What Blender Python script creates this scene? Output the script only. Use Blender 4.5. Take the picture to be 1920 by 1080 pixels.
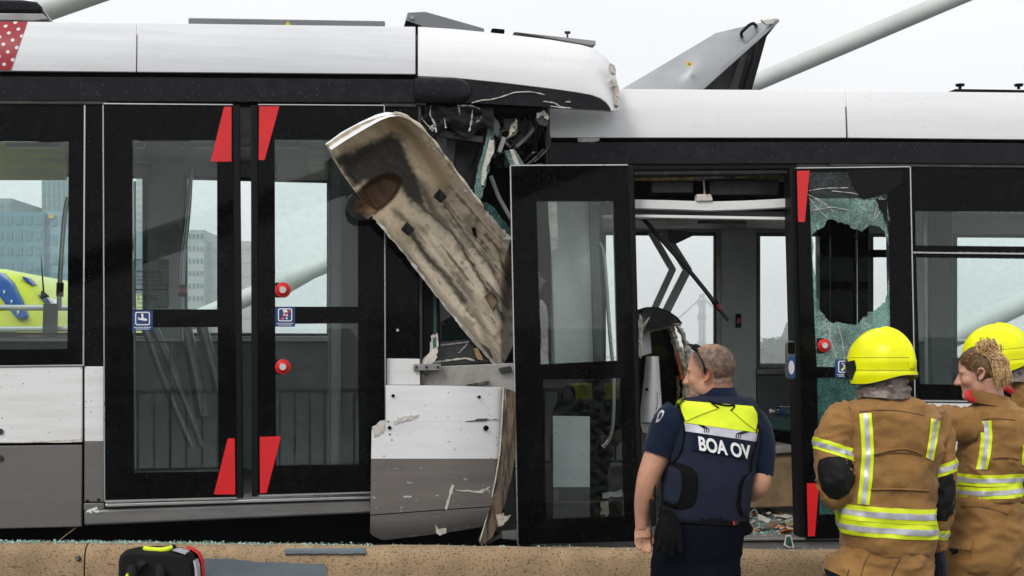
import bpy, bmesh, math, random
import numpy as np
from mathutils import Vector, Matrix, noise
from mathutils.bvhtree import BVHTree

for o in list(bpy.data.objects):
    bpy.data.objects.remove(o)
SC = bpy.context.scene
COL = SC.collection
random.seed(7)
rnd = random.Random(11)

# ------------------------------------------------------------------ camera
F, D, ZC, HY = 2310.0, 7.0, 1.65, 680.0          # focal length in photo pixels, metres to the trams, eye height, eye line
cam_d = bpy.data.cameras.new('camera')
cam = bpy.data.objects.new('camera', cam_d)
COL.objects.link(cam)
cam.location = (0, -D, ZC)
cam.rotation_euler = (math.pi / 2, 0, 0)
cam_d.sensor_width = 36.0
cam_d.lens = F / 1920 * 36
cam_d.shift_y = (HY - 540) / 1920
cam_d.clip_end = 6000
SC.camera = cam

# ------------------------------------------------------------------ sky, sun, exposure
SUN_EL, SUN_AZ = math.radians(44), math.radians(212)   # azimuth: from behind the camera, over its left shoulder
world = bpy.data.worlds.new('World')
SC.world = world
world.use_nodes = True
wn = world.node_tree.nodes
wl = world.node_tree.links
wn.clear()
w_out = wn.new('ShaderNodeOutputWorld')
w_bg = wn.new('ShaderNodeBackground')
w_sky = wn.new('ShaderNodeTexSky')
w_sky.sky_type = 'NISHITA'
w_sky.sun_disc = False
w_sky.sun_elevation = SUN_EL
w_sky.sun_rotation = SUN_AZ
w_mul = wn.new('ShaderNodeVectorMath'); w_mul.operation = 'SCALE'; w_mul.inputs['Scale'].default_value = 0.10
w_tc = wn.new('ShaderNodeTexCoord')
w_noise = wn.new('ShaderNodeTexNoise')
w_noise.inputs['Scale'].default_value = 2.2
w_noise.inputs['Detail'].default_value = 5
w_ramp = wn.new('ShaderNodeValToRGB')
w_ramp.color_ramp.elements[0].position = 0.3
w_ramp.color_ramp.elements[0].color = (0.95, 0.96, 0.985, 1)
w_ramp.color_ramp.elements[1].position = 0.75
w_ramp.color_ramp.elements[1].color = (1.03, 1.035, 1.045, 1)
w_mix = wn.new('ShaderNodeMix'); w_mix.data_type = 'RGBA'
w_mix.inputs['Factor'].default_value = 0.93
wl.new(w_sky.outputs['Color'], w_mul.inputs[0])
wl.new(w_tc.outputs['Generated'], w_noise.inputs['Vector'])
wl.new(w_noise.outputs['Fac'], w_ramp.inputs['Fac'])
wl.new(w_mul.outputs['Vector'], w_mix.inputs['A'])
wl.new(w_ramp.outputs['Color'], w_mix.inputs['B'])
wl.new(w_mix.outputs['Result'], w_bg.inputs['Color'])
w_bg.inputs['Strength'].default_value = 1.0
wl.new(w_bg.outputs['Background'], w_out.inputs['Surface'])

sun_d = bpy.data.lights.new('sun', 'SUN')
sun_d.energy = 1.5
sun_d.angle = math.radians(18)
sun_d.color = (1.0, 0.965, 0.91)
sun = bpy.data.objects.new('sun', sun_d)
COL.objects.link(sun)
_sd = Vector((math.sin(SUN_AZ) * math.cos(SUN_EL), math.cos(SUN_AZ) * math.cos(SUN_EL), math.sin(SUN_EL)))
sun.rotation_euler = _sd.to_track_quat('Z', 'Y').to_euler()
sun.location = (-6, -9, 14)

SC.view_settings.view_transform = 'Standard'
SC.view_settings.look = 'None'
SC.view_settings.gamma = 1.0
SC.view_settings.use_curve_mapping = False
SC.view_settings.exposure = 0.22
SC.cycles.use_denoising = True
SC.cycles.max_bounces = 10
SC.cycles.transparent_max_bounces = 24
SC.cycles.caustics_reflective = False
SC.cycles.caustics_refractive = False

# ------------------------------------------------------------------ placing: a photo pixel and a depth give a point
CAM = Vector((0, -D, ZC))
def ray(px, py):
    return Vector(((px - 960) / F, 1.0, (HY - py) / F))
def P(px, py, y):
    return CAM + ray(px, py) * (y + D)
class Plane:
    def __init__(s, point, tan):
        a = math.atan(tan)
        s.o = Vector(point); s.n = Vector((-math.sin(a), math.cos(a), 0)); s.e = Vector((math.cos(a), math.sin(a), 0))
    def at(s, px, py, t=0.0):
        r = ray(px, py)
        lam = (t - s.n.dot(CAM - s.o)) / s.n.dot(r)
        return CAM + r * lam
    def quad(s, pts, t=0.0):
        return [s.at(x, y, t) for x, y in pts]
LT = Plane((0, 0, 0), 0.166)
RT = Plane((0.62, 0.34, 0), 0.06)

# ------------------------------------------------------------------ materials
MATS = {}
def nodes_of(m):
    m.use_nodes = True
    return m.node_tree.nodes, m.node_tree.links
def c4(c):
    return (c[0], c[1], c[2], 1.0)
def mat(name, col, rough=0.5, metal=0.0, spec=0.5, col2=None, vscale=6.0, stretch=(1, 1, 1), lo=0.4, hi=0.7, detail=5,
        bump=0.0, bscale=60.0, bstretch=(1, 1, 1), specks=None, rvar=0.0, coat=0.0, sss=0.0, streaks=None, attr=None, sheen=0.0):
    m = bpy.data.materials.new(name)
    N, L = nodes_of(m)
    b = N['Principled BSDF']
    b.inputs['Base Color'].default_value = c4(col)
    b.inputs['Roughness'].default_value = rough
    b.inputs['Metallic'].default_value = metal
    b.inputs['Specular IOR Level'].default_value = spec
    b.inputs['Coat Weight'].default_value = coat
    b.inputs['Coat Roughness'].default_value = 0.06
    if sheen: b.inputs['Sheen Weight'].default_value = sheen
    if sss:
        b.inputs['Subsurface Weight'].default_value = sss
        b.inputs['Subsurface Radius'].default_value = (0.012, 0.005, 0.003)
        b.inputs['Subsurface Scale'].default_value = 1.0
    tc = N.new('ShaderNodeTexCoord')
    def coords(st):
        mp = N.new('ShaderNodeMapping'); mp.inputs['Scale'].default_value = st
        L.new(tc.outputs['Object'], mp.inputs['Vector'])
        return mp.outputs['Vector']
    def noise_fac(scale, st, lo_, hi_, det=5):
        n = N.new('ShaderNodeTexNoise'); n.inputs['Scale'].default_value = scale; n.inputs['Detail'].default_value = det
        n.inputs['Roughness'].default_value = 0.62
        L.new(coords(st), n.inputs['Vector'])
        r = N.new('ShaderNodeMapRange'); r.inputs['From Min'].default_value = lo_; r.inputs['From Max'].default_value = hi_
        L.new(n.outputs['Fac'], r.inputs['Value'])
        return r.outputs['Result'], n.outputs['Fac']
    cur = None
    if attr:
        a = N.new('ShaderNodeVertexColor'); a.layer_name = attr
        cur = a.outputs['Color']
    def mixin(fac, c):
        nonlocal cur
        mx = N.new('ShaderNodeMix'); mx.data_type = 'RGBA'
        L.new(fac, mx.inputs['Factor'])
        if cur is None: mx.inputs['A'].default_value = c4(col)
        else: L.new(cur, mx.inputs['A'])
        mx.inputs['B'].default_value = c4(c)
        cur = mx.outputs['Result']
    if col2 is not None:
        f, _ = noise_fac(vscale, stretch, lo, hi, detail)
        mixin(f, col2)
    if streaks is not None:                 # (colour, scale, stretch, lo, hi)
        f, _ = noise_fac(streaks[1], streaks[2], streaks[3], streaks[4], 6)
        mixin(f, streaks[0])
    if specks is not None:                  # (colour, scale, size, strength, stretch)
        v = N.new('ShaderNodeTexVoronoi'); v.inputs['Scale'].default_value = specks[1]
        L.new(coords(specks[4] if len(specks) > 4 else (1, 1, 1)), v.inputs['Vector'])
        r = N.new('ShaderNodeMapRange'); r.inputs['From Min'].default_value = specks[2]; r.inputs['From Max'].default_value = specks[2] * 0.4
        L.new(v.outputs['Distance'], r.inputs['Value'])
        sp = N.new('ShaderNodeSeparateColor'); L.new(v.outputs['Color'], sp.inputs['Color'])
        pw = N.new('ShaderNodeMath'); pw.operation = 'POWER'; pw.inputs[1].default_value = 3.0
        L.new(sp.outputs['Red'], pw.inputs[0])
        mu = N.new('ShaderNodeMath'); mu.operation = 'MULTIPLY'
        L.new(r.outputs['Result'], mu.inputs[0]); L.new(pw.outputs['Value'], mu.inputs[1])
        m2 = N.new('ShaderNodeMath'); m2.operation = 'MULTIPLY'; m2.inputs[1].default_value = specks[3]
        L.new(mu.outputs['Value'], m2.inputs[0])
        mixin(m2.outputs['Value'], specks[0])
    if cur is not None:
        L.new(cur, b.inputs['Base Color'])
    if rvar:
        f, _ = noise_fac(7.0, (1, 1, 1), 0.3, 0.7)
        r = N.new('ShaderNodeMapRange'); r.inputs['To Min'].default_value = max(0, rough - rvar); r.inputs['To Max'].default_value = min(1, rough + rvar)
        L.new(f, r.inputs['Value']); L.new(r.outputs['Result'], b.inputs['Roughness'])
    if bump:
        _, f = noise_fac(bscale, bstretch, 0, 1, 4)
        bp = N.new('ShaderNodeBump'); bp.inputs['Strength'].default_value = bump; bp.inputs['Distance'].default_value = 0.01
        L.new(f, bp.inputs['Height']); L.new(bp.outputs['Normal'], b.inputs['Normal'])
    MATS[name] = m
    return m
def glass_mat(name, tint, ior=1.4, rough=0.0, dirt=0.0, dirtcol=(0.5, 0.55, 0.53)):
    m = bpy.data.materials.new(name)
    N, L = nodes_of(m)
    N.remove(N['Principled BSDF'])
    out = N['Material Output']
    tr = N.new('ShaderNodeBsdfTransparent'); tr.inputs['Color'].default_value = c4(tint)
    gl = N.new('ShaderNodeBsdfGlossy'); gl.inputs['Roughness'].default_value = rough
    fr = N.new('ShaderNodeFresnel'); fr.inputs['IOR'].default_value = ior
    mx = N.new('ShaderNodeMixShader')
    L.new(fr.outputs['Fac'], mx.inputs['Fac']); L.new(tr.outputs['BSDF'], mx.inputs[1]); L.new(gl.outputs['BSDF'], mx.inputs[2])
    last = mx
    if dirt:
        df = N.new('ShaderNodeBsdfDiffuse'); df.inputs['Color'].default_value = c4(dirtcol)
        tc = N.new('ShaderNodeTexCoord')
        n = N.new('ShaderNodeTexNoise'); n.inputs['Scale'].default_value = 26; n.inputs['Detail'].default_value = 10
        L.new(tc.outputs['Object'], n.inputs['Vector'])
        r = N.new('ShaderNodeMapRange'); r.inputs['From Min'].default_value = 0.4; r.inputs['From Max'].default_value = 0.8
        r.inputs['To Max'].default_value = dirt
        L.new(n.outputs['Fac'], r.inputs['Value'])
        m2 = N.new('ShaderNodeMixShader')
        L.new(r.outputs['Result'], m2.inputs['Fac']); L.new(mx.outputs['Shader'], m2.inputs[1]); L.new(df.outputs['BSDF'], m2.inputs[2])
        last = m2
    L.new(last.outputs['Shader'], out.inputs['Surface'])
    MATS[name] = m
    return m
def crackle_mat(name, tint, white, amount, scale=130):
    """tempered glass crazed into small cells: bright cell edges, uneven cells, still partly see-through"""
    m = bpy.data.materials.new(name)
    N, L = nodes_of(m)
    N.remove(N['Principled BSDF'])
    out = N['Material Output']
    tc = N.new('ShaderNodeTexCoord')
    v = N.new('ShaderNodeTexVoronoi'); v.feature = 'DISTANCE_TO_EDGE'; v.inputs['Scale'].default_value = scale
    v2 = N.new('ShaderNodeTexVoronoi'); v2.inputs['Scale'].default_value = scale
    L.new(tc.outputs['Object'], v.inputs['Vector']); L.new(tc.outputs['Object'], v2.inputs['Vector'])
    e = N.new('ShaderNodeMapRange'); e.inputs['From Min'].default_value = 0.09; e.inputs['From Max'].default_value = 0.02
    L.new(v.outputs['Distance'], e.inputs['Value'])
    n = N.new('ShaderNodeTexNoise'); n.inputs['Scale'].default_value = 7; n.inputs['Detail'].default_value = 8
    n.inputs['Roughness'].default_value = 0.7
    L.new(tc.outputs['Object'], n.inputs['Vector'])
    r = N.new('ShaderNodeMapRange'); r.inputs['From Min'].default_value = 0.35; r.inputs['From Max'].default_value = 0.75
    L.new(n.outputs['Fac'], r.inputs['Value'])
    sp = N.new('ShaderNodeSeparateColor'); L.new(v2.outputs['Color'], sp.inputs['Color'])
    pw = N.new('ShaderNodeMath'); pw.operation = 'POWER'; pw.inputs[1].default_value = 2.5
    L.new(sp.outputs['Red'], pw.inputs[0])
    ad = N.new('ShaderNodeMath'); ad.operation = 'MULTIPLY_ADD'; ad.inputs[1].default_value = 0.7
    L.new(pw.outputs['Value'], ad.inputs[0]); L.new(e.outputs['Result'], ad.inputs[2])
    mu = N.new('ShaderNodeMath'); mu.operation = 'MULTIPLY'
    L.new(ad.outputs['Value'], mu.inputs[0]); L.new(r.outputs['Result'], mu.inputs[1])
    mm = N.new('ShaderNodeMath'); mm.operation = 'MULTIPLY_ADD'; mm.inputs[1].default_value = amount; mm.inputs[2].default_value = amount * 0.18
    mm.use_clamp = True
    L.new(mu.outputs['Value'], mm.inputs[0])
    tr = N.new('ShaderNodeBsdfTransparent'); tr.inputs['Color'].default_value = c4(tint)
    df = N.new('ShaderNodeBsdfPrincipled'); df.inputs['Base Color'].default_value = c4(white); df.inputs['Roughness'].default_value = 0.25
    mx = N.new('ShaderNodeMixShader')
    L.new(mm.outputs['Value'], mx.inputs['Fac']); L.new(tr.outputs['BSDF'], mx.inputs[1]); L.new(df.outputs['BSDF'], mx.inputs[2])
    L.new(mx.outputs['Shader'], out.inputs['Surface'])
    MATS[name] = m
    return m

# tram materials
mat('white_paint', (0.72, 0.73, 0.75), 0.32, spec=0.5, col2=(0.58, 0.59, 0.605), vscale=2.5, stretch=(0.5, 0.5, 7), lo=0.30, hi=0.75,
    streaks=((0.45, 0.43, 0.40), 5.0, (1.0, 1, 14), 0.69, 0.80), rvar=0.06)
mat('white_paler', (0.82, 0.825, 0.835), 0.30, col2=(0.74, 0.745, 0.755), vscale=2.5, stretch=(0.5, 0.5, 7), lo=0.30, hi=0.75, specks=((0.3, 0.28, 0.26), 20, 0.12, 0.6), rvar=0.06)  # paler white for the dome, the right roof panels and the shell rim
mat('dirty_white', (0.79, 0.79, 0.79), 0.36, col2=(0.66, 0.645, 0.62), vscale=3.0, stretch=(0.6, 0.6, 7), lo=0.4, hi=0.8,
    streaks=((0.16, 0.14, 0.12), 9.0, (1.5, 1.5, 8), 0.70, 0.76), specks=((0.1, 0.08, 0.06), 38, 0.2, 0.9))
mat('grey_paint', (0.150, 0.140, 0.132), 0.38, col2=(0.135, 0.122, 0.112), vscale=3.0, stretch=(0.6, 0.6, 6), lo=0.35, hi=0.75,
    streaks=((0.06, 0.05, 0.045), 10.0, (1.2, 1.2, 12), 0.69, 0.75), specks=((0.05, 0.045, 0.04), 30, 0.2, 0.8))
mat('grey_scuffed', (0.19, 0.17, 0.155), 0.38, col2=(0.14, 0.125, 0.115), vscale=3.0, stretch=(0.6, 0.6, 6), lo=0.35, hi=0.75,
    streaks=((0.62, 0.60, 0.57), 11.0, (1.6, 1.6, 4.0), 0.64, 0.70), specks=((0.05, 0.045, 0.04), 30, 0.2, 0.8))
mat('white_scuffed', (0.84, 0.845, 0.855), 0.34, col2=(0.70, 0.70, 0.70), vscale=3.0, stretch=(0.6, 0.6, 3), lo=0.4, hi=0.8,
    streaks=((0.30, 0.28, 0.26), 12.0, (1.3, 1.3, 5), 0.68, 0.74), specks=((0.08, 0.07, 0.06), 26, 0.2, 0.9))
mat('black_gloss', (0.0016, 0.0016, 0.0020), 0.045, spec=0.09, rvar=0.02,
    specks=((0.13, 0.13, 0.135), 66, 0.28, 0.22, (1, 1, 0.62)), col2=(0.0045, 0.0045, 0.0048), vscale=12, lo=0.5, hi=0.72)
mat('black_band', (0.008, 0.008, 0.011), 0.16, spec=0.16, rvar=0.06,
    specks=((0.17, 0.17, 0.18), 64, 0.28, 0.34, (1, 1, 0.62)), col2=(0.016, 0.016, 0.019), vscale=12, lo=0.48, hi=0.72)
mat('black_matt', (0.0025, 0.0025, 0.003), 0.8, spec=0.06)
mat('black_rubber', (0.006, 0.006, 0.007), 0.5, spec=0.14)
mat('dark_metal', (0.035, 0.035, 0.037), 0.45, metal=0.5, col2=(0.09, 0.085, 0.08), vscale=9, lo=0.5, hi=0.75)
mat('aluminium', (0.62, 0.61, 0.59), 0.32, metal=0.9, rvar=0.1)
mat('dull_aluminium', (0.34, 0.335, 0.325), 0.42, metal=0.55, col2=(0.22, 0.21, 0.2), vscale=6, lo=0.4, hi=0.75)
mat('bare_plate', (0.36, 0.345, 0.32), 0.45, metal=0.25, col2=(0.2, 0.18, 0.155), vscale=6, lo=0.42, hi=0.72, streaks=((0.6, 0.58, 0.54), 9, (1, 1, 5), 0.66, 0.74))
mat('sill_grey', (0.22, 0.215, 0.21), 0.4, metal=0.3, col2=(0.15, 0.145, 0.14), vscale=5, stretch=(0.5, 0.5, 5))
mat('red_decal', (0.72, 0.012, 0.016), 0.35, col2=(0.62, 0.012, 0.016), vscale=8)
mat('red_plastic', (0.62, 0.010, 0.012), 0.3)
mat('grey_plastic', (0.55, 0.56, 0.56), 0.4)
mat('blue_sticker', (0.012, 0.045, 0.16), 0.4)
mat('white_print', (0.80, 0.80, 0.80), 0.5)
mat('black_print', (0.012, 0.012, 0.012), 0.5)
mat('roof_grey', (0.20, 0.21, 0.22), 0.5, metal=0.2, col2=(0.16, 0.165, 0.17), vscale=5)
mat('hood_grey', (0.37, 0.385, 0.40), 0.5, metal=0.15, col2=(0.29, 0.305, 0.32), vscale=4, lo=0.35, hi=0.7, rvar=0.1)
mat('hood_inside', (0.030, 0.030, 0.031), 0.6, col2=(0.06, 0.058, 0.055), vscale=8)
mat('warning_yellow', (0.85, 0.55, 0.01), 0.4)
mat('interior_grey', (0.62, 0.64, 0.63), 0.55, col2=(0.54, 0.56, 0.55), vscale=4, specks=((0.3, 0.3, 0.3), 60, 0.25, 0.3))
mat('interior_mid', (0.28, 0.295, 0.29), 0.55, col2=(0.22, 0.235, 0.23), vscale=4)
mat('interior_dark', (0.12, 0.135, 0.132), 0.5, col2=(0.09, 0.10, 0.10), vscale=4)
mat('interior_ceiling', (0.66, 0.67, 0.66), 0.5)
mat('floor_dark', (0.12, 0.125, 0.12), 0.6, col2=(0.17, 0.17, 0.165), vscale=14, lo=0.5, hi=0.7)
mat('seat_teal', (0.012, 0.055, 0.05), 0.6)
mat('pole_steel', (0.42, 0.43, 0.43), 0.3, metal=0.8)
mat('pole_black', (0.022, 0.026, 0.024), 0.3, spec=0.4)
mat('light_diffuser', (0.82, 0.84, 0.82), 0.4)
mat('ad_yellow', (0.62, 0.58, 0.08), 0.4, col2=(0.15, 0.32, 0.30), vscale=3, stretch=(1, 1, 8), lo=0.45, hi=0.6)
mat('maroon_print', (0.22, 0.03, 0.045), 0.4)
mat('torn_white', (0.66, 0.63, 0.58), 0.75, col2=(0.40, 0.35, 0.29), vscale=30, lo=0.45, hi=0.7, bump=0.6, bscale=120)
mat('torn_foam', (0.52, 0.46, 0.38), 0.9, col2=(0.14, 0.09, 0.05), vscale=22, lo=0.45, hi=0.68, bump=0.8, bscale=80)
mat('rust_orange', (0.75, 0.16, 0.015), 0.5, col2=(0.25, 0.12, 0.02), vscale=10)
mat('brass_edge', (0.55, 0.42, 0.14), 0.35, metal=0.5, col2=(0.03, 0.025, 0.02), vscale=7, lo=0.4, hi=0.6)
mat('panel_edge', (0.17, 0.12, 0.075), 0.75, col2=(0.035, 0.028, 0.022), vscale=16, stretch=(3, 3, 0.35), lo=0.42, hi=0.58, bump=0.6, bscale=60, bstretch=(3, 3, 0.4),
    streaks=((0.5, 0.42, 0.32), 14, (3, 3, 0.5), 0.62, 0.7))
mat('charcoal_plastic', (0.02, 0.022, 0.022), 0.35, col2=(0.05, 0.05, 0.048), vscale=18, lo=0.5, hi=0.7)
mat('carton_brown', (0.33, 0.23, 0.125), 0.8, col2=(0.12, 0.075, 0.035), vscale=4.5, lo=0.42, hi=0.72, specks=((0.06, 0.04, 0.02), 50, 0.22, 0.7))
glass_mat('tram_glass', (0.93, 0.985, 0.972), 1.47, dirt=0.035)
glass_mat('far_glass', (0.98, 0.997, 0.993), 1.25, dirt=0.015)
glass_mat('bottle_glass', (0.93, 0.96, 0.97), 1.5)
crackle_mat('crazed_glass', (0.30, 0.52, 0.47), (0.55, 0.78, 0.72), 0.75, 120)
crackle_mat('crazed_glass_dense', (0.20, 0.36, 0.33), (0.12, 0.30, 0.26), 0.75, 120)
crackle_mat('crazed_frit', (0.02, 0.03, 0.03), (0.030, 0.042, 0.042), 1.6, 95)
mat('glass_crumbs', (0.42, 0.66, 0.60), 0.15, spec=0.6, col2=(0.20, 0.42, 0.38), vscale=30)

# ------------------------------------------------------------------ mesh building
class MB:
    def __init__(s):
        s.v = []; s.f = []; s.c = None; s.mi = []
    def add(s, vs, fs, m=0):
        o = len(s.v)
        s.v += [tuple(v) for v in vs]
        s.f += [tuple(i + o for i in f) for f in fs]
        s.mi += [m] * len(fs)
        return s
    def prism(s, pts, ext, m=0):
        n = len(pts); e = Vector(ext)
        vs = [Vector(p) for p in pts] + [Vector(p) + e for p in pts]
        fs = [tuple(range(n)), tuple(range(2 * n - 1, n - 1, -1))]
        fs += [(i, (i + 1) % n, n + (i + 1) % n, n + i) for i in range(n)]
        return s.add(vs, fs, m)
    def frame(s, outer, inner, ext, m=0):
        n = len(outer); e = Vector(ext)
        vs = [Vector(p) for p in outer] + [Vector(p) for p in inner] + [Vector(p) + e for p in outer] + [Vector(p) + e for p in inner]
        fs = []
        for i in range(n):
            j = (i + 1) % n
            fs += [(i, j, n + j, n + i), (2 * n + i, 3 * n + i, 3 * n + j, 2 * n + j), (i, 2 * n + i, 2 * n + j, j), (n + i, n + j, 3 * n + j, 3 * n + i)]
        return s.add(vs, fs, m)
    def box(s, a, b, m=0):
        x0, y0, z0 = a; x1, y1, z1 = b
        return s.prism([(x0, y0, z0), (x1, y0, z0), (x1, y0, z1), (x0, y0, z1)], (0, y1 - y0, 0), m)
    def obox(s, c, ax, ay, az, m=0):
        c = Vector(c); ax, ay, az = Vector(ax), Vector(ay), Vector(az)
        return s.prism([c - ax - az - ay, c + ax - az - ay, c + ax + az - ay, c - ax + az - ay], ay * 2, m)
    def loft(s, rings, cap=True, m=0):
        k = len(rings[0]); vs = [p for r in rings for p in r]; fs = []
        for a in range(len(rings) - 1):
            for i in range(k):
                j = (i + 1) % k
                fs.append((a * k + i, a * k + j, (a + 1) * k + j, (a + 1) * k + i))
        if cap:
            fs.append(tuple(range(k - 1, -1, -1))); o = (len(rings) - 1) * k
            fs.append(tuple(range(o, o + k)))
        return s.add(vs, fs, m)
    def tube(s, path, rad, seg=10, cap=True, m=0, ry=None, up=None):
        path = [Vector(p) for p in path]
        rad = rad if isinstance(rad, (list, tuple)) else [rad] * len(path)
        rings = []; u = None
        for i, p in enumerate(path):
            d = (path[min(i + 1, len(path) - 1)] - path[max(i - 1, 0)]).normalized()
            if u is None:
                r = Vector(up) if up is not None else (Vector((0, 0, 1)) if abs(d.z) < 0.9 else Vector((0, 1, 0)))
                u = (r - d * r.dot(d)).normalized()
            else:
                u = (u - d * u.dot(d)).normalized()
            w = d.cross(u)
            q = rad[i] if ry is None else ry[i]
            rings.append([p + u * math.cos(2 * math.pi * k / seg) * rad[i] + w * math.sin(2 * math.pi * k / seg) * q for k in range(seg)])
        return s.loft(rings, cap, m)
    def ell(s, c, r, M=None, nu=16, nv=10, m=0):
        c = Vector(c); vs = []; fs = []
        r = (r, r, r) if not isinstance(r, (list, tuple)) else r
        for i in range(1, nv):
            th = math.pi * i / nv
            for k in range(nu):
                ph = 2 * math.pi * k / nu
                q = Vector((r[0] * math.sin(th) * math.cos(ph), r[1] * math.sin(th) * math.sin(ph), r[2] * math.cos(th)))
                vs.append(c + (M @ q if M is not None else q))
        top = Vector((0, 0, r[2])); bt = Vector((0, 0, -r[2]))
        vs += [c + (M @ top if M is not None else top), c + (M @ bt if M is not None else bt)]
        a = len(vs) - 2; b = a + 1
        for i in range(nv - 2):
            for k in range(nu):
                j = (k + 1) % nu
                fs.append((i * nu + k, (i + 1) * nu + k, (i + 1) * nu + j, i * nu + j))
        for k in range(nu):
            j = (k + 1) % nu
            fs += [(a, k, j), (b, (nv - 2) * nu + j, (nv - 2) * nu + k)]
        return s.add(vs, fs, m)
    def disc(s, c, n, r, th, seg=20, r2=None, m=0):
        n = Vector(n).normalized()
        s.tube([Vector(c), Vector(c) + n * th], [r, r if r2 is None else r2], seg, m=m)
        return s
    def shell(s, front, back, m=0):
        """closed sheet from two grids [col][row] of points"""
        nu, nv = len(front), len(front[0])
        vs = [p for c in front for p in c] + [p for c in back for p in c]
        o = nu * nv; fs = []
        I = lambda i, j: i * nv + j
        for i in range(nu - 1):
            for j in range(nv - 1):
                fs.append((I(i, j), I(i + 1, j), I(i + 1, j + 1), I(i, j + 1)))
                fs.append((o + I(i, j), o + I(i, j + 1), o + I(i + 1, j + 1), o + I(i + 1, j)))
        for i in range(nu - 1):
            fs += [(I(i, 0), o + I(i, 0), o + I(i + 1, 0), I(i + 1, 0)), (I(i, nv - 1), I(i + 1, nv - 1), o + I(i + 1, nv - 1), o + I(i, nv - 1))]
        for j in range(nv - 1):
            fs += [(I(0, j), I(0, j + 1), o + I(0, j + 1), o + I(0, j)), (I(nu - 1, j), o + I(nu - 1, j), o + I(nu - 1, j + 1), I(nu - 1, j + 1))]
        return s.add(vs, fs, m)
    def mesh(s, name, smooth=35):
        me = bpy.data.meshes.new(name)
        me.from_pydata(s.v, [], s.f)
        bm = bmesh.new(); bm.from_mesh(me)
        bmesh.ops.recalc_face_normals(bm, faces=bm.faces)
        bm.to_mesh(me); bm.free()
        if smooth:
            me.polygons.foreach_set('use_smooth', [True] * len(me.polygons))
            me.set_sharp_from_angle(angle=math.radians(smooth))
        return me
    def build(s, name, material, parent=None, smooth=35, bevel=0.0, seg=2):
        me = s.mesh(name, smooth)
        o = obj(name, me, material, parent)
        if any(s.mi) and isinstance(material, (list, tuple)):
            me.polygons.foreach_set('material_index', s.mi)
        if bevel:
            b = o.modifiers.new('bevel', 'BEVEL'); b.width = bevel; b.segments = seg; b.limit_method = 'ANGLE'; b.angle_limit = math.radians(40)
        return o
def obj(name, me, material, parent=None):
    o = bpy.data.objects.new(name, me)
    COL.objects.link(o)
    for mm in (material if isinstance(material, (list, tuple)) else [material]):
        me.materials.append(MATS[mm] if isinstance(mm, str) else mm)
    if parent is not None:
        o.parent = parent
        w = Matrix.LocRotScale(parent.location, parent.rotation_euler, parent.scale) if parent.type == 'EMPTY' else Matrix.Identity(4)
        o.matrix_parent_inverse = w.inverted()
    return o
def tag(o, label=None, cat=None, group=None, kind=None):
    if label: o['label'] = label
    if cat: o['category'] = cat
    if group: o['group'] = group
    if kind: o['kind'] = kind
    return o
def thing(name, label, cat, loc=(0, 0, 0), group=None):
    o = bpy.data.objects.new(name, None)
    COL.objects.link(o)
    o.location = loc; o.empty_display_size = 0.2
    return tag(o, label, cat, group)
def lerp(a, b, t): return a + (b - a) * t
def poly_at(pl, n):
    """n points spread evenly along a pixel polyline"""
    L = [0]
    for a, b in zip(pl[:-1], pl[1:]): L.append(L[-1] + math.hypot(b[0] - a[0], b[1] - a[1]))
    out = []
    for i in range(n):
        s = L[-1] * i / (n - 1); k = 0
        while k < len(L) - 2 and s > L[k + 1]: k += 1
        t = (s - L[k]) / max(1e-9, L[k + 1] - L[k])
        out.append((lerp(pl[k][0], pl[k + 1][0], t), lerp(pl[k][1], pl[k + 1][1], t)))
    return out
def spl(keys, n):
    """Catmull-Rom through rows of numbers"""
    K = np.array(keys, float); m = len(K); out = []
    for i in range(n):
        s = (m - 1) * i / (n - 1); k = min(int(s), m - 2); t = s - k
        p0, p1, p2, p3 = K[max(k - 1, 0)], K[k], K[k + 1], K[min(k + 2, m - 1)]
        out.append(0.5 * (2 * p1 + (p2 - p0) * t + (2 * p0 - 5 * p1 + 4 * p2 - p3) * t * t + (3 * p1 - p0 - 3 * p2 + p3) * t ** 3))
    return out
def slab(name, plane, pts, t0, t1, material, parent, bevel=0.0, smooth=35):
    return MB().prism(plane.quad(pts, t0), plane.n * (t1 - t0)).build(name, material, parent, smooth, bevel)
def cove(plane, top, bot, tf, thick, nu=24, nv=9):
    T = poly_at(top, nu); B = poly_at(bot, nu)
    fr, bk = [], []
    for i in range(nu):
        a, b = [], []
        for j in range(nv):
            v = j / (nv - 1)
            px, py = lerp(B[i][0], T[i][0], v), lerp(B[i][1], T[i][1], v)
            q = plane.at(px, py, tf(px, py, v))
            a.append(q); b.append(q + plane.n * thick)
        fr.append(a); bk.append(b)
    return MB().shell(fr, bk)
def jag(pts, amp, sub, seed):
    """roughen a pixel outline"""
    r = random.Random(seed); out = []
    for a, b in zip(pts, pts[1:] + pts[:1]):
        for k in range(sub):
            t = k / sub
            out.append((lerp(a[0], b[0], t) + (r.uniform(-amp, amp) if k else 0), lerp(a[1], b[1], t) + (r.uniform(-amp, amp) if k else 0)))
    return out
def text_mesh(body, size, offset=0.0, extrude=0.001, align='CENTER', spacing=1.0):
    cu = bpy.data.curves.new('text', 'FONT')
    cu.body = body; cu.size = size; cu.offset = offset; cu.extrude = extrude; cu.align_x = align; cu.align_y = 'CENTER'; cu.space_character = spacing
    to = bpy.data.objects.new('text', cu); COL.objects.link(to)
    dg = bpy.context.evaluated_depsgraph_get(); dg.update()
    me = bpy.data.meshes.new_from_object(to.evaluated_get(dg))
    bpy.data.objects.remove(to); bpy.data.curves.remove(cu)
    me.materials.clear()
    return me
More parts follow.
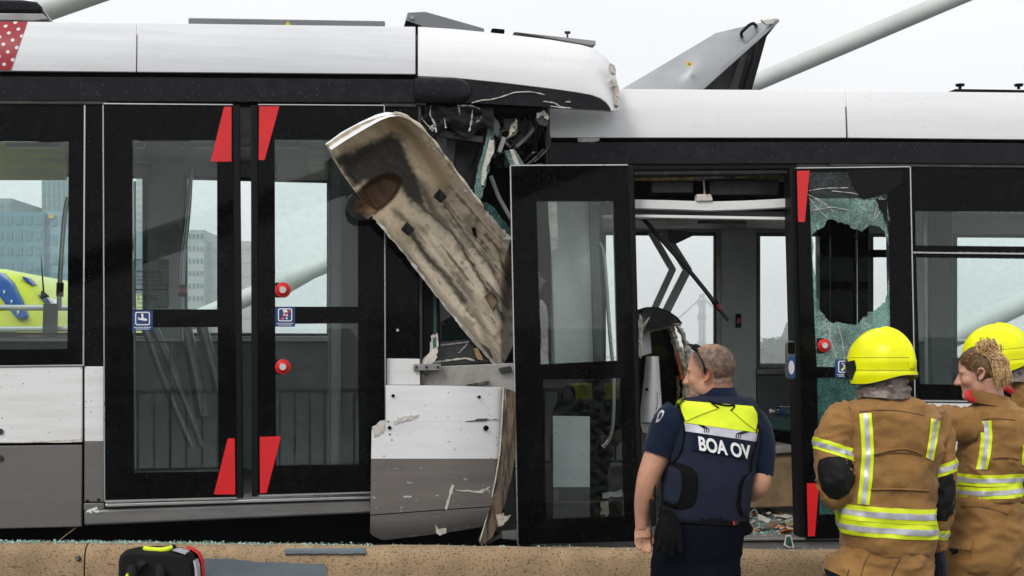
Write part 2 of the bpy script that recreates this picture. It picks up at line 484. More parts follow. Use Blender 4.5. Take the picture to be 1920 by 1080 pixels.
def place_text(name, body, origin, ex, ez, size, material, parent, offset=0.0, align='CENTER', extrude=0.0008, spacing=1.0, xs=1.0):
    """flat lettering: ex along the line, ez up"""
    me = text_mesh(body, size, offset, extrude, align, spacing)
    ex = Vector(ex).normalized(); ez = Vector(ez).normalized(); ey = ex.cross(ez).normalized()
    for v in me.vertices:
        x, y, z = v.co
        v.co = Vector(origin) + ex * x * xs + ez * y - ey * z
    return obj(name, me, material, parent)
# ================================================================== the setting
mat('asphalt', (0.15, 0.148, 0.145), 0.85, col2=(0.11, 0.11, 0.108), vscale=9, bump=0.4, bscale=220)
mat('slab_concrete', (0.11, 0.105, 0.10), 0.85, col2=(0.07, 0.068, 0.065), vscale=3, bump=0.3, bscale=120)
mat('wall_concrete', (0.40, 0.275, 0.155), 0.85, col2=(0.23, 0.155, 0.085), vscale=5, lo=0.32, hi=0.75, bump=0.5, bscale=130,
    streaks=((0.07, 0.05, 0.035), 9, (1, 1, 6), 0.645, 0.69), specks=((0.03, 0.022, 0.014), 110, 0.50, 1.8, (1, 1, 1.3)))
mat('wall_cap_dirt', (0.17, 0.14, 0.10), 0.9, col2=(0.40, 0.33, 0.24), vscale=26, lo=0.45, hi=0.62, bump=0.6, bscale=150)
mat('patch_paint', (0.115, 0.145, 0.175), 0.55, col2=(0.15, 0.18, 0.205), vscale=5, stretch=(1, 1, 3))
mat('rail_steel', (0.012, 0.013, 0.014), 0.5, spec=0.3)
mat('galvanised', (0.40, 0.42, 0.42), 0.4, metal=0.6)
mat('kerb_stone', (0.24, 0.22, 0.19), 0.85, col2=(0.17, 0.155, 0.135), vscale=7, bump=0.4, bscale=140)
mat('track_rail', (0.16, 0.14, 0.12), 0.4, metal=0.7)
mat('river_water', (0.05, 0.075, 0.08), 0.12, bump=0.4, bscale=0.8)

def st(o):
    o['kind'] = 'structure'; return o
st(MB().box((-2600, -2600, -12.4), (2600, 2600, -12.0)).build('river', 'river_water', smooth=0))
st(MB().box((-190, -12.3, -0.6), (190, 24, 0.0)).build('road', 'asphalt', smooth=0))
st(MB().box((-190, -0.90, 0.004), (190, 4.2, 0.34)).build('track_bed', 'slab_concrete', smooth=0))
for yy in (0.62, 2.06):
    b = MB()
    b.box((-60, yy - 0.035, 0.344), (60, yy + 0.035, 0.372))
    st(b.build('track_rail', 'track_rail', bevel=0.006, smooth=0))

# low concrete wall beside the track: separate cast blocks with open joints, copings chipped and dirty
WY = -0.90                                     # its front face stands 0.13 m in front of this
def wall_block(x0, x1, ztop0, ztop1, seed):
    r = random.Random(seed); n = 36
    fr, bk = [], []
    prof = [(0.0, -0.02), (0.25, 0.0), (0.52, 0.0), (0.86, 0.0), (0.93, 0.006), (0.975, 0.02), (1.0, 0.05)]
    for i in range(n):
        x = lerp(x0, x1, i / (n - 1)); zt = lerp(ztop0, ztop1, i / (n - 1)) + r.uniform(-0.003, 0.003)
        a, b = [], []
        for (h, d) in prof:
            a.append(Vector((x, -1.03 + d + r.uniform(-0.0015, 0.0015), 0.006 + (zt - 0.006) * h)))
            b.append(Vector((x, -0.905, 0.006 + (zt - 0.006) * h)))
        fr.append(a); bk.append(b)
    return MB().shell(fr, bk).mesh('block', 40)
wall = thing('concrete_wall', 'long low sandy concrete wall with pitted face running below both trams', 'wall', (0, -0.96, 0.006))
def wall_z(px, py): return P(px, py, -1.0).z
xs = [-3.6 - 1.9, P(158, 0, -1.03).x, P(1600, 0, -1.03).x, 6.2]
zs = [wall_z(-900, 1018), wall_z(158, 1021), wall_z(1600, 1036), wall_z(2800, 1046)]
for k in range(3):
    obj('wall_block', wall_block(xs[k] + 0.004, xs[k + 1] - 0.004, zs[k], zs[k + 1], 40 + k), 'wall_concrete', wall)
for k, (q) in enumerate([(-9.0, xs[0]), (6.2, 11.0)]):
    obj('wall_block', wall_block(q[0] + 0.004, q[1] - 0.004, zs[0] if k == 0 else zs[3], zs[0] if k == 0 else zs[3], 50 + k), 'wall_concrete', wall)
def wall_patch(pts, seed, lift=0.004):
    pts = jag(pts, 1.0, 4, seed)
    return MB().prism([P(x, y, -1.03 - lift) for x, y in pts], (0, lift - 0.0015, 0)).build('paint_patch', 'patch_paint', wall)
wall_patch([(381, 1047), (440, 1048), (480, 1054), (540, 1054), (545, 1057), (605, 1057), (612, 1062), (613, 1180), (381, 1180)], 3)
# grey paint smear along the coping
cp = MB()
fr, bk = [], []
for i in range(24):
    px = lerp(534, 685, i / 23); a = []; b2 = []
    for k, (py, yy) in enumerate([(1038 + rnd.uniform(-1, 1), -1.0325), (1033, -1.0315), (1029.5, -1.0105), (1027.3, -0.985)]):
        q = P(px, py, yy); a.append(q); b2.append(q + Vector((0, 0.02, -0.012)))
    fr.append(a); bk.append(b2)
MB().shell(fr, bk).build('paint_patch', 'patch_paint', wall)
for (px, py) in [(147, 1047), (1610, 1060)]:
    c = P(px, py, -1.03)
    o = MB().disc(c + Vector((0, 0.004, 0)), (0, -1, 0), 0.013, 0.012, 20).build('anchor_bolt', 'dark_metal', wall, bevel=0.003)
    MB().disc(c + Vector((0, -0.008, 0)), (0, -1, 0), 0.006, 0.006, 8).build('bolt_head', 'dull_aluminium', o)

# crushed safety glass along the wall top (far too many bits to count)
g = MB(); r = random.Random(5)
def crumb(b, c, s):
    d = [Vector((r.uniform(-1, 1), r.uniform(-1, 1), r.uniform(-0.7, 1))) * s for _ in range(4)]
    b.add([c + q for q in d], [(0, 1, 2), (0, 2, 3), (0, 3, 1), (1, 3, 2)])
for i in range(2300):
    px = r.uniform(-60, 700) if r.random() < 0.8 else r.uniform(700, 1960)
    dens = 1.0 if px < 400 else 0.45 if px < 700 else 0.5
    if r.random() > dens: continue
    zt = P(px, 0, -0.95).x
    t = (zt - xs[1]) / (xs[2] - xs[1]); z = lerp(zs[1], zs[2], t) if zt > xs[1] else lerp(zs[0], zs[1], (zt - xs[0]) / (xs[1] - xs[0]))
    crumb(g, Vector((zt, r.uniform(-0.985, -0.915), z + r.uniform(0.0, 0.010))), r.uniform(0.003, 0.0075))
tag(g.build('glass_crumbs', 'glass_crumbs', None, smooth=0), 'crushed green safety glass lying along the top of the low concrete wall', 'broken glass', kind='stuff')

# galvanised guard rail on the far side of the tracks
for (xa, xb, xp, lab) in ((-26.0, P(205, 0, 4.7).x, 92, 'galvanised guard rail of horizontal tubes in front of the ambulance'), (P(1690, 0, 4.7).x, 26.0, 1960, 'galvanised guard rail of horizontal tubes behind the rightmost tram window')):
    gr = thing('guard_rail', lab, 'guard rail', (xa, 4.7, 0.0), 'guard rails beyond the tracks')
    for py0, rr in ((577, 0.028), (617, 0.026), (641, 0.022), (657, 0.022)) if xa < 0 else ((640, 0.024), (676, 0.022)):
        z = P(60, py0, 4.7).z
        MB().tube([(xa, 4.7, z), (xb, 4.7, z)], rr, 10).build('rail_tube', 'galvanised', gr)
    x = P(xp, 0, 4.7).x
    while xa < x < xb:
        MB().prism([(x - 0.09, 4.60, 0.0), (x + 0.07, 4.60, 0.0), (x + 0.10, 4.60, P(0, 570, 4.7).z if xa < 0 else P(0, 636, 4.7).z), (x - 0.02, 4.60, P(0, 570, 4.7).z if xa < 0 else P(0, 636, 4.7).z)], (0, 0.07, 0)).build('post', 'rail_steel', gr, bevel=0.008)
        x += 3.4 if xa > 0 else -3.4

# steel parapet railing along both edges of the bridge (the near one is mirrored in the doors)
def parapet(name, y, label, x0, x1, step, ztop=1.15):
    t = thing(name, label, 'railing', (0, y, 0.0))
    MB().tube([(x0, y, ztop), (x1, y, ztop)], 0.03, 8).build('hand_rail', 'rail_steel', t)
    MB().box((x0, y - 0.02, 0.12), (x1, y + 0.02, 0.16)).build('bottom_rail', 'rail_steel', t)
    n = int((x1 - x0) / step)
    me = None
    for k in range(n + 1):
        x = x0 + step * k
        if me is None:
            o = MB().box((-0.016, -0.016, 0.14), (0.016, 0.016, ztop)).build('baluster', 'rail_steel', t, smooth=0); me = o.data
        else:
            o = bpy.data.objects.new('baluster', me); COL.objects.link(o); o.parent = t; o.matrix_parent_inverse = Matrix.Translation((0, -y, 0))
        o.location = (x, y, 0)
    return t
parapet('parapet_railing', 15.5, 'dark steel railing on the far edge of the bridge behind the trams', -14, 14, 0.16, 1.61)
parapet('parapet_railing', -11.5, 'dark steel railing across the road, mirrored in the tram doors', -10, 10, 0.22, 1.24)

# the stay tubes of the bridge
mat('stay_paint', (0.56, 0.58, 0.56), 0.5, col2=(0.48, 0.50, 0.48), vscale=1.5, stretch=(1, 1, 1))
def stay(a, b, y, rad, label, sleeve=None):
    t = thing('stay_tube', label, 'bridge stay', P(a[0], a[1], y), 'stay tubes of the bridge')
    p, q = P(a[0], a[1], y), P(b[0], b[1], y)
    MB().tube([p + (p - q) * 0.02, q], rad, 28).build('tube', 'stay_paint', t)
    if sleeve is not None:
        m0 = p.lerp(q, sleeve[0]); m1 = p.lerp(q, sleeve[1])
        MB().tube([m0, m1], [rad * 1.5, rad * 1.02], 28).build('sleeve', 'stay_paint', t)
    return t
stay((250, 648), (1990, -88), 16, 0.165, 'long white stay tube rising behind the right tram towards the upper right', (0.155, 0.19))
stay((-200, 118), (420, -100), 16, 0.22, 'white stay tube crossing the upper left corner behind the roof', None)
stay((1600, 722), (2260, 402), 9.5, 0.145, 'thick pale stay tube seen through the rightmost tram window', None)
# the one behind the viewer that is mirrored in the left tram doors
def mirrored(px, py, y):
    v = P(px, py, y); return v - LT.n * (2 * (v - LT.o).dot(LT.n))
ma, mb_ = mirrored(-250, 640, 14.5), mirrored(900, 250, 14.5)
t = thing('stay_tube', 'dark stay tube mirrored across the upper panes of the left tram doors', 'bridge stay', ma, 'stay tubes of the bridge')
MB().tube([ma, mb_], 0.27, 24).build('tube', 'rail_steel', t)
# ================================================================== left tram
n = LT.n
TL = thing('tram', 'left tram with closed double doors, its right end torn open by the collision', 'tram', LT.at(480, 980, 1.2) * 1.0)
TL.location.z = 0.35
FLOOR_L = LT.at(480, 944, 0.1).z
CEIL_L = 3.11
def in_cove(amount=0.10): return lambda px, py, v: amount * v ** 2.6
# roof side panels
cove(LT, [(-460, 34), (256, 43)], [(-460, 129), (255, 135)], in_cove(), 0.02).build('roof_panel', 'white_paint', TL, bevel=0.003)
o = cove(LT, [(258, 43), (779, 50)], [(257, 135), (779, 139)], in_cove(), 0.02).build('roof_panel', 'white_paint', TL, bevel=0.003)
# red dotted livery wedge at the left end
mr = bpy.data.materials.new('red_dotted'); MATS['red_dotted'] = mr
N, L = nodes_of(mr); bs = N['Principled BSDF']; bs.inputs['Roughness'].default_value = 0.35
tc = N.new('ShaderNodeTexCoord'); mp = N.new('ShaderNodeMapping'); mp.inputs['Rotation'].default_value = (0, math.radians(32), 0); mp.inputs['Scale'].default_value = (20, 0, 20)
fr_ = N.new('ShaderNodeVectorMath'); fr_.operation = 'FRACTION'; sb = N.new('ShaderNodeVectorMath'); sb.operation = 'SUBTRACT'; sb.inputs[1].default_value = (0.5, 0, 0.5)
ln = N.new('ShaderNodeVectorMath'); ln.operation = 'LENGTH'; lt_ = N.new('ShaderNodeMath'); lt_.operation = 'LESS_THAN'; lt_.inputs[1].default_value = 0.19
mx = N.new('ShaderNodeMix'); mx.data_type = 'RGBA'; mx.inputs['A'].default_value = (0.30, 0.004, 0.016, 1); mx.inputs['B'].default_value = (0.72, 0.66, 0.66, 1)
L.new(tc.outputs['Object'], mp.inputs['Vector']); L.new(mp.outputs['Vector'], fr_.inputs[0]); L.new(fr_.outputs['Vector'], sb.inputs[0]); L.new(sb.outputs['Vector'], ln.inputs[0])
L.new(ln.outputs['Value'], lt_.inputs[0]); L.new(lt_.outputs['Value'], mx.inputs['Factor']); L.new(mx.outputs['Result'], bs.inputs['Base Color'])
cove(LT, [(-459, 36), (51, 40.5)], [(-459, 127.5), (20, 131.5)], lambda px, py, v: 0.10 * (v * 0.97 + 0.015) ** 2.6 - 0.004, 0.003).build('livery_wedge', 'red_dotted', TL)

# roof deck, recess under the panels, black band
MB().prism([LT.at(-460, 60, 0.16), LT.at(1000, 70, 0.16), LT.at(1000, 70, 0.16) + n * 2.2, LT.at(-460, 60, 0.16) + n * 2.2], (0, 0, -0.12)).build('roof_deck', 'roof_grey', TL)
slab('roof_recess', LT, [(-460, 126), (781, 136), (781, 152), (-460, 146)], 0.030, 0.06, 'black_matt', TL)
slab('roof_band', LT, [(-460, 141.5), (0, 143), (781, 148.5), (781, 193), (0, 189), (-460, 188)], 0.0, 0.05, 'black_band', TL, 0.004)
slab('gutter_trim', LT, [(-460, 189), (200, 190.5), (200, 196), (-460, 195)], -0.012, 0.03, 'dark_metal', TL, 0.004)
slab('gutter_trim', LT, [(716, 194), (781, 195), (781, 201), (716, 200)], -0.012, 0.03, 'dark_metal', TL, 0.004)
slab('door_header', LT, [(200, 190), (716, 194), (716, 199), (200, 196)], 0.02, 0.08, 'black_matt', TL)

# nose dome: white upper shell and black lower band
top = [(784, 50), (850, 54), (940, 63), (1030, 74), (1090, 84), (1118, 92), (1140, 110), (1153, 135), (1160, 165), (1162, 190), (1161, 208)]
brd = [(784, 143), (850, 146), (940, 155), (1030, 166), (1080, 173), (1108, 178), (1125, 184), (1136, 192), (1142, 199), (1145, 204), (1146, 208)]
def dome_t(px, py, v): return 0.13 * v ** 2.6 + (0.05 * ((px - 1040) / 120) ** 2 if px > 1040 else 0)
dome = cove(LT, top, brd, dome_t, 0.025, 60, 14).build('nose_roof_shell', 'white_paler', TL, bevel=0.003)
bot = [(784, 190), (850, 191), (940, 196), (1030, 201), (1080, 203.5), (1100, 204.6), (1115, 205.4), (1125, 206), (1133, 206.6), (1139, 207.2), (1144, 208)]
cove(LT, brd, bot, lambda px, py, v: 0.006 + (0.05 * ((px - 1040) / 120) ** 2 if px > 1040 else 0), 0.03, 60, 6).build('nose_black_band', 'black_band', TL, bevel=0.002)
# chipped rim of the dome
for k, (px, py, w, h) in enumerate([(1150, 128, 5, 10), (1153, 155, 6, 7), (1158, 172, 4, 12), (1157, 190, 4, 9)]):
    pts = jag([(px - w, py - h), (px + w * 0.6, py - h * 0.6), (px + w, py + h), (px - w * 0.5, py + h * 0.7)], 1.5, 3, 60 + k)
    slab('chipped_edge', LT, pts, dome_t(px, py, 0.6) - 0.004 - 0.03, dome_t(px, py, 0.6) + 0.02, 'torn_white', dome)
# scratches on the black band
for k, pl in enumerate([[(915, 188), (940, 182), (965, 173), (998, 172), (1022, 178)], [(1018, 190), (1040, 193), (1052, 201), (1072, 203)], [(884, 193), (903, 188), (918, 187)], [(1060, 191), (1070, 191)], [(1032, 199), (1060, 203)]]):
    MB().tube([LT.at(x, y, -0.001 + (0.05 * ((x - 1040) / 120) ** 2 if x > 1040 else 0)) for x, y in poly_at(pl, 12)], [0.001 + 0.0035 * abs(math.sin(i * 1.7)) for i in range(12)], 6).build('scratch', 'torn_white', TL)

# rounded black lamp housing under the dome
b = MB(); rings = []
for i in range(26):
    px = lerp(778, 886, (i / 25)); u = (px - 778) / 108
    w = 1.0 if u < 0.6 else math.sqrt(max(0.0, 1 - ((u - 0.6) / 0.4) ** 2.4))
    w = max(w, 0.03); w *= 0.9 + 0.1 * min(1, u * 12)
    cpy = 168.5 + 2 * u
    ring = []
    for k in range(24):
        a = 2 * math.pi * k / 24
        sz, ct = math.sin(a), math.cos(a)
        zz = math.copysign(abs(sz) ** 0.7, sz) * 25 * w
        ring.append(LT.at(px, cpy - zz, -0.02 - 0.055 * (0.25 + 0.75 * w) * math.copysign(abs(ct) ** 0.7, ct) + 0.03))
    rings.append(ring)
b.loft(rings).build('lamp_housing', 'black_band', TL, smooth=50)

# window unit at the left end
wpart = MB().frame(LT.quad([(-460, 195), (157, 197), (154.5, 683), (-460, 690)]), LT.quad([(-330, 262), (129, 265), (126, 654), (-330, 659)]), n * 0.045).build('window', 'black_gloss', TL, bevel=0.003)
MB().prism(LT.quad([(-331, 261), (130, 264), (127, 655), (-331, 660)], 0.012), n * 0.006).build('pane', 'tram_glass', wpart)
slab('trim', LT, [(157.5, 197), (160, 197), (157.5, 686), (155, 686)], -0.006, 0.03, 'aluminium', wpart)
slab('trim', LT, [(-460, 690.5), (154.8, 683.5), (154.8, 686), (-460, 693)], -0.006, 0.03, 'aluminium', wpart)
# pillar, lower panels
slab('pillar', LT, [(160.5, 197), (192, 197), (194, 685.5), (158, 685.5)], 0.004, 0.06, 'black_gloss', TL, 0.003)
slab('trim', LT, [(192.3, 196), (194, 196), (197, 940), (195, 940)], -0.008, 0.03, 'aluminium', TL)
slab('side_panel', LT, [(-460, 694), (154, 687), (154, 829), (-460, 838)], 0.0, 0.03, 'dirty_white', TL, 0.005)
slab('side_panel', LT, [(-460, 842), (153.5, 834), (153, 988), (-460, 1003)], 0.0, 0.03, 'grey_paint', TL, 0.005)
slab('side_panel', LT, [(158.5, 687), (194, 687), (194.5, 828), (158.5, 828)], 0.004, 0.03, 'dirty_white', TL, 0.003)
slab('side_panel', LT, [(158.5, 829), (194.5, 829), (195, 941), (158, 941)], 0.004, 0.03, 'grey_paint', TL, 0.003)
slab('panel_backing', LT, [(-460, 686), (196, 680), (196, 980), (-460, 1000)], 0.045, 0.06, 'black_matt', TL)
for (px, py) in [(164, 939), (185, 937)]:
    MB().disc(LT.at(px, py, 0.004), -n, 0.008, 0.006, 12).build('rivet', 'black_rubber', TL)
for (px, py) in [(1, 809), (1, 859)]:
    MB().disc(LT.at(px, py, 0.0), -n, 0.016, 0.010, 16).build('rivet', 'dark_metal', TL, bevel=0.003)
# chipped paint above the panel joint
pts = jag([(28, 829), (80, 826), (120, 825), (152, 821), (153.5, 828.6), (28, 830.5)], 1.2, 5, 9)
slab('chipped_edge', LT, pts, -0.002, 0.001, 'torn_white', TL)

def decal_slab(name, plane, pts, t, material, parent, th=0.0015):
    return MB().prism(plane.quad(pts, t - th), plane.n * th * 0.6).build(name, material, parent)
def push_button(plane, px, py, t, parent, r=0.043):
    c = plane.at(px, py, t)
    o = MB().disc(c, -plane.n, r, 0.010, 28, r * 0.96).build('button', 'red_plastic', parent, bevel=0.004)
    MB().disc(c - plane.n * 0.009, -plane.n, r * 0.80, 0.012, 28, r * 0.55).build('button_ring', 'red_plastic', o, bevel=0.003)
    MB().disc(c - plane.n * 0.0205, -plane.n, r * 0.42, 0.004, 24).build('button_cap', 'grey_plastic', o, bevel=0.001)
    return o
def door_leaf(plane, parent, outer, holes, t, trim=True, depth=0.045, pane_mat='tram_glass', name='door', skip=()):
    """outer quad and a stack of glazed openings from the top down; one frame mesh, panes as children"""
    b = MB(); (x0, y0), (x1, y1), (x2, y2), (x3, y3) = outer
    # split lines between the openings
    cuts = [0.0]
    for h0, h1 in zip(holes[:-1], holes[1:]):
        ym = 0.5 * (h0[3][1] + h1[0][1]); cuts.append((ym - y0) / (y3 - y0))
    cuts.append(1.0)
    for k, h in enumerate(holes):
        a, c = cuts[k], cuts[k + 1]
        q = [(lerp(x0, x3, a), lerp(y0, y3, a)), (lerp(x1, x2, a), lerp(y1, y2, a)), (lerp(x1, x2, c), lerp(y1, y2, c)), (lerp(x0, x3, c), lerp(y0, y3, c))]
        b.frame(plane.quad(q, t), plane.quad(h, t), plane.n * depth)
    d = b.build(name, 'black_gloss', parent, bevel=0.0)
    for k, h in enumerate(holes):
        if k in skip: continue
        cx = sum(p[0] for p in h) / 4; cy = sum(p[1] for p in h) / 4
        hh = [(p[0] + math.copysign(0.8, p[0] - cx), p[1] + math.copysign(0.8, p[1] - cy)) for p in h]
        MB().prism(plane.quad(hh, t + 0.004), plane.n * 0.006).build('pane', pane_mat, d)
    return d
DT = -0.022
d1 = door_leaf(LT, TL, [(194.5, 195), (436, 197), (443, 932), (198, 938)], [[(248, 263), (407, 263), (407, 580), (249, 580)], [(249, 614), (408, 613), (410, 884), (251, 886)]], DT)
d2 = door_leaf(LT, TL, [(484, 196.5), (719.5, 198), (722, 921), (486, 928)], [[(515, 262), (671, 262), (671, 575), (516, 575)], [(516, 607), (671, 606), (673, 871), (518, 873)]], DT)
for d, q in ((d1, [(194, 193), (436, 195.3), (436, 197), (194, 195)]), (d2, [(484, 195), (720, 196.5), (720, 198), (484, 196.6)]), (d2, [(719.8, 198), (721.4, 198), (723.8, 921), (722.2, 921)]), (d1, [(197, 938), (443, 932), (443, 935), (197, 942)]), (d2, [(486, 928), (695, 922), (695, 924.5), (486, 931)])):
    slab('trim', LT, q, DT - 0.008, DT + 0.03, 'aluminium', d)
slab('rubber_seal', LT, [(436.5, 197), (449, 197), (456, 934), (443.5, 934)], -0.02, 0.04, 'black_rubber', d1, 0.006)
slab('rubber_seal', LT, [(470, 197), (483.5, 197), (485.5, 929), (472, 932)], -0.02, 0.04, 'black_rubber', d2, 0.006)
decal_slab('red_marking', LT, [(420, 200), (434, 200), (434, 303), (395, 303)], DT, 'red_decal', d1)
decal_slab('red_marking', LT, [(427, 822), (440, 822), (441, 927), (401, 927)], DT, 'red_decal', d1)
decal_slab('red_marking', LT, [(486, 198.5), (524, 198.5), (496, 300), (485, 300)], DT, 'red_decal', d2)
decal_slab('red_marking', LT, [(487, 819), (527, 818), (500, 924), (487.5, 925)], DT, 'red_decal', d2)
for py in (544, 688):
    slab('button_plate', LT, [(516, py - 14), (534, py - 14), (534, py + 14), (516, py + 14)], DT - 0.004, DT + 0.003, 'black_rubber', d2, 0.002)
    push_button(LT, 530.5, py, DT - 0.0045, d2)

def pictogram(plane, x0, y0, x1, y1, t, parent, kind, dx=0.0):
    """square blue sticker with a white rounded outline and a white symbol; two fine lines of print below"""
    s = decal_slab('sticker', plane, [(x0, y0), (x1, y0 + dx), (x1, y1 + dx), (x0, y1)], t, 'blue_sticker', parent, 0.002)
    w, h = x1 - x0, y1 - y0
    Q = lambda a, b_: (x0 + a * w, y0 + b_ * h + dx * a)
    def rr(cx, cy, rx, ry, r, nseg=6):
        out = []
        for (sx, sy, a0) in ((1, -1, -90), (1, 1, 0), (-1, 1, 90), (-1, -1, 180)):
            for k in range(nseg + 1):
                a = math.radians(a0 + 90 * k / nseg)
                out.append(Q(cx + sx * (rx - r) + r * math.cos(a), cy + sy * (ry - r) + r * math.sin(a)))
        return out
    tt = t - 0.0024
    b = MB().frame(plane.quad(rr(0.5, 0.40, 0.36, 0.33, 0.10), tt), plane.quad(rr(0.5, 0.40, 0.31, 0.28, 0.07), tt), plane.n * 0.0006)
    def blob(pts): b.prism(plane.quad([Q(*p) for p in pts], tt), plane.n * 0.0006)
    if kind == 'hand':
        blob([(0.44, 0.16), (0.54, 0.16), (0.54, 0.36), (0.72, 0.42), (0.70, 0.52), (0.56, 0.50), (0.30, 0.46), (0.28, 0.40), (0.44, 0.38)])
        blob([(0.26, 0.36), (0.34, 0.33), (0.34, 0.36), (0.29, 0.40)])
    elif kind == 'buggy':
        blob([(0.30, 0.20), (0.34, 0.18), (0.62, 0.50), (0.58, 0.53)])
        blob([(0.50, 0.34), (0.66, 0.22), (0.70, 0.42), (0.56, 0.46)])
        blob([(0.34, 0.50), (0.54, 0.40), (0.56, 0.44), (0.38, 0.54)])
        for cx in (0.34, 0.62):
            blob([(cx + 0.06 * math.cos(a * math.pi / 5), 0.56 + 0.055 * math.sin(a * math.pi / 5)) for a in range(10)])
    else:
        blob([(0.38, 0.14), (0.58, 0.12), (0.64, 0.26), (0.42, 0.30)])
        blob([(0.38, 0.36), (0.62, 0.34), (0.66, 0.46), (0.46, 0.48)])
        for cx in (0.38, 0.58):
            blob([(cx + 0.05 * math.cos(a * math.pi / 5), 0.58 + 0.05 * math.sin(a * math.pi / 5)) for a in range(10)])
    for (a, c, yy) in ((0.08, 0.92, 0.82), (0.16, 0.84, 0.90)):
        for k in range(7):
            u0 = lerp(a, c, k / 7); blob([(u0, yy), (u0 + (c - a) / 9, yy), (u0 + (c - a) / 9, yy + 0.035), (u0, yy + 0.035)])
    b.build('symbol', 'white_print', s)
    if kind == 'no':
        MB().prism(plane.quad([Q(0.26, 0.62), (Q(0.31, 0.66)), Q(0.78, 0.20), Q(0.73, 0.16)], tt - 0.0007), plane.n * 0.0005).build('prohibition_bar', 'red_decal', s)
    return s
pictogram(LT, 248, 582, 286.5, 620, DT, d1, 'hand')
pictogram(LT, 516, 575.5, 553, 612.5, DT, d2, 'no')

# clear notice on the glass of the left leaf
glass_mat('notice_film', (0.80, 0.82, 0.82), 1.2)
def rrect(x0, y0, x1, y1, r):
    out = []
    for (cx, cy, a0) in ((x1 - r, y0 + r, -90), (x1 - r, y1 - r, 0), (x0 + r, y1 - r, 90), (x0 + r, y0 + r, 180)):
        for k in range(6):
            a = math.radians(a0 + 18 * k); out.append((cx + r * math.cos(a), cy + r * math.sin(a)))
    return out
nt = decal_slab('notice', LT, rrect(249.5, 486, 316, 578, 5), DT + 0.003, 'notice_film', d1, 0.002)
b = MB()
b.frame(LT.quad(rrect(249.5, 486, 316, 543, 5), DT - 0.0002), LT.quad(rrect(250.8, 487.3, 314.7, 541.7, 4), DT - 0.0002), n * 0.0008)
b.frame(LT.quad(rrect(249.5, 543, 316, 578, 5), DT - 0.0002), LT.quad(rrect(250.8, 544.3, 314.7, 576.7, 4), DT - 0.0002), n * 0.0008)
b.frame(LT.quad(rrect(298, 490, 311, 503, 3), DT - 0.0002), LT.quad(rrect(299, 491, 310, 502, 2.4), DT - 0.0002), n * 0.0008)
b.build('notice_outline', 'black_print', nt)
up = Vector((0, 0, 1))
pxm = (LT.at(300, 530) - LT.at(299, 530)).length
for (txt, px, py, sz, off, al) in (('Hier makkelijk', 256, 509.5, 8.6, 0.03, 'LEFT'), ('in- en uitchecken', 256, 518, 8, 0.0, 'LEFT'), ('met je betaalpas,', 256, 525, 8, 0.0, 'LEFT'), ('creditcard of mobiel', 256, 532.5, 8, 0.0, 'LEFT'),
                                ('Steeds slimmer,', 257, 554.5, 6.2, 0.03, 'LEFT'), ('steeds makkelijker', 257, 560.5, 6.2, 0.03, 'LEFT'), ('OVpay', 257, 567.5, 4.5, 0.0, 'LEFT'), ('OV', 304.5, 494.6, 7.5, 0.03, 'CENTER'), ('pay', 304.5, 499.6, 4.5, 0.03, 'CENTER')):
    place_text('lettering', txt, LT.at(px, py, DT - 0.0004), LT.e, up, sz * pxm * 1.15, 'black_print', nt, off * sz * pxm, al, 0.0003, xs=0.78 if al == 'LEFT' else 1.0)

# sill under the doors
slab('sill', LT, [(197, 944.5), (695, 930), (695, 936), (197, 951)], -0.02, 0.3, 'aluminium', TL, 0.004)
slab('sill_fascia', LT, [(157.5, 957), (197, 955), (695, 937), (700, 962), (157.5, 986)], -0.006, 0.05, 'sill_grey', TL, 0.012)
slab('sill_corner', LT, [(157, 944), (195, 943), (195, 955), (157, 957)], -0.002, 0.03, 'sill_grey', TL, 0.003)
# jacking point stencil
b = MB()
for q in ([(163, 957), (182, 950), (182.5, 954.5), (163.5, 961)], [(178, 961), (184, 954), (185.5, 961)], [(167, 959.5), (171, 958), (172, 962), (168, 962)], [(175.5, 957), (179, 956), (180, 959), (176, 960)]):
    b.prism(LT.quad(q, -0.0085), n * 0.001)
b.build('jacking_mark', 'white_print', TL)
# underframe
slab('underframe', LT, [(-460, 992), (1000, 930), (1000, 1120), (-460, 1140)], 0.35, 2.1, 'black_matt', TL)
slab('end_wall', LT, [(-470, 60), (-462, 60), (-462, 1000), (-470, 1000)], 0.0, 2.4, 'black_matt', TL)

# pillar right of the doors
slab('pillar', LT, [(724, 201), (783, 202), (786, 671), (725, 671)], 0.002, 0.07, 'black_gloss', TL, 0.004)
slab('side_panel', LT, [(725, 672), (787, 673), (788, 722), (725, 722)], 0.002, 0.05, 'dirty_white', TL, 0.003)
slab('pillar_edge', LT, [(783.5, 200), (790, 200), (792, 725), (787, 725)], 0.010, 0.12, 'dark_metal', TL, 0.003)
MB().disc(LT.at(745.5, 619, 0.002), -n, 0.008, 0.004, 12).build('bolt', 'aluminium', TL)

# ---- interior of the left tram
MB().prism([LT.at(-460, 944, 0.06), LT.at(790, 944, 0.06), LT.at(790, 944, 0.06) + n * 2.3, LT.at(-460, 944, 0.06) + n * 2.3], (0, 0, -0.05)).build('floor', 'floor_dark', TL)
def lz(px, z, t):
    q = LT.at(px, 500, t); return Vector((q.x, q.y, z))
MB().prism([lz(-460, CEIL_L, 0.06), lz(800, CEIL_L, 0.06), lz(800, CEIL_L, 0.06) + n * 2.32, lz(-460, CEIL_L, 0.06) + n * 2.32], (0, 0, 0.04)).build('ceiling', 'interior_ceiling', TL)
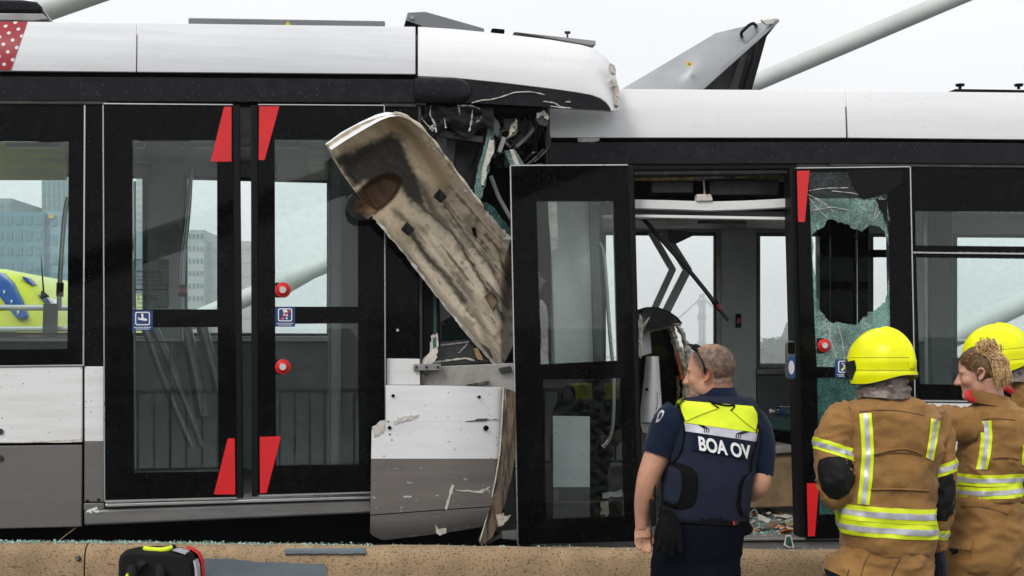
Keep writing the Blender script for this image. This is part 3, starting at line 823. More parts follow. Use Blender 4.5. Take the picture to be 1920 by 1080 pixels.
# far side wall with its windows: a run of pillars, sill wall and lintel
FT = 2.34
def far_wall(plane, root, xs_open, x0, x1, ytop, ysill, zfloor, zceil, t, gmat='far_glass', wmat='interior_grey'):
    def q(px, py): return plane.at(px, py, t)
    zt = q(900, ytop).z; zs_ = q(900, ysill).z
    def pan(name, a, b_, z0, z1, th=0.06, mt=wmat, dt=0.0):
        pa = q(a, 500) + plane.n * dt; pb = q(b_, 500) + plane.n * dt
        return MB().prism([(pa.x, pa.y, z0), (pb.x, pb.y, z0), (pb.x, pb.y, z1), (pa.x, pa.y, z1)], plane.n * th).build(name, mt, root, bevel=0.004)
    pan('far_wall_lower', x0, x1, zfloor - 0.05, zs_, mt='interior_mid')
    pan('far_wall_lintel', x0, x1, zt, zceil + 0.02)
    edges = [x0] + [v for w in xs_open for v in w] + [x1]
    for k in range(0, len(edges), 2):
        if edges[k + 1] - edges[k] > 1: pan('far_pillar', edges[k], edges[k + 1], zs_ + 0.0015, zt - 0.0015)
    for a, b_ in xs_open:
        w = pan('far_window', a + 0.5, b_ - 0.5, zs_ + 0.002, zt - 0.002, 0.008, gmat, 0.03)
        fb = MB()
        pa, pb = q(a, 500), q(b_, 500); e = (pb - pa).normalized()
        fw = 0.025
        O = [(pa.x, pa.y, zs_ + 0.002), (pb.x, pb.y, zs_ + 0.002), (pb.x, pb.y, zt - 0.002), (pa.x, pa.y, zt - 0.002)]
        I = [tuple(Vector(O[0]) + e * fw + up * fw), tuple(Vector(O[1]) - e * fw + up * fw), tuple(Vector(O[2]) - e * fw - up * fw), tuple(Vector(O[3]) + e * fw - up * fw)]
        fb.frame([Vector(p) - plane.n * 0.012 for p in O], [Vector(p) - plane.n * 0.012 for p in I], plane.n * 0.03).build('window_frame', 'interior_dark', w)
far_wall(LT, TL, [(-380, 274), (345, 619)], -460, 990, 343, 633, FLOOR_L, CEIL_L, FT)
# grey blind panel covers beside the far pillar, sill strip
for (a, b_) in ((276, 343),):
    slab('pillar_cover', LT, [(a, 330), (b_, 330), (b_, 640), (a, 640)], FT - 0.05, FT - 0.003, 'interior_grey', TL, 0.01)
slab('sill_strip', LT, [(-380, 634), (620, 634), (620, 640), (-380, 640)], FT - 0.06, FT - 0.002, 'light_diffuser', TL, 0.004)
slab('partition', LT, [(619, 262), (640, 262), (640, 880), (619, 880)], 1.35, 1.40, 'interior_grey', TL, 0.005)
slab('partition', LT, [(641, 262), (760, 262), (760, 880), (641, 880)], 1.30, 1.42, 'interior_dark', TL, 0.005)
slab('partition_trim', LT, [(615, 262), (619, 262), (619, 880), (615, 880)], 1.33, 1.42, 'dull_aluminium', TL, 0.003)
# ceiling strip lights, advertisement cove, notice
for (a, b_) in ((-360, -20), (10, 112), (252, 270), (338, 344), (354, 470), (516, 562)):
    slab('ceiling_light', LT, [(a, 268), (b_, 268), (b_, 276), (a, 276)], 1.28, 1.34, 'light_diffuser', TL, 0.004)
for (a, b_, mt) in ((-360, 125, 'ad_yellow'), (520, 576, 'interior_grey'), (577, 615, 'ad_yellow')):
    p0, p1 = LT.at(a, 262, 1.25), LT.at(b_, 262, 1.25)
    q0, q1 = LT.at(a, 338, FT - 0.08), LT.at(b_, 338, FT - 0.08)
    MB().prism([p0, p1, q1, q0], (0, 0, 0.02)).build('ceiling_advert', mt, TL)
p0, p1 = LT.at(252, 312, 2.0), LT.at(286, 312, 2.0); q0, q1 = LT.at(252, 334, FT - 0.06), LT.at(291, 334, FT - 0.06)
o = MB().prism([p0, p1, q1, q0], (0, 0, 0.02)).build('ceiling_notice', 'maroon_print', TL)
# grab poles
def pole(plane, root, pl, t, rad, mt='pole_steel', name='grab_pole', nn=16):
    pts = spl([list(plane.at(x, y, t if not isinstance(t, (list, tuple)) else t[i])) for i, (x, y) in enumerate(pl)], nn)
    return MB().tube([Vector(p) for p in pts], rad, 10).build(name, mt, root)
o = pole(LT, TL, [(128, 370), (122, 400), (116, 470), (112, 540), (111, 575)], 0.75, 0.014, 'pole_steel')
MB().tube([LT.at(113, 530, 0.75), LT.at(112, 556, 0.75)], 0.021, 10).build('stop_button_box', 'black_rubber', o)
pole(LT, TL, [(358, 312), (355, 380), (349, 440), (343, 500), (341, 580), (341, 640)], 0.9, 0.014, 'pole_steel')
o = pole(LT, TL, [(252, 340), (252, 500), (252, 640), (252, 880)], 0.35, 0.009, 'pole_steel')
o = MB().tube([LT.at(342, 534, 0.88), LT.at(342, 556, 0.88)], 0.026, 10).build('stop_button_box', 'black_rubber', TL)
MB().tube([LT.at(342, 540, 0.87), LT.at(342, 549, 0.87)], 0.024, 10).build('stop_button_cap', 'red_plastic', o)
for pl, rr in (([(268, 600), (300, 690), (345, 800), (362, 838)], 0.030), ([(283, 600), (322, 690), (362, 790), (380, 838)], 0.026)):
    pole(LT, TL, pl, 1.5, rr, 'dull_aluminium', 'bent_pole')
for pl, rr in (([(348, 615), (366, 700), (380, 780)], 0.045), ([(378, 610), (400, 690), (410, 730)], 0.04)):
    pole(LT, TL, pl, 1.9, rr, 'dull_aluminium', 'bent_bracket')
# handles and seats low in the car
def seat(plane, root, px, t, z, w=0.42, mt='seat_teal'):
    c = lz(px, z, t) if plane is LT else rz(px, z, t)
    e, nn = plane.e, plane.n
    s_ = MB().obox(c + up * 0.42, e * w / 2, nn * 0.22, up * 0.04).build('seat', mt, root, bevel=0.03, seg=3)
    MB().obox(c + up * 0.76 + nn * 0.20 + e * 0.0, e * w / 2, nn * 0.035, up * 0.33).build('seat_back', mt, s_, bevel=0.03, seg=3)
    MB().obox(c + up * 0.19, e * w / 3, nn * 0.15, up * 0.19).build('seat_base', 'interior_dark', s_, bevel=0.02)
    return s_
for px in (-300, -190):
    seat(LT, TL, px, 1.95, FLOOR_L, mt='interior_dark')
MB().frame(LT.quad([(250, 640), (320, 640), (320, 880), (250, 880)], 1.2), LT.quad([(253, 643), (317, 643), (317, 878), (253, 878)], 1.2), n * 0.03).build('low_partition', 'interior_dark', TL)
MB().tube([LT.at(143, 989, 0.02), LT.at(124, 1003, 0.0), LT.at(108, 1016, -0.03)], 0.0025, 6).build('loose_wire', 'carton_brown', TL)

# ---- roof equipment on the left tram
o = slab('roof_box', LT, [(353, 33), (722, 39), (722, 62), (353, 62)], 0.25, 1.6, 'roof_grey', TL, 0.006)
b = MB().prism(LT.quad([(534, 48.6), (540, 39), (546, 49)], 0.247), n * 0.002)
b.build('warning_triangle', 'warning_yellow', o)
o = slab('roof_box', LT, [(764, 23), (798, 21.5), (908, 53), (908, 80), (786, 80), (766, 45)], 0.20, 0.9, 'roof_grey', TL, 0.005)
slab('latch', LT, [(761, 38), (790, 48), (790, 62), (761, 58)], 0.18, 0.3, 'black_matt', o)
MB().disc(LT.at(772, 33, 0.198), -n, 0.012, 0.008, 12).build('bolt', 'dull_aluminium', o)
o = MB().prism(LT.quad([(964, 59.5), (1117, 76), (1117, 84), (1106, 85), (1060, 77)], 0.28), n * 0.5).build('roof_flap', 'dull_aluminium', TL, bevel=0.003)
MB().tube([LT.at(1064, 75, 0.5), LT.at(1064, 60, 0.5)], 0.006, 8).build('stud', 'dark_metal', o)
MB().tube([LT.at(1059, 61, 0.5), LT.at(1069, 61, 0.5)], 0.009, 8).build('stud_head', 'dark_metal', o)
slab('roof_clip', LT, [(923, 53), (946, 55), (946, 61), (923, 60)], 0.2, 0.26, 'black_matt', TL)
# current collector base in the upper left corner
o = slab('roof_unit', LT, [(-120, -4), (40, -2), (68, 2), (78, 12), (80, 24), (-120, 22)], 0.3, 1.0, 'black_band', TL, 0.02)
slab('roof_unit_tray', LT, [(-120, 23), (80, 25), (91, 36), (60, 40), (-120, 36)], 0.26, 1.05, 'dull_aluminium', TL, 0.006)
slab('roof_unit_foot', LT, [(-120, 33), (16, 32), (18, 44), (-120, 44)], 0.35, 1.0, 'black_matt', TL)
# ================================================================== right tram
n = RT.n
TR = thing('tram', 'right tram sitting lower, its doorway wide open and one door pane shattered', 'tram', (2.2, 1.6, 0.35))
FLOOR_R = RT.at(1450, 1004, 0.1).z
CEIL_R = 2.80
def rz(px, z, t):
    q = RT.at(px, 500, t); return Vector((q.x, q.y, z))
cove(RT, [(1031, 166), (1584, 169.5)], [(1030, 258), (1587, 258.5)], lambda px, py, v: 0.03 + 0.05 * v ** 2.6, 0.02).build('roof_panel', 'white_paler', TR, bevel=0.003)
cove(RT, [(1587, 169.8), (2460, 180)], [(1590.5, 258.5), (2460, 267)], lambda px, py, v: 0.03 + 0.05 * v ** 2.6, 0.02).build('roof_panel', 'white_paler', TR, bevel=0.003)
slab('roof_recess', RT, [(1032, 250), (2460, 256), (2460, 280), (1032, 272)], 0.06, 0.10, 'black_matt', TR)
o = slab('torn_bracket', RT, jag([(1083, 258), (1126, 259), (1122, 264), (1112, 267), (1083, 265)], 1, 3, 4), 0.035, 0.06, 'torn_white', TR)
slab('roof_band', RT, [(1029, 267), (1700, 267), (2460, 274), (2460, 313), (1700, 306.5), (1029, 308)], 0.0, 0.05, 'black_band', TR, 0.004)
slab('gutter_trim', RT, [(1556, 307), (2460, 314), (2460, 319), (1556, 312)], -0.012, 0.04, 'dark_metal', TR, 0.003)
slab('door_header', RT, [(1186, 310), (1495, 308), (1495, 316), (1186, 319)], 0.01, 0.10, 'black_rubber', TR, 0.003)
slab('door_header', RT, [(1188, 320), (1482, 318), (1482, 325), (1188, 328)], 0.03, 0.14, 'dark_metal', TR, 0.003)
MB().prism([RT.at(1010, 200, 0.12), RT.at(2460, 200, 0.12), RT.at(2460, 200, 0.12) + n * 2.2, RT.at(1010, 200, 0.12) + n * 2.2], (0, 0, -0.1)).build('roof_deck', 'roof_grey', TR)
slab('end_pillar', RT, [(1022, 245), (1031, 245), (1034, 312), (1024, 312)], 0.02, 0.15, 'dark_metal', TR, 0.003)

# open door leaf standing proud of the side
OT = -0.27
dl = door_leaf(RT, TR, [(958, 311), (1177, 310), (1197, 1015), (972, 1021)], [[(1006, 377), (1150, 377), (1158, 676), (1014, 683)], [(1018, 712), (1163, 709), (1170, 968), (1024, 974)]], OT)
slab('trim', RT, [(957, 309), (1177, 308), (1177, 310), (957, 311)], OT - 0.006, OT + 0.03, 'aluminium', dl)
slab('trim', RT, [(956, 311), (958, 311), (972, 1021), (970, 1021)], OT - 0.006, OT + 0.03, 'aluminium', dl)
slab('rubber_seal', RT, [(1177.5, 311), (1186, 311), (1206, 1012), (1197.5, 1014)], OT + 0.002, OT + 0.06, 'black_rubber', dl, 0.006)
# door posts
slab('door_post', RT, [(1180, 312), (1189, 312), (1207, 1012), (1196, 1012)], -0.02, 0.12, 'black_gloss', TR, 0.004)
slab('door_post', RT, [(1481, 312), (1492, 312), (1511, 1010), (1500, 1010)], -0.02, 0.12, 'black_rubber', TR, 0.004)

# right door leaf with the shattered panes
XT = -0.05
dr = door_leaf(RT, TR, [(1493, 316), (1705, 313.5), (1719, 1006), (1511, 1011)], [[(1516, 322), (1664, 322), (1671, 688), (1531, 688)], [(1532, 708), (1671, 707), (1676, 962), (1536, 965)]], XT, skip=(0, 1))
slab('trim', RT, [(1493, 314), (1706, 311.5), (1706, 313.3), (1493, 315.8)], XT - 0.006, XT + 0.03, 'aluminium', dr)
slab('trim', RT, [(1706, 313), (1708, 313), (1722, 1006), (1720, 1006)], XT - 0.008, XT + 0.03, 'aluminium', TR)
hole = [(1522, 442), (1531, 431), (1545, 425), (1555, 411), (1572, 418), (1590, 420), (1600, 430), (1615, 435), (1631, 421), (1650, 425), (1660, 441), (1666, 470), (1668, 520), (1661, 560), (1652, 574), (1636, 584), (1620, 594), (1607, 609), (1580, 606), (1556, 603), (1541, 586), (1531, 555), (1525, 500)]
hole = jag(hole, 3.0, 3, 21)
outerp = []
cx, cy = 1596, 515
for (x, y) in hole:                                     # match every rim point with one on the pane's edge
    dx, dy = x - cx, y - cy; best = 1e9
    for k in range(400):
        s_ = 1 + k * 0.02; X, Y = cx + dx * s_, cy + dy * s_
        xl = 1516 + (Y - 322) / 366 * 15; xr = 1664 + (Y - 322) / 366 * 7
        if X < xl or X > xr or Y < 372 or Y > 689: break
    outerp.append((min(max(X, xl - 1), xr + 1), min(max(Y, 371), 690)))
MB().frame(RT.quad(outerp, XT + 0.004), RT.quad(hole, XT + 0.004), n * 0.006).build('shattered_pane', 'crazed_glass', dr, smooth=0)
MB().prism(RT.quad([(1515, 321), (1665, 321), (1666, 372), (1517, 372)], XT + 0.004), n * 0.006).build('shattered_pane', 'crazed_frit', dr)
MB().prism(RT.quad([(1531, 707), (1672, 706), (1677, 963), (1535, 966)], XT + 0.004), n * 0.006).build('shattered_pane', 'crazed_glass_dense', dr)
for k, pts in enumerate([[(1590, 320), (1693, 320), (1690, 345), (1668, 360), (1645, 368), (1615, 372), (1600, 350)], [(1640, 372), (1664, 372), (1668, 440), (1656, 400)]]):
    MB().prism(RT.quad(jag(pts, 2.5, 4, 70 + k), XT - 0.003), n * 0.0025).build('torn_film', 'black_rubber', dr)
for k, pl in enumerate([[(1513, 366), (1530, 388), (1552, 410)], [(1514, 358), (1545, 353), (1590, 352)], [(1513, 364), (1540, 376), (1562, 396)], [(1650, 366), (1664, 392), (1668, 420)], [(1651, 364), (1640, 374), (1600, 362), (1560, 358)], [(1652, 360), (1646, 385), (1636, 415)], [(1660, 382), (1648, 400), (1640, 412)], [(1557, 606), (1556, 630), (1568, 672)], [(1528, 372), (1548, 386)], [(1522, 395), (1560, 388), (1600, 396)], [(1572, 612), (1580, 640), (1584, 680)]]):
    MB().tube([RT.at(x, y, XT + 0.002) for x, y in poly_at(pl, 10)], [0.0008 + 0.0022 * abs(math.sin(i * 2.1 + k)) for i in range(10)], 5).build('crack', 'torn_white', dr)
decal_slab('red_marking', RT, [(1494.5, 320), (1518, 320), (1509, 416), (1496.5, 416)], XT, 'red_decal', dr)
decal_slab('red_marking', RT, [(1513, 906), (1536, 906), (1528, 1005), (1515, 1006)], XT, 'red_decal', dr)
slab('button_plate', RT, [(1532, 634), (1546, 634), (1546, 662), (1532, 662)], XT - 0.004, XT + 0.003, 'black_rubber', dr, 0.002)
push_button(RT, 1545, 648, XT - 0.0045, dr, 0.041)
pictogram(RT, 1566, 674, 1605.5, 708, XT, dr, 'buggy')

# window unit at the right
wf = MB()
wf.frame(RT.quad([(1709, 314.5), (2460, 322), (2460, 480), (1712.5, 471)]), RT.quad([(1716, 395), (2300, 400), (2300, 466), (1717.5, 460)]), n * 0.05)
wf.frame(RT.quad([(1712.5, 475), (2460, 484), (2460, 760), (1723, 749)]), RT.quad([(1718, 482), (2300, 489), (2300, 728), (1725, 720)]), n * 0.05)
wr = wf.build('window', 'black_gloss', TR, bevel=0.003)
slab('trim', RT, [(1712.5, 472.2), (2460, 481.2), (2460, 483.5), (1712.5, 474.5)], -0.01, 0.05, 'aluminium', wr)
slab('trim', RT, [(1724, 750), (2460, 761), (2460, 763), (1724, 752.5)], -0.008, 0.04, 'aluminium', wr)
MB().prism(RT.quad([(1715, 394), (2301, 399), (2301, 467), (1716.5, 461)], 0.012), n * 0.006).build('pane', 'tram_glass', wr)
MB().prism(RT.quad([(1717, 481), (2301, 488), (2301, 729), (1724, 721)], 0.012), n * 0.006).build('pane', 'tram_glass', wr)
slab('side_panel', RT, [(1724, 755), (2460, 766), (2460, 868), (1725, 866)], 0.0, 0.03, 'dirty_white', TR, 0.004)
slab('side_panel', RT, [(1725, 869), (2460, 872), (2460, 1012), (1727, 1012)], 0.0, 0.03, 'grey_paint', TR, 0.004)
slab('sill', RT, [(1198, 1011), (1727, 1006), (1727, 1011), (1198, 1016)], -0.03, 0.3, 'dull_aluminium', TR, 0.003)
slab('sill_fascia', RT, [(1000, 1017), (2460, 1012), (2460, 1060), (1000, 1060)], -0.01, 0.05, 'sill_grey', TR, 0.006)
slab('underframe', RT, [(1000, 1040), (2460, 1040), (2460, 1150), (1000, 1150)], 0.35, 2.1, 'black_matt', TR)
# shard hanging over the sill
slab('glass_shard', RT, [(1474, 1004), (1483, 1003), (1487, 1018), (1490, 1027), (1478, 1027), (1470, 1022)], -0.045, -0.035, 'torn_white', TR)
slab('glass_shard', RT, [(1475, 1006), (1482, 1006), (1485, 1018), (1486, 1025), (1479, 1024), (1473, 1020)], -0.049, -0.046, 'crazed_glass_dense', TR)

# ---- interior of the right tram
MB().prism([rz(1180, FLOOR_R, 0.06), rz(2460, FLOOR_R, 0.06), rz(2460, FLOOR_R, 0.06) + n * 2.3, rz(1180, FLOOR_R, 0.06) + n * 2.3], (0, 0, -0.05)).build('floor', 'floor_dark', TR)
MB().prism([rz(1180, CEIL_R, 0.16), rz(2460, CEIL_R, 0.16), rz(2460, CEIL_R, 0.16) + n * 2.2, rz(1180, CEIL_R, 0.16) + n * 2.2], (0, 0, 0.04)).build('ceiling', 'interior_ceiling', TR)
far_wall(RT, TR, [(1130, 1344), (1419, 1536), (1631, 1700), (1788, 2360)], 1010, 2460, 433, 694, FLOOR_R, CEIL_R, FT)
slab('pillar_cover', RT, [(1352, 428), (1418, 428), (1418, 880), (1352, 880)], FT - 0.05, FT - 0.003, 'interior_grey', TR, 0.01)
slab('pillar_trim', RT, [(1343.5, 430), (1351.5, 430), (1351.5, 700), (1343.5, 700)], FT - 0.04, FT - 0.003, 'dull_aluminium', TR, 0.004)
slab('sill_strip', RT, [(1419, 693), (1540, 693), (1540, 702), (1419, 702)], FT - 0.07, FT - 0.002, 'dull_aluminium', TR, 0.004)
slab('far_wall_panel', RT, [(1419, 704), (1560, 704), (1560, 880), (1419, 880)], FT - 0.05, FT - 0.002, 'interior_dark', TR, 0.006)
# small red alarm box on the pillar
o = slab('alarm_box', RT, [(1381, 588), (1390, 588), (1390, 614), (1381, 614)], FT - 0.08, FT - 0.051, 'black_rubber', TR, 0.004)
slab('alarm_lever', RT, [(1382.5, 597), (1388.5, 597), (1388.5, 606), (1382.5, 606)], FT - 0.088, FT - 0.081, 'red_plastic', o)
# black far partition seen through the hole
for k, (a, b_) in enumerate(((1537, 1556), (1558, 1606), (1608, 1629))):
    slab('partition', RT, [(a, 380), (b_, 380), (b_ + 2, 960), (a + 2, 960)], 1.62 + 0.02 * (k == 1), 1.70, 'black_gloss', TR, 0.004)
slab('partition_trim', RT, [(1606, 400), (1607.6, 400), (1609.6, 900), (1608, 900)], 1.60, 1.66, 'aluminium', TR)
slab('partition_bar', RT, [(1608, 468), (1700, 468), (1700, 482), (1608, 482)], 1.75, 1.80, 'black_gloss', TR, 0.004)
slab('partition', RT, [(1745, 396), (1786, 396), (1786, 740), (1745, 740)], 1.5, 1.56, 'interior_dark', TR, 0.006)
pole(RT, TR, [(1733, 390), (1735, 560), (1737, 740)], 0.5, 0.012)
slab('partition', RT, [(1716, 640), (1750, 640), (1755, 745), (1722, 745)], 0.9, 0.95, 'seat_teal', TR, 0.02)
for px in (1800, 1880, 2000, 2150):
    seat(RT, TR, px, 1.9, FLOOR_R)
# door gear above the doorway, hanging beams
slab('door_gear', RT, [(1190, 329), (1481, 326), (1481, 410), (1190, 410)], 0.42, 0.5, 'black_matt', TR)
slab('gear_rail', RT, [(1190, 331), (1300, 332), (1300, 338), (1190, 338)], 0.20, 0.24, 'brass_edge', TR)
slab('gear_rail', RT, [(1360, 328), (1470, 330), (1470, 334), (1360, 333)], 0.20, 0.24, 'brass_edge', TR)
slab('gear_box', RT, [(1222, 338), (1300, 340), (1300, 362), (1222, 362)], 0.26, 0.40, 'charcoal_plastic', TR, 0.006)
slab('gear_box', RT, [(1330, 338), (1460, 338), (1460, 366), (1330, 366)], 0.30, 0.40, 'charcoal_plastic', TR, 0.006)
beam = [(1190, 374), (1260, 375.5), (1330, 378), (1400, 376), (1440, 374), (1480, 372)]
T_ = poly_at(beam, 18); b = MB()
b.shell([[RT.at(x, y, 0.10), RT.at(x, y + 17 - 0.02 * abs(x - 1330) * 0.2, 0.10)] for x, y in T_], [[RT.at(x, y, 0.10) + n * 0.05, RT.at(x, y + 17, 0.10) + n * 0.05] for x, y in T_])
o = b.build('hanging_beam', 'dirty_white', TR, bevel=0.002)
slab('beam_bracket', RT, [(1307, 364), (1333, 364), (1337, 376), (1306, 377)], 0.085, 0.15, 'torn_white', o, 0.003)
MB().tube([RT.at(1318, 328, 0.16), RT.at(1320, 348, 0.15), RT.at(1321, 365, 0.12)], 0.006, 6).build('hanging_wire', 'torn_foam', o)
slab('hanging_beam', RT, [(1190, 402), (1481, 407), (1481, 412.5), (1190, 407.5)], 0.12, 0.2, 'light_diffuser', TR, 0.002)
slab('header_panel', RT, [(1186, 394), (1481, 397), (1481, 405), (1186, 400)], 0.20, 0.28, 'interior_dark', TR)
p0, p1, q1, q0 = RT.at(1130, 409, 0.30), RT.at(1500, 411, 0.30), RT.at(1500, 429, FT - 0.06), RT.at(1130, 429, FT - 0.06)
MB().prism([p0, p1, q1, q0], (0, 0, 0.02)).build('ceiling_panel', 'interior_grey', TR)
o = MB().prism([RT.at(1308, 415, 0.5), RT.at(1400, 415, 0.5), RT.at(1398, 424, 1.2), RT.at(1310, 424, 1.2)], (0, 0, -0.015)).build('ceiling_notice', 'interior_dark', TR)
# bent window post and dangling grab pole
b = MB()
for k, (pl, w0) in enumerate((([(1222, 436), (1262, 505), (1222, 592)], 11), ([(1246, 436), (1290, 505), (1246, 592)], 13))):
    pts = [RT.at(x, y, 1.75) for x, y in pl]
    for a, c in zip(pts[:-1], pts[1:]):
        hw = 0.026 if k == 0 else 0.034
        b.prism([a + RT.e * -hw, a + RT.e * hw, c + RT.e * hw, c + RT.e * -hw], n * 0.05)
b.build('bent_window_post', 'interior_grey', TR, bevel=0.006)
MB().prism(RT.quad([(1252, 430), (1312, 436), (1268, 457), (1256, 452)], 1.7), n * 0.03).build('bent_plate', 'interior_dark', TR, bevel=0.004)
o = pole(RT, TR, [(1198, 402), (1215, 420), (1250, 460), (1290, 505), (1325, 548), (1345, 575), (1366, 600)], 0.55, 0.0145, 'pole_black', 'dangling_pole', 24)
MB().tube([RT.at(1338, 563, 0.55), RT.at(1349, 580, 0.55)], 0.021, 10).build('stop_button_box', 'black_rubber', o)
MB().tube([RT.at(1346, 571, 0.53), RT.at(1351, 579, 0.53)], 0.017, 8).build('stop_button_cap', 'maroon_print', o)
pole(RT, TR, [(1124, 455), (1131, 470), (1136, 520), (1143, 620), (1150, 700), (1150, 780), (1144, 820), (1130, 838)], 0.3, 0.012, 'aluminium')
# slot through the open leaf: inside face of the front pillar
slab('front_pillar', RT, [(1030, 360), (1118, 360), (1128, 690), (1040, 690)], 0.35, 0.42, 'interior_grey', TR, 0.006)
slab('front_pillar_trim', RT, [(1104, 360), (1122, 360), (1132, 690), (1114, 690)], 0.30, 0.345, 'interior_dark', TR, 0.006)
slab('loose_panel', RT, [(1037, 780), (1106, 781), (1106, 914), (1037, 914)], 0.05, 0.08, 'white_scuffed', TR, 0.003)
slab('loose_panel', RT, [(1037, 915), (1106, 915), (1106, 1000), (1037, 1000)], 0.05, 0.08, 'grey_paint', TR, 0.003)
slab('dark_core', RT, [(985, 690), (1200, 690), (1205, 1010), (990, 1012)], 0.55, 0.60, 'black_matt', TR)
for k, pts in enumerate([[(1024, 300), (1040, 300), (1046, 460), (1034, 480)], [(1013, 560), (1025, 575), (1030, 690), (1014, 690)], [(1128, 925), (1166, 918), (1168, 930), (1130, 934)], [(1128, 940), (1142, 942), (1140, 966), (1127, 966)]]):
    slab('torn_strip', RT, jag(pts, 2.5, 5, 90 + k), 0.10, 0.115, 'torn_white' if k != 3 else 'torn_foam', TR)
# bench box, seat ledge
bx = slab('bench_box', RT, [(1405, 856), (1489, 850), (1493, 950), (1405, 953)], 0.95, 1.5, 'carton_brown', TR, 0.008)
slab('bench_top', RT, [(1402, 838), (1494, 836), (1494, 849), (1402, 854)], 0.92, 1.6, 'bare_plate', TR, 0.008)
slab('bench_dark', RT, [(1402, 790), (1496, 790), (1496, 835), (1402, 837)], 1.5, 1.6, 'black_matt', TR)
slab('wheel_cover', RT, [(1402, 783), (1420, 778), (1497, 790), (1497, 812), (1450, 806), (1402, 800)], 1.2, 1.6, 'seat_teal', TR, 0.012)
# card reader on the post
o = MB().prism(RT.quad(rrect(1476, 639, 1492, 712, 7), -0.03), n * 0.05).build('card_reader', 'interior_dark', TR, bevel=0.006)
MB().prism(RT.quad(rrect(1477.5, 641, 1490.5, 664, 4), -0.034), n * 0.006).build('reader_screen', 'black_gloss', o)
MB().prism(RT.quad(rrect(1477, 667, 1491, 709, 6), -0.034), n * 0.006).build('reader_face', 'blue_sticker', o)
MB().prism([RT.at(1484 + 5.4 * math.cos(a * math.pi / 12), 689 + 13 * math.sin(a * math.pi / 12), -0.037) for a in range(24)], n * 0.003).build('reader_target', 'grey_plastic', o)

# roof gear on the right tram
h = MB()
fr, bk = [], []
for i in range(20):                                     # dented grey hood
    u = i / 19
    x0, y0 = lerp(1164, 1302, u), lerp(169, 169, u)
    xt, yt = (lerp(1164, 1344, u / 0.85), lerp(168, 61, u / 0.85)) if u < 0.85 else (lerp(1344, 1455, (u - 0.85) / 0.15), lerp(61, 36, (u - 0.85) / 0.15))
    a = []; c = []
    for j in range(12):
        v = j / 11
        px, py = lerp(x0, xt, v), lerp(y0, yt, v)
        dent = 0.05 * math.exp(-((px - 1250) / 28) ** 2 - ((py - 122) / 22) ** 2) - 0.035 * math.exp(-((px - 1305) / 30) ** 2 - ((py - 125) / 25) ** 2)
        q = RT.at(px, py, 0.30 + dent + 0.18 * v * (1 - 0.4 * u)); a.append(q); c.append(q + n * 0.012)
    fr.append(a); bk.append(c)
hood = h.shell(fr, bk).build('roof_hood', 'hood_grey', TR, smooth=60)
slab('hood_edge', RT, [(1302, 169), (1318, 169), (1462, 40), (1455, 35.5), (1440, 48)], 0.28, 0.31, 'hood_grey', hood, 0.003)
slab('hood_inside', RT, [(1306, 169), (1400, 169), (1436, 64), (1460, 38), (1452, 36)], 0.42, 0.5, 'hood_inside', hood)
slab('hood_rim', RT, [(1396, 169), (1410, 169), (1438, 68), (1462, 38), (1458, 35), (1428, 62)], 0.30, 0.42, 'black_rubber', hood, 0.005)
slab('hood_bracket', RT, [(1366, 169), (1382, 169), (1402, 100), (1392, 100)], 0.36, 0.40, 'dark_metal', hood)
pts = spl([list(RT.at(x, y, tt)) for x, y, tt in ((1391, 69, 0.40), (1390, 62, 0.34), (1396, 55, 0.32), (1405, 47, 0.32), (1413, 44, 0.34), (1418, 49, 0.40))], 20)
MB().tube([Vector(p) for p in pts], 0.010, 8).build('handle', 'black_rubber', hood)
slab('torn_corner', RT, jag([(1427, 37), (1440, 36), (1456, 34), (1450, 44), (1438, 46)], 1.2, 3, 5), 0.26, 0.28, 'torn_white', hood)
o = MB().prism(RT.quad([(1286.5, 114), (1300.5, 119.5), (1289, 125.5)], 0.25), n * 0.003).build('warning_triangle', 'warning_yellow', hood)
MB().prism(RT.quad([(1290.5, 117), (1293.5, 119), (1292.5, 120), (1296, 120.5), (1291.5, 122), (1292, 120.2)], 0.248), n * 0.0015).build('lightning_sign', 'black_print', o)
slab('roof_rail', RT, [(1778, 172), (1792, 166.5), (2460, 176), (2460, 184), (1778, 174)], 0.25, 0.6, 'black_rubber', TR, 0.004)
for px in (1800, 1910, 2020):
    k_ = MB().tube([RT.at(px, 167, 0.4), RT.at(px, 161, 0.4)], 0.010, 10).build('roof_stud', 'black_rubber', TR)
    MB().tube([RT.at(px, 161.5, 0.4), RT.at(px, 158, 0.4)], [0.026, 0.030], 14).build('roof_stud_head', 'black_rubber', k_)
# ================================================================== wreckage between the two trams
n = LT.n
# dark cab end of the left tram behind the torn opening
def cab(name, pts, t0, t1, mt, bevel=0.003, jg=0, seed=1):
    if jg: pts = jag(pts, jg, 4, seed)
    return slab(name, LT, pts, t0, t1, mt, TL, bevel)
slab('cab_dark_sheet', LT, [(786, 195), (1034, 205), (1034, 560), (786, 560)], 0.75, 0.80, 'black_matt', TL)  # black sheets put in for the unlit depth of the cab
slab('cab_dark_sheet', LT, [(846, 540), (1034, 560), (1034, 730), (846, 730)], 0.75, 0.80, 'black_matt', TL)
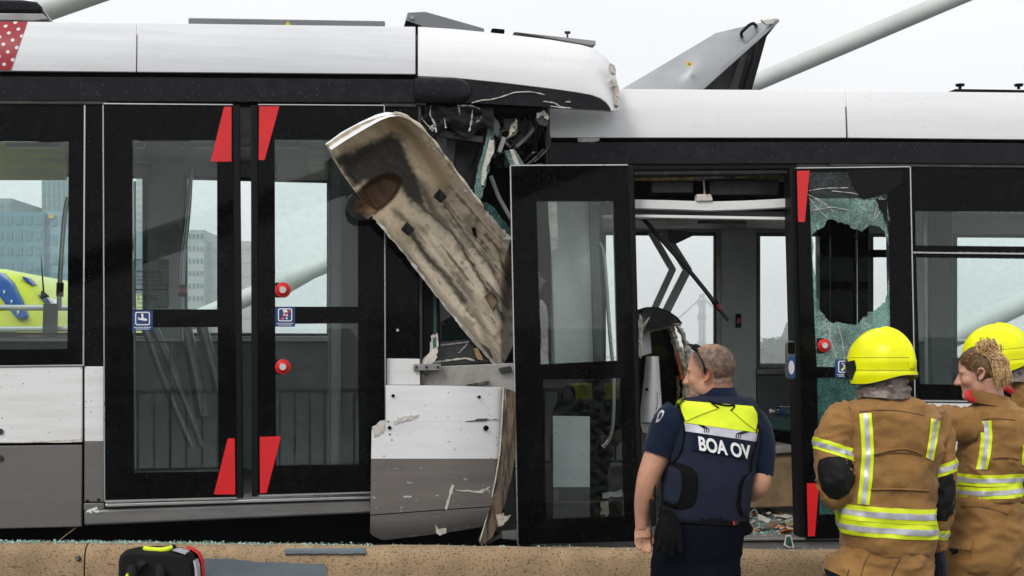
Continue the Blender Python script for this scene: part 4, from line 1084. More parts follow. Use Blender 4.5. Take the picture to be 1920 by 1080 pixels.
# crumpled black fascia under the dome
fr, bk = [], []
for i in range(26):
    px = lerp(788, 926, i / 25); a = []; c = []
    for j in range(10):
        py = lerp(197, 250 + 10 * math.sin(i * 0.5) - 0.08 * (px - 788) * 0.3, j / 9)
        q = LT.at(px, py, 0.05 + 0.035 * noise.noise(Vector((px * 0.03, py * 0.05, 3.3))) + 0.02 * noise.noise(Vector((px * 0.09, py * 0.09, 1.3))))
        a.append(q); c.append(q + n * 0.012)
    fr.append(a); bk.append(c)
fas = MB().shell(fr, bk).build('crumpled_fascia', 'black_band', TL, smooth=50)
for k, pl in enumerate([[(808, 197), (806, 215), (815, 232), (818, 248)], [(790, 222), (803, 236), (815, 242)], [(858, 198), (884, 198), (900, 204)], [(886, 206), (884, 228), (880, 246)], [(833, 222), (836, 240)], [(860, 199), (862, 214)], [(815, 233), (806, 240), (812, 246)]]):
    MB().tube([LT.at(x, y, 0.022) for x, y in poly_at(pl, 10)], [0.0012 + 0.005 * abs(math.sin(i * 2.9 + k)) * (i % 3 != 1) for i in range(10)], 4).build('torn_edge', 'torn_white', fas)
# window frame with grey lining, crazed side glass, bent trims
cab('cab_frame', [(816, 246), (838, 228), (838, 330), (822, 330)], 0.12, 0.18, 'dark_metal')
cab('cab_frame', [(824, 242), (906, 256), (906, 268), (824, 256)], 0.11, 0.19, 'dark_metal')
cab('cab_lining', [(830, 258), (855, 260), (850, 330), (866, 420), (838, 420)], 0.30, 0.34, 'interior_mid')
cab('cab_lining', [(855, 262), (898, 268), (880, 430), (848, 420)], 0.42, 0.46, 'charcoal_plastic')
cab('cab_frame', [(905, 245), (914, 247), (888, 400), (876, 396)], 0.14, 0.22, 'black_rubber')
cab('crazed_strip', [(914, 232), (926, 248), (928, 275), (918, 310), (910, 350), (900, 375), (888, 372), (893, 330), (904, 290)], 0.10, 0.112, 'crazed_glass', 0, 2, 31)
cab('crazed_strip', [(918, 262), (927, 262), (924, 290), (912, 318), (908, 350), (902, 348), (906, 310)], 0.085, 0.098, 'torn_white', 0, 2, 32)
cab('crazed_strip', [(905, 378), (918, 382), (950, 418), (966, 450), (962, 480), (930, 430)], 0.20, 0.215, 'crazed_glass_dense', 0, 2, 33)
cab('bent_strip', [(914, 214), (924, 216), (936, 228), (941, 248), (940, 262), (926, 252), (918, 236)], 0.16, 0.20, 'interior_mid', 0.006)
cab('bent_strip', [(940, 214), (962, 214), (966, 225), (956, 245), (946, 236)], 0.24, 0.28, 'interior_mid', 0.006)
cab('bent_strip', [(942, 255), (950, 258), (940, 288), (932, 284)], 0.12, 0.16, 'dull_aluminium', 0.004)
cab('torn_edge', [(958, 235), (968, 222), (970, 240), (960, 252), (954, 256)], 0.10, 0.12, 'torn_white', 0, 1.5, 34)
cab('bent_strip', [(1003, 222), (1016, 214), (1030, 232), (1024, 238), (1010, 234)], 0.06, 0.14, 'dark_metal', 0.004)
cab('torn_edge', [(1006, 212), (1020, 206), (1030, 218), (1026, 226), (1020, 216), (1008, 222)], 0.05, 0.07, 'torn_white', 0, 2.0, 35)
cab('bent_tube', [(945, 282), (966, 280), (986, 312), (968, 312), (956, 308)], 0.16, 0.22, 'crazed_glass', 0.004)
cab('bent_tube', [(956, 280), (963, 280), (976, 312), (966, 312)], 0.14, 0.155, 'torn_white', 0.002)
for k, pl in enumerate([[(985, 215), (975, 250), (958, 275)], [(1012, 225), (990, 255), (968, 275)], [(1020, 280), (1000, 300), (985, 312)], [(920, 330), (935, 370), (958, 410)], [(944, 270), (956, 262), (968, 274), (960, 284)]]):
    MB().tube([LT.at(x, y, 0.20) for x, y in poly_at(pl, 12)], 0.008 + 0.004 * (k % 2), 8).build('bent_pipe', ('dark_metal', 'dull_aluminium', 'dark_metal', 'interior_mid', 'dark_metal')[k], TL)
r = random.Random(77)
for k in range(46):                                     # splintered bits inside the opening
    px, py = r.uniform(930, 1025), r.uniform(205, 310)
    if r.random() < 0.3: px, py = r.uniform(800, 880), r.uniform(600, 690)
    a = r.uniform(0, math.pi); l = r.uniform(4, 16); w = r.uniform(0.8, 2.6)
    pts = [(px + math.cos(a) * l, py + math.sin(a) * l), (px - math.sin(a) * w, py + math.cos(a) * w), (px - math.cos(a) * l, py - math.sin(a) * l), (px + math.sin(a) * w, py - math.cos(a) * w)]
    cab('splinter', pts, 0.24 + r.uniform(0, 0.3), 0.56, ('dark_metal', 'interior_mid', 'torn_foam', 'charcoal_plastic', 'crazed_glass_dense')[k % 5], 0)

for k in range(26):                                     # torn cables and trim ends hanging in the opening
    x0_, y0_ = r.uniform(900, 1022), r.uniform(202, 235); x1_, y1_ = x0_ + r.gauss(-8, 26), r.uniform(245, 320)
    pl = [(x0_, y0_), (lerp(x0_, x1_, 0.3) + r.gauss(0, 10), lerp(y0_, y1_, 0.35)), (lerp(x0_, x1_, 0.7) + r.gauss(0, 12), lerp(y0_, y1_, 0.7)), (x1_, y1_)]
    t_ = r.uniform(0.08, 0.4); pts = spl([list(LT.at(x, y, t_ + 0.03 * q)) for q, (x, y) in enumerate(pl)], 16)
    MB().tube([Vector(p) for p in pts], r.uniform(0.003, 0.008), 6).build('torn_cable', ('black_rubber', 'charcoal_plastic', 'dark_metal', 'torn_foam', 'black_rubber')[k % 5], TL)
for k in range(10):                                     # crumpled dark sheet pieces
    cx_, cy_ = r.uniform(935, 1015), r.uniform(215, 300); w_ = r.uniform(10, 22)
    pts = jag([(cx_ + w_ * math.cos(a) * r.uniform(0.5, 1.1), cy_ + w_ * math.sin(a) * r.uniform(0.5, 1.2)) for a in [k2 * math.pi / 3 for k2 in range(6)]], 2, 3, 300 + k)
    t_ = r.uniform(0.2, 0.5)
    MB().prism([LT.at(x, y, t_ + 0.004 * (x - cx_) * r.uniform(0.6, 1.2)) for x, y in pts], n * 0.01).build('crumpled_sheet', ('charcoal_plastic', 'dark_metal', 'crazed_glass_dense', 'black_band')[k % 4], TL, smooth=0)
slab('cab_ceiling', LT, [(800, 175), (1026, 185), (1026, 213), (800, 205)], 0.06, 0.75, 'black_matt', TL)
# lower part: dark pillar, rubber, foil, plates
cab('cab_pillar', [(792, 440), (822, 440), (826, 640), (818, 676), (794, 690)], 0.08, 0.2, 'black_rubber', 0.006)
cab('crazed_strip', [(812, 440), (819, 440), (819, 640), (813, 640)], 0.06, 0.078, 'seat_teal', 0.002)
cab('foil_sheet', [(828, 604), (848, 592), (872, 606), (880, 640), (828, 638)], 0.30, 0.32, 'seat_teal', 0.004)
cab('black_trunking', [(822, 640), (890, 632), (920, 655), (925, 682), (800, 690)], 0.10, 0.3, 'charcoal_plastic', 0.01, 2, 36)
for k, pl in enumerate([[(822, 648), (850, 645), (872, 642), (880, 640)], [(812, 680), (840, 676), (872, 672), (890, 676)], [(860, 662), (872, 650), (880, 640)]]):
    MB().tube([LT.at(x, y, 0.095) for x, y in poly_at(pl, 10)], [0.002 + 0.006 * abs(math.sin(i * 1.3 + k)) for i in range(10)], 6).build('torn_edge', 'torn_white' if k == 1 else 'dull_aluminium', TL)
fs = cab('frayed_strip', [(808, 630), (820, 624), (822, 650), (818, 662), (800, 688), (790, 680), (806, 660)], 0.02, 0.035, 'torn_white', 0, 2.5, 37)
cab('frayed_strip', [(812, 634), (817, 632), (818, 650), (812, 652)], 0.014, 0.019, 'crazed_glass_dense', 0)
cab('frayed_strip', [(815, 660), (806, 676), (800, 690), (808, 690), (818, 672), (821, 660)], 0.014, 0.03, 'torn_white', 0, 1.6, 38)
cab('torn_edge', [(888, 654), (896, 652), (904, 668), (906, 676), (896, 674)], 0.06, 0.1, 'carton_brown', 0, 1, 39)
o = cab('bracket', [(776, 682), (827, 682), (827, 695), (776, 695)], -0.02, 0.02, 'dull_aluminium', 0.003)
for px in (781, 800, 821):
    MB().disc(LT.at(px, 688.5, -0.02), -n, 0.008, 0.008, 10).build('bolt', 'dark_metal', o)
cab('bracket', [(793, 695), (808, 695), (803, 704), (797, 702)], -0.015, 0.02, 'dark_metal')
cab('bare_plate', [(793, 688), (975, 680), (975, 760), (793, 760)], 0.03, 0.05, 'bare_plate', 0.004)
cab('plate_edge', [(790, 696), (797, 694), (797, 760), (790, 760)], 0.0, 0.028, 'panel_edge', 0.002)
cab('torn_edge', [(876, 721), (918, 714), (918, 719), (890, 723)], 0.0, 0.03, 'panel_edge', 0)
cab('bracket', [(936, 690), (958, 686), (962, 698), (940, 700)], 0.0, 0.028, 'dark_metal', 0.003)

# lower side panel, pulled out of line, curving away on its right
def pt(px, py, v=0): return -0.16 + (0.14 * ((px - 830) / 120) ** 2 if px > 830 else 0) + 0.02 * ((py - 860) / 150)
pw = cove(LT, [(723.5, 722), (830, 723), (944, 726)], [(723.5, 790), (830, 790), (944, 790)], pt, 0.012, 30, 8)
pw.shell(*(lambda g: g)([[ [LT.at(lerp(a[0], b_[0], v / 7), lerp(a[1], b_[1], v / 7), pt(lerp(a[0], b_[0], v / 7), lerp(a[1], b_[1], v / 7))) + n * (0.012 * s_) for v in range(8)] for a, b_ in zip(poly_at([(696, 860), (830, 860), (938, 860)], 30), poly_at([(697, 806), (712, 792), (724, 790.2), (830, 790.2), (944, 790.2)], 30))] for s_ in (0, 1)]))
lp = pw.build('side_panel', 'white_scuffed', TL, bevel=0.0)
cove(LT, [(696, 860.6), (830, 860.6), (938, 860.6)], [(694.5, 965), (830, 955), (921, 949)], pt, 0.012, 30, 8).build('side_panel', 'grey_scuffed', TL)
cove(LT, [(694.5, 967), (830, 957), (921, 951)], [(694, 1000), (700, 1005), (718, 1013), (830, 1000), (903, 988)], lambda px, py, v: pt(px, py) + 0.05 * (1 - v) ** 2, 0.012, 30, 8).build('side_panel', 'grey_scuffed', TL)
cove(LT, [(694.5, 965.2), (830, 955.2), (921, 949.2)], [(694.5, 966.8), (830, 956.8), (921, 950.8)], lambda px, py, v: pt(px, py) + 0.006, 0.02, 30, 2).build('panel_joint', 'black_matt', TL)
for (px, py, rr) in ((737, 742, 3.2), (898.5, 744, 2.8), (730.5, 802, 3.6), (911, 802.5, 5.2), (731, 814, 1.5), (728, 790, 1.5)):
    MB().disc(LT.at(px, py, pt(px, py)) + n * 0.004, -n, rr * pxm * 1.02, 0.009 if px < 850 else 0.016, 18).build('bolt_hole', 'black_matt', lp)
# crack with raised torn paint
for k, pts in enumerate([[(738, 790), (758, 780), (785, 777), (783, 783), (760, 789), (742, 796)], [(848, 908), (852, 912), (848, 925), (842, 945), (838, 956), (834, 955), (840, 935)], [(816, 980), (822, 992), (836, 990), (838, 998), (826, 1004), (818, 1000)], [(872, 790), (905, 785), (935, 787), (910, 790)], [(852, 918), (900, 920), (920, 912), (905, 925), (870, 922)], [(697, 801), (712, 790), (722, 787), (722, 800), (716, 812), (702, 820)]]):
    cxp = sum(p[0] for p in pts) / len(pts); cyp = sum(p[1] for p in pts) / len(pts)
    pj = jag(pts, 1.6, 4, 100 + k)
    fr_pts = [LT.at(x, y, pt(x, y) - 0.004) for x, y in pj]
    MB().prism(fr_pts, n * 0.0035).build('torn_paint', 'torn_white' if k != 3 else 'panel_edge', lp)
# exposed thick edge of the panel
edge = [(943, 726), (967, 735), (968.5, 800), (966, 860), (958, 905), (946, 950), (934, 985), (925, 1006), (908, 1021), (900, 1020), (899, 1012), (908, 990), (918, 955), (930, 900), (938, 850), (942, 790)]
MB().prism([LT.at(x, y, pt(943, y) - 0.035) for x, y in jag(edge, 0.7, 3, 44)], n * 0.045).build('panel_edge', 'panel_edge', TL, bevel=0.004)
MB().tube([LT.at(x, y, pt(943, y) - 0.038) for x, y in poly_at([(944, 727), (941, 790), (937, 850), (928, 905), (914, 965), (900, 1014)], 24)], 0.0045, 6).build('panel_lip', 'torn_white', TL)
slab('torn_edge', LT, jag([(930, 966), (945, 962), (948, 970), (958, 966), (946, 980), (934, 988)], 2, 3, 46), pt(943, 970) - 0.05, pt(943, 970) - 0.03, 'torn_foam', TL)
slab('lower_scrap', LT, [(905, 1018), (940, 1000), (943, 1006), (910, 1023)], pt(943, 1000) - 0.01, pt(943, 1000) + 0.03, 'dark_metal', TL)
slab('lower_scrap', LT, [(930, 985), (975, 960), (975, 1016), (935, 1010)], 0.06, 0.1, 'charcoal_plastic', TL)
slab('lower_scrap', LT, [(940, 996), (972, 994), (973, 1012), (942, 1010)], 0.04, 0.06, 'bare_plate', TL)
slab('lower_scrap', LT, [(950, 730), (978, 730), (980, 960), (945, 980)], 0.05, 0.1, 'charcoal_plastic', TL)

# ------------------------------------------------------------------ torn nose shell hanging across the doors
SH = thing('torn_nose_shell', 'scorched beige fibreglass nose shell torn off and hanging diagonally across the wreck', 'wreckage', (-0.3, -0.1, 0.9))
Lft = [(612, 271), (626, 300), (645, 330), (668, 362), (700, 408), (760, 478), (820, 556), (880, 632), (938, 697)]
Rgt = [(738, 213), (762, 219), (785, 236), (812, 266), (840, 304), (868, 342), (905, 390), (940, 430), (985, 478), (1020, 530)]
NU, NV = 170, 90
Lp, Rp = poly_at(Lft, NU), poly_at(Rgt, NU)
def sstep(a, b_, x):
    t = min(1, max(0, (x - a) / (b_ - a))); return t * t * (3 - 2 * t)
def poly_in(x, y, pl):
    """signed pixel distance to an outline, positive inside"""
    d = 1e9; ins = False
    for (x1, y1), (x2, y2) in zip(pl, pl[1:] + pl[:1]):
        t = max(0, min(1, ((x - x1) * (x2 - x1) + (y - y1) * (y2 - y1)) / ((x2 - x1) ** 2 + (y2 - y1) ** 2)))
        d = min(d, math.hypot(x - x1 - t * (x2 - x1), y - y1 - t * (y2 - y1)))
        if (y1 > y) != (y2 > y) and x < (x2 - x1) * (y - y1) / (y2 - y1) + x1: ins = not ins
    return d if ins else -d
DRIPS = [([(760, 345), (800, 395), (850, 440), (900, 520), (945, 600)], 4.0, 0.95), ([(768, 436), (800, 480), (840, 522), (872, 566)], 8.0, 0.92), ([(832, 380), (870, 440), (920, 500), (950, 560)], 3.0, 0.85),
         ([(790, 350), (815, 400), (838, 425)], 11.0, 0.8), ([(716, 418), (800, 524), (880, 622), (932, 684)], 8.0, 0.6), ([(860, 520), (885, 570), (910, 630), (930, 670)], 9.0, 0.55), ([(905, 470), (930, 520), (952, 575)], 7.0, 0.6), ([(740, 395), (775, 432)], 7.0, 0.7)]
def pl_dist(x, y, pl):
    d = 1e9
    for (x1, y1), (x2, y2) in zip(pl[:-1], pl[1:]):
        t = max(0, min(1, ((x - x1) * (x2 - x1) + (y - y1) * (y2 - y1)) / ((x2 - x1) ** 2 + (y2 - y1) ** 2)))
        d = min(d, math.hypot(x - x1 - t * (x2 - x1), y - y1 - t * (y2 - y1)))
    return d
SOOT = [(618, 290), (660, 282), (735, 248), (756, 258), (772, 305), (790, 345), (806, 400), (790, 400), (760, 372), (738, 340), (690, 345), (662, 356), (640, 322)]
def shell_y(px, py):
    return lerp(-0.58, 0.105, min(1.15, max(0, ((px - 612) * 0.55 + (py - 240) * 0.84) / 565))) + 0.20 * sstep(938, 962, px)
fr, bk, colr = [], [], []
def sstep(a, b_, x):
    t = min(1, max(0, (x - a) / (b_ - a))); return t * t * (3 - 2 * t)
for i in range(NU):
    u = i / (NU - 1); a = []; c = []
    for j in range(NV):
        v = j / (NV - 1)
        px, py = lerp(Lp[i][0], Rp[i][0], v), lerp(Lp[i][1], Rp[i][1], v)
        px += 0; py += -10 * math.sin(math.pi * v) * (1 - sstep(0, 0.2, u))      # rounded top end
        nz = noise.noise(Vector((u * 9, v * 14, 0.5)))
        n2 = noise.noise(Vector((u * 30, v * 60, 2.5)))
        dep = 0.15 * sstep(0, 0.13, u) * (sstep(0, 0.10, v) * (1 - sstep(0.72, 1.0, v)) * 0.8 + 0.2 * math.sin(math.pi * v))
        # lengthwise ribs
        dep += 0.016 * sstep(0.4, 0.5, u) * (math.exp(-((v - 0.35 + 0.1 * u) / 0.03) ** 2) + math.exp(-((v - 0.62) / 0.035) ** 2) + 0.7 * math.exp(-((v - 0.17) / 0.02) ** 2)) + 0.006 * nz + 0.002 * n2
        # headlight pocket
        ex, ey = (px - 702), (py - 368); q1 = ex * 0.80 - ey * 0.60; q2 = ex * 0.60 + ey * 0.80
        pk = 1 - sstep(0.75, 1.1, math.hypot(q1 / 58, q2 / 27))
        dep += 0.045 * pk
        y = shell_y(px, py) + dep
        q = P(px, py, y); a.append(q); c.append(q + Vector((-0.002, 0.014, 0)))
        # colour: beige laminate, soot patch, brown pocket, dark drips, shading painted near the right edge
        base = np.array((0.90, 0.735, 0.52)) * (1 + 0.16 * nz + 0.12 * n2)
        g1 = noise.noise(Vector((u * 5, v * 40, 7.7))); g2 = noise.noise(Vector((px * 0.02, py * 0.02, 4.2))); g3 = noise.noise(Vector((px * 0.11, py * 0.11, 9.2)))
        low = sstep(0.32, 0.5, u)
        base = base * (1 - low) + low * np.array((0.80, 0.69, 0.53)) * (1 + 0.2 * nz)
        soot = 0.0
        w = sstep(-9, 9, poly_in(px, py, SOOT) + 9 * g2 + 6 * g3)
        soot = max(soot, 0.97 * w)
        soot = max(soot, low * 0.75 * sstep(0.26, 0.5, g1 + 0.30 * g3), 0.5 * sstep(0.05, 0.0, v) , 0.5 * low * sstep(0.15, 0.55, g2 + 0.4 * g3))
        ln_ = math.exp(-((v - 0.52 - 0.10 * math.sin(u * 6) - 0.03 * g2) / 0.018) ** 2) * low
        l2 = math.exp(-((v - 0.30 + 0.16 * (u - 0.5) - 0.03 * g3) / 0.022) ** 2) * sstep(0.45, 0.55, u)
        l3 = math.exp(-((v - 0.66 - 0.05 * math.sin(u * 9)) / 0.012) ** 2) * sstep(0.4, 0.5, u)
        for pl_, w_, a_ in DRIPS:
            soot = max(soot, a_ * math.exp(-((pl_dist(px + 5 * g3, py + 5 * g2, pl_)) / w_) ** 2))
        edge_ = sstep(0.86, 1.0, v) * (0.5 + 0.5 * g3)
        soot = max(soot, 0.6 * edge_, 0.55 * (1 - sstep(0, 0.035, v)) * (0.6 + g3))
        tan_shade = math.exp(-((v - 0.86) / 0.07) ** 2) * (1 - low) * 0.55 + 0.35 * sstep(0.1, 0.5, g2) * (1 - low)  # brown band paints shading near the right edge; the rest is random tan
        base = base * (1 - tan_shade) + tan_shade * np.array((0.42, 0.27, 0.13))
        col = base * (1 - soot) + soot * np.array((0.022, 0.020, 0.019))
        brown = np.array((0.13, 0.060, 0.022)) * (1 + 0.5 * g3)
        pk2 = 1 - sstep(0.9, 1.08, math.hypot(q1 / 58, q2 / 27))
        col = col * (1 - pk2) + brown * pk2 * (0.55 + 0.45 * sstep(-20, 25, q2))
        rim = math.exp(-((math.hypot(q1 / 58, q2 / 27) - 1.0) / 0.07) ** 2)
        col = col * (1 - 0.8 * rim) + 0.8 * rim * np.array((0.015, 0.012, 0.010))
        colr.append(np.clip(col, 0.004, 0.9))
    fr.append(a); bk.append(c)
mat('rim_cream', (0.70, 0.60, 0.46), 0.4, col2=(0.18, 0.12, 0.07), vscale=16, lo=0.45, hi=0.7)
mat('scorched_brown', (0.16, 0.075, 0.028), 0.6, col2=(0.03, 0.018, 0.010), vscale=14, stretch=(1, 1, 3), lo=0.4, hi=0.65, bump=0.4, bscale=90)
mat('laminate', (0.4, 0.3, 0.2), 0.42, attr='stain', bump=0.5, bscale=90, specks=((0.05, 0.04, 0.03), 90, 0.28, 0.8), col2=(0.20, 0.145, 0.095), vscale=34, lo=0.56, hi=0.88, detail=8)
sb_ = MB().shell(fr, bk)
me = sb_.mesh('shell', 60)
ca = me.color_attributes.new('stain', 'FLOAT_COLOR', 'POINT')
cc = np.ones((len(me.vertices), 4), np.float32); cc[:NU * NV, :3] = np.array(colr); cc[NU * NV:, :3] = (0.7, 0.7, 0.7)
ca.data.foreach_set('color', cc.ravel())
shell = obj('shell', me, 'laminate', SH)
def sh_p(px, py, d=0.0): return P(px, py, shell_y(px, py) + d)
# white outer rim along the top end
rim_o = poly_at([(610, 270), (640, 248), (675, 229), (705, 215), (725, 210), (745, 212), (768, 221), (788, 238)], 40)
rim_i = poly_at([(621, 281), (650, 262), (685, 241), (712, 226), (730, 219), (748, 217), (768, 224), (788, 240)], 40)
MB().shell([[sh_p(*a, 0.035), sh_p(*b_, -0.022)] for a, b_ in zip(rim_o, rim_i)], [[sh_p(*a, 0.06), sh_p(*b_, 0.03)] for a, b_ in zip(rim_o, rim_i)]).build('white_rim', 'white_paler', SH)
MB().tube([sh_p(x + 1, y - 1, -0.004) for x, y in poly_at(Rgt[:7], 40)], [0.009 + 0.003 * math.sin(k * 0.9) for k in range(40)], 8).build('rolled_edge', 'rim_cream', SH, smooth=60)
# ragged painted edge on the right and on the left
for pl, wd, sd in ((Rgt[3:], 6.0, 1), (Lft[4:], 2.2, 2)):
    A = poly_at(pl, 60); rr_ = random.Random(sd)
    s_ = 1 if sd == 1 else -1
    O = [(x + s_ * rr_.uniform(-0.5, wd), y - s_ * rr_.uniform(-0.5, 1.5) - (0 if sd == 1 else 0)) for x, y in A]
    I = [(x - s_ * rr_.uniform(0, wd * (1.2 if (k // 6) % 3 else 2.6)), y + s_ * rr_.uniform(0, 1)) for k, (x, y) in enumerate(A)]
    MB().shell([[sh_p(*a, -0.008), sh_p(*b_, 0.004)] for a, b_ in zip(O, I)], [[sh_p(*a, 0.008), sh_p(*b_, 0.012)] for a, b_ in zip(O, I)]).build('ragged_edge', 'torn_white', SH)
# second skin layer peeling off low on the right
MB().prism([sh_p(x, y, 0.085) for x, y in jag([(896, 420), (912, 438), (932, 470), (958, 520), (990, 560), (1000, 500), (950, 450), (915, 405)], 1.2, 4, 12)], (0.002, 0.012, 0)).build('peeled_skin', 'carton_brown', SH)
for k, pts in enumerate([[(884, 424), (893, 426), (896, 440), (892, 448), (886, 442)], [(905, 578), (920, 546), (936, 560), (932, 572), (920, 583)]]):
    pass
MB().prism([sh_p(x, y, 0.096) for x, y in jag([(884, 425), (891, 427), (895, 438), (892, 447), (887, 441)], 1.5, 3, 3)], (0, 0.01, 0)).build('hole', 'black_matt', SH)
MB().frame([sh_p(*p, 0.10) for p in [(908, 556), (921, 543), (937, 565), (925, 585)]], [sh_p(*p, 0.10) for p in [(911, 557), (921, 548), (933, 565), (924, 580)]], (0, 0.015, 0)).build('fixing_plate', 'panel_edge', SH)
MB().prism([sh_p(*p, 0.112) for p in [(911, 557), (921, 548), (933, 565), (924, 580)]], (0, 0.01, 0)).build('fixing_plate', 'carton_brown', SH)
for (px, py) in ((765, 428), (826, 366)):
    o = MB().prism([sh_p(px - 14, py + 2, 0.075), sh_p(px - 2, py - 13, 0.075), sh_p(px + 12, py + 2, 0.085), sh_p(px, py + 14, 0.085)], (0, 0.04, 0)).build('bracket', 'dark_metal', SH, bevel=0.004)
    MB().prism([sh_p(px - 4, py + 4, 0.055), sh_p(px + 1, py - 4, 0.055), sh_p(px + 8, py + 5, 0.06), sh_p(px + 3, py + 10, 0.06)], (0, 0.02, 0)).build('bracket_tab', 'charcoal_plastic', o, bevel=0.003)
# stub of the lamp tube sticking out below the pocket
MB().prism([sh_p(x, y, 0.055) for x, y in [(651, 370), (662, 362), (700, 398), (704, 408), (688, 413), (668, 413), (656, 405), (650, 390)]], (0, 0.03, 0)).build('lamp_tube_rim', 'charcoal_plastic', SH, bevel=0.008, seg=3)
fr, bk = [], []
for k in range(14):
    u = k / 13; a = []; c = []
    for j in range(9):
        v = j / 8
        px, py = lerp(lerp(657, 690, v), lerp(668, 708, v), u) + 0.0, lerp(lerp(392, 411, v), lerp(374, 396, v), u)
        q = sh_p(px, py, 0.020 + 0.030 * math.sin(math.pi * v)); a.append(q); c.append(q + Vector((0.003, 0.008, 0)))
    fr.append(a); bk.append(c)
MB().shell(fr, bk).build('lamp_tube', 'scorched_brown', SH, smooth=60)

# ------------------------------------------------------------------ wreck inside the right doorway
W = thing('crushed_seat', 'crushed black driver seat shell with torn padding inside the right tram doorway', 'wreckage', rz(1245, FLOOR_R, 0.7))
def wk(name, pts, t0, t1, mt, bevel=0.004, jg=0, seed=1):
    if jg: pts = jag(pts, jg, 4, seed)
    return slab(name, RT, pts, t0, t1, mt, W, bevel)
# curved hood
fr, bk = [], []
tp = poly_at([(1196, 584), (1212, 579), (1232, 579), (1252, 586), (1268, 597), (1277, 608)], 24)
bt = poly_at([(1196, 632), (1210, 622), (1232, 617), (1252, 613), (1266, 609), (1277, 609)], 24)
for i in range(24):
    a = []; c = []
    for j in range(10):
        v = j / 9
        px, py = lerp(bt[i][0], tp[i][0], v), lerp(bt[i][1], tp[i][1], v)
        q = RT.at(px, py, 0.42 + 0.16 * v - 0.10 * math.sin(math.pi * i / 23)); a.append(q); c.append(q + RT.n * 0.02)
    fr.append(a); bk.append(c)
MB().shell(fr, bk).build('seat_hood', 'charcoal_plastic', W, smooth=60)
MB().tube([RT.at(x, y, 0.40) for x, y in poly_at(bt, 16)], 0.010, 8).build('hood_lip', 'torn_foam', W)
MB().tube([RT.at(x, y, 0.55) for x, y in tp], 0.012, 8).build('hood_seam', 'black_rubber', W)
wk('seat_back', [(1196, 625), (1250, 612), (1268, 650), (1282, 720), (1278, 800), (1196, 800)], 0.55, 0.60, 'black_gloss', 0.01)
wk('seat_side', [(1196, 628), (1219, 622), (1222, 662), (1196, 670)], 0.50, 0.545, 'interior_grey')
def strip(name, pl, w, t, mt, seed, amp=3.0):
    A = poly_at(pl, 30); r_ = random.Random(seed)
    L_ = [(x - w * (0.6 + 0.5 * r_.random()), y + r_.uniform(-amp, amp)) for x, y in A]
    R_ = [(x + w * (0.5 + 0.7 * r_.random()), y + r_.uniform(-amp, amp)) for x, y in A]
    return MB().shell([[RT.at(*a, t + r_.uniform(-0.02, 0.02)), RT.at(*m, t - 0.04), RT.at(*b_, t + r_.uniform(-0.02, 0.02))] for a, m, b_ in zip(L_, A, R_)], [[RT.at(*a, t + 0.04), RT.at(*m, t + 0.04), RT.at(*b_, t + 0.04)] for a, m, b_ in zip(L_, A, R_)]).build(name, mt, W, smooth=20)
strip('torn_padding', [(1256, 612), (1266, 640), (1276, 672), (1284, 700), (1287, 740), (1284, 790)], 8, 0.46, 'torn_foam', 3)
strip('torn_padding', [(1270, 612), (1280, 626), (1288, 652), (1290, 690), (1290, 720)], 7, 0.50, 'torn_white', 4)
strip('scorched_edge', [(1266, 662), (1273, 685), (1277, 705), (1277, 712)], 3.4, 0.42, 'rust_orange', 5, 1.0)
strip('worn_edge', [(1270, 705), (1272, 730), (1270, 750), (1267, 790)], 3.5, 0.43, 'brass_edge', 6, 1.0)
for k, pl in enumerate([[(1200, 590), (1204, 615), (1202, 640), (1204, 665)], [(1198, 600), (1200, 630), (1206, 648)], [(1206, 612), (1214, 600), (1218, 594)], [(1199, 640), (1203, 655), (1201, 672)]]):
    MB().tube([RT.at(x, y, 0.36) for x, y in poly_at(pl, 10)], [0.003 + 0.010 * abs(math.sin(i * 1.7 + k)) * (1 - i / 11) for i in range(10)], 6).build('torn_fibre', 'torn_white', W)
PN = thing('loose_grey_panel', 'pale grey tapered cover panel standing in the open doorway left of the officer', 'wreckage', rz(1222, FLOOR_R, 0.3))
fr, bk = [], []
for i in range(14):
    u = i / 13; a = []; c = []
    for j in range(14):
        v = j / 13
        L_, R_ = lerp(1198, 1213, v) if v < 0.7 else lerp(1208.5, 1212, (v - 0.7) / 0.3), lerp(1243, 1235, v)
        py = lerp(792, 668, v)
        q = RT.at(lerp(L_, R_, u), py, 0.22 + 0.07 * (2 * u - 1) ** 2); a.append(q); c.append(q + RT.n * 0.012)
    fr.append(a); bk.append(c)
o = MB().shell(fr, bk).build('panel', 'white_scuffed', PN, smooth=50)
MB().disc(RT.at(1213, 730, 0.235), -RT.n, 0.010, 0.004, 14).build('bolt_hole', 'black_matt', PN)
slab('panel_foot', RT, [(1200, 794), (1230, 792), (1228, 818), (1204, 812)], 0.25, 0.4, 'bare_plate', PN, 0.006)
MB().tube([RT.at(1232, 736, 0.228), RT.at(1233, 755, 0.228), RT.at(1230, 770, 0.228)], 0.0022, 6).build('red_mark', 'maroon_print', PN)

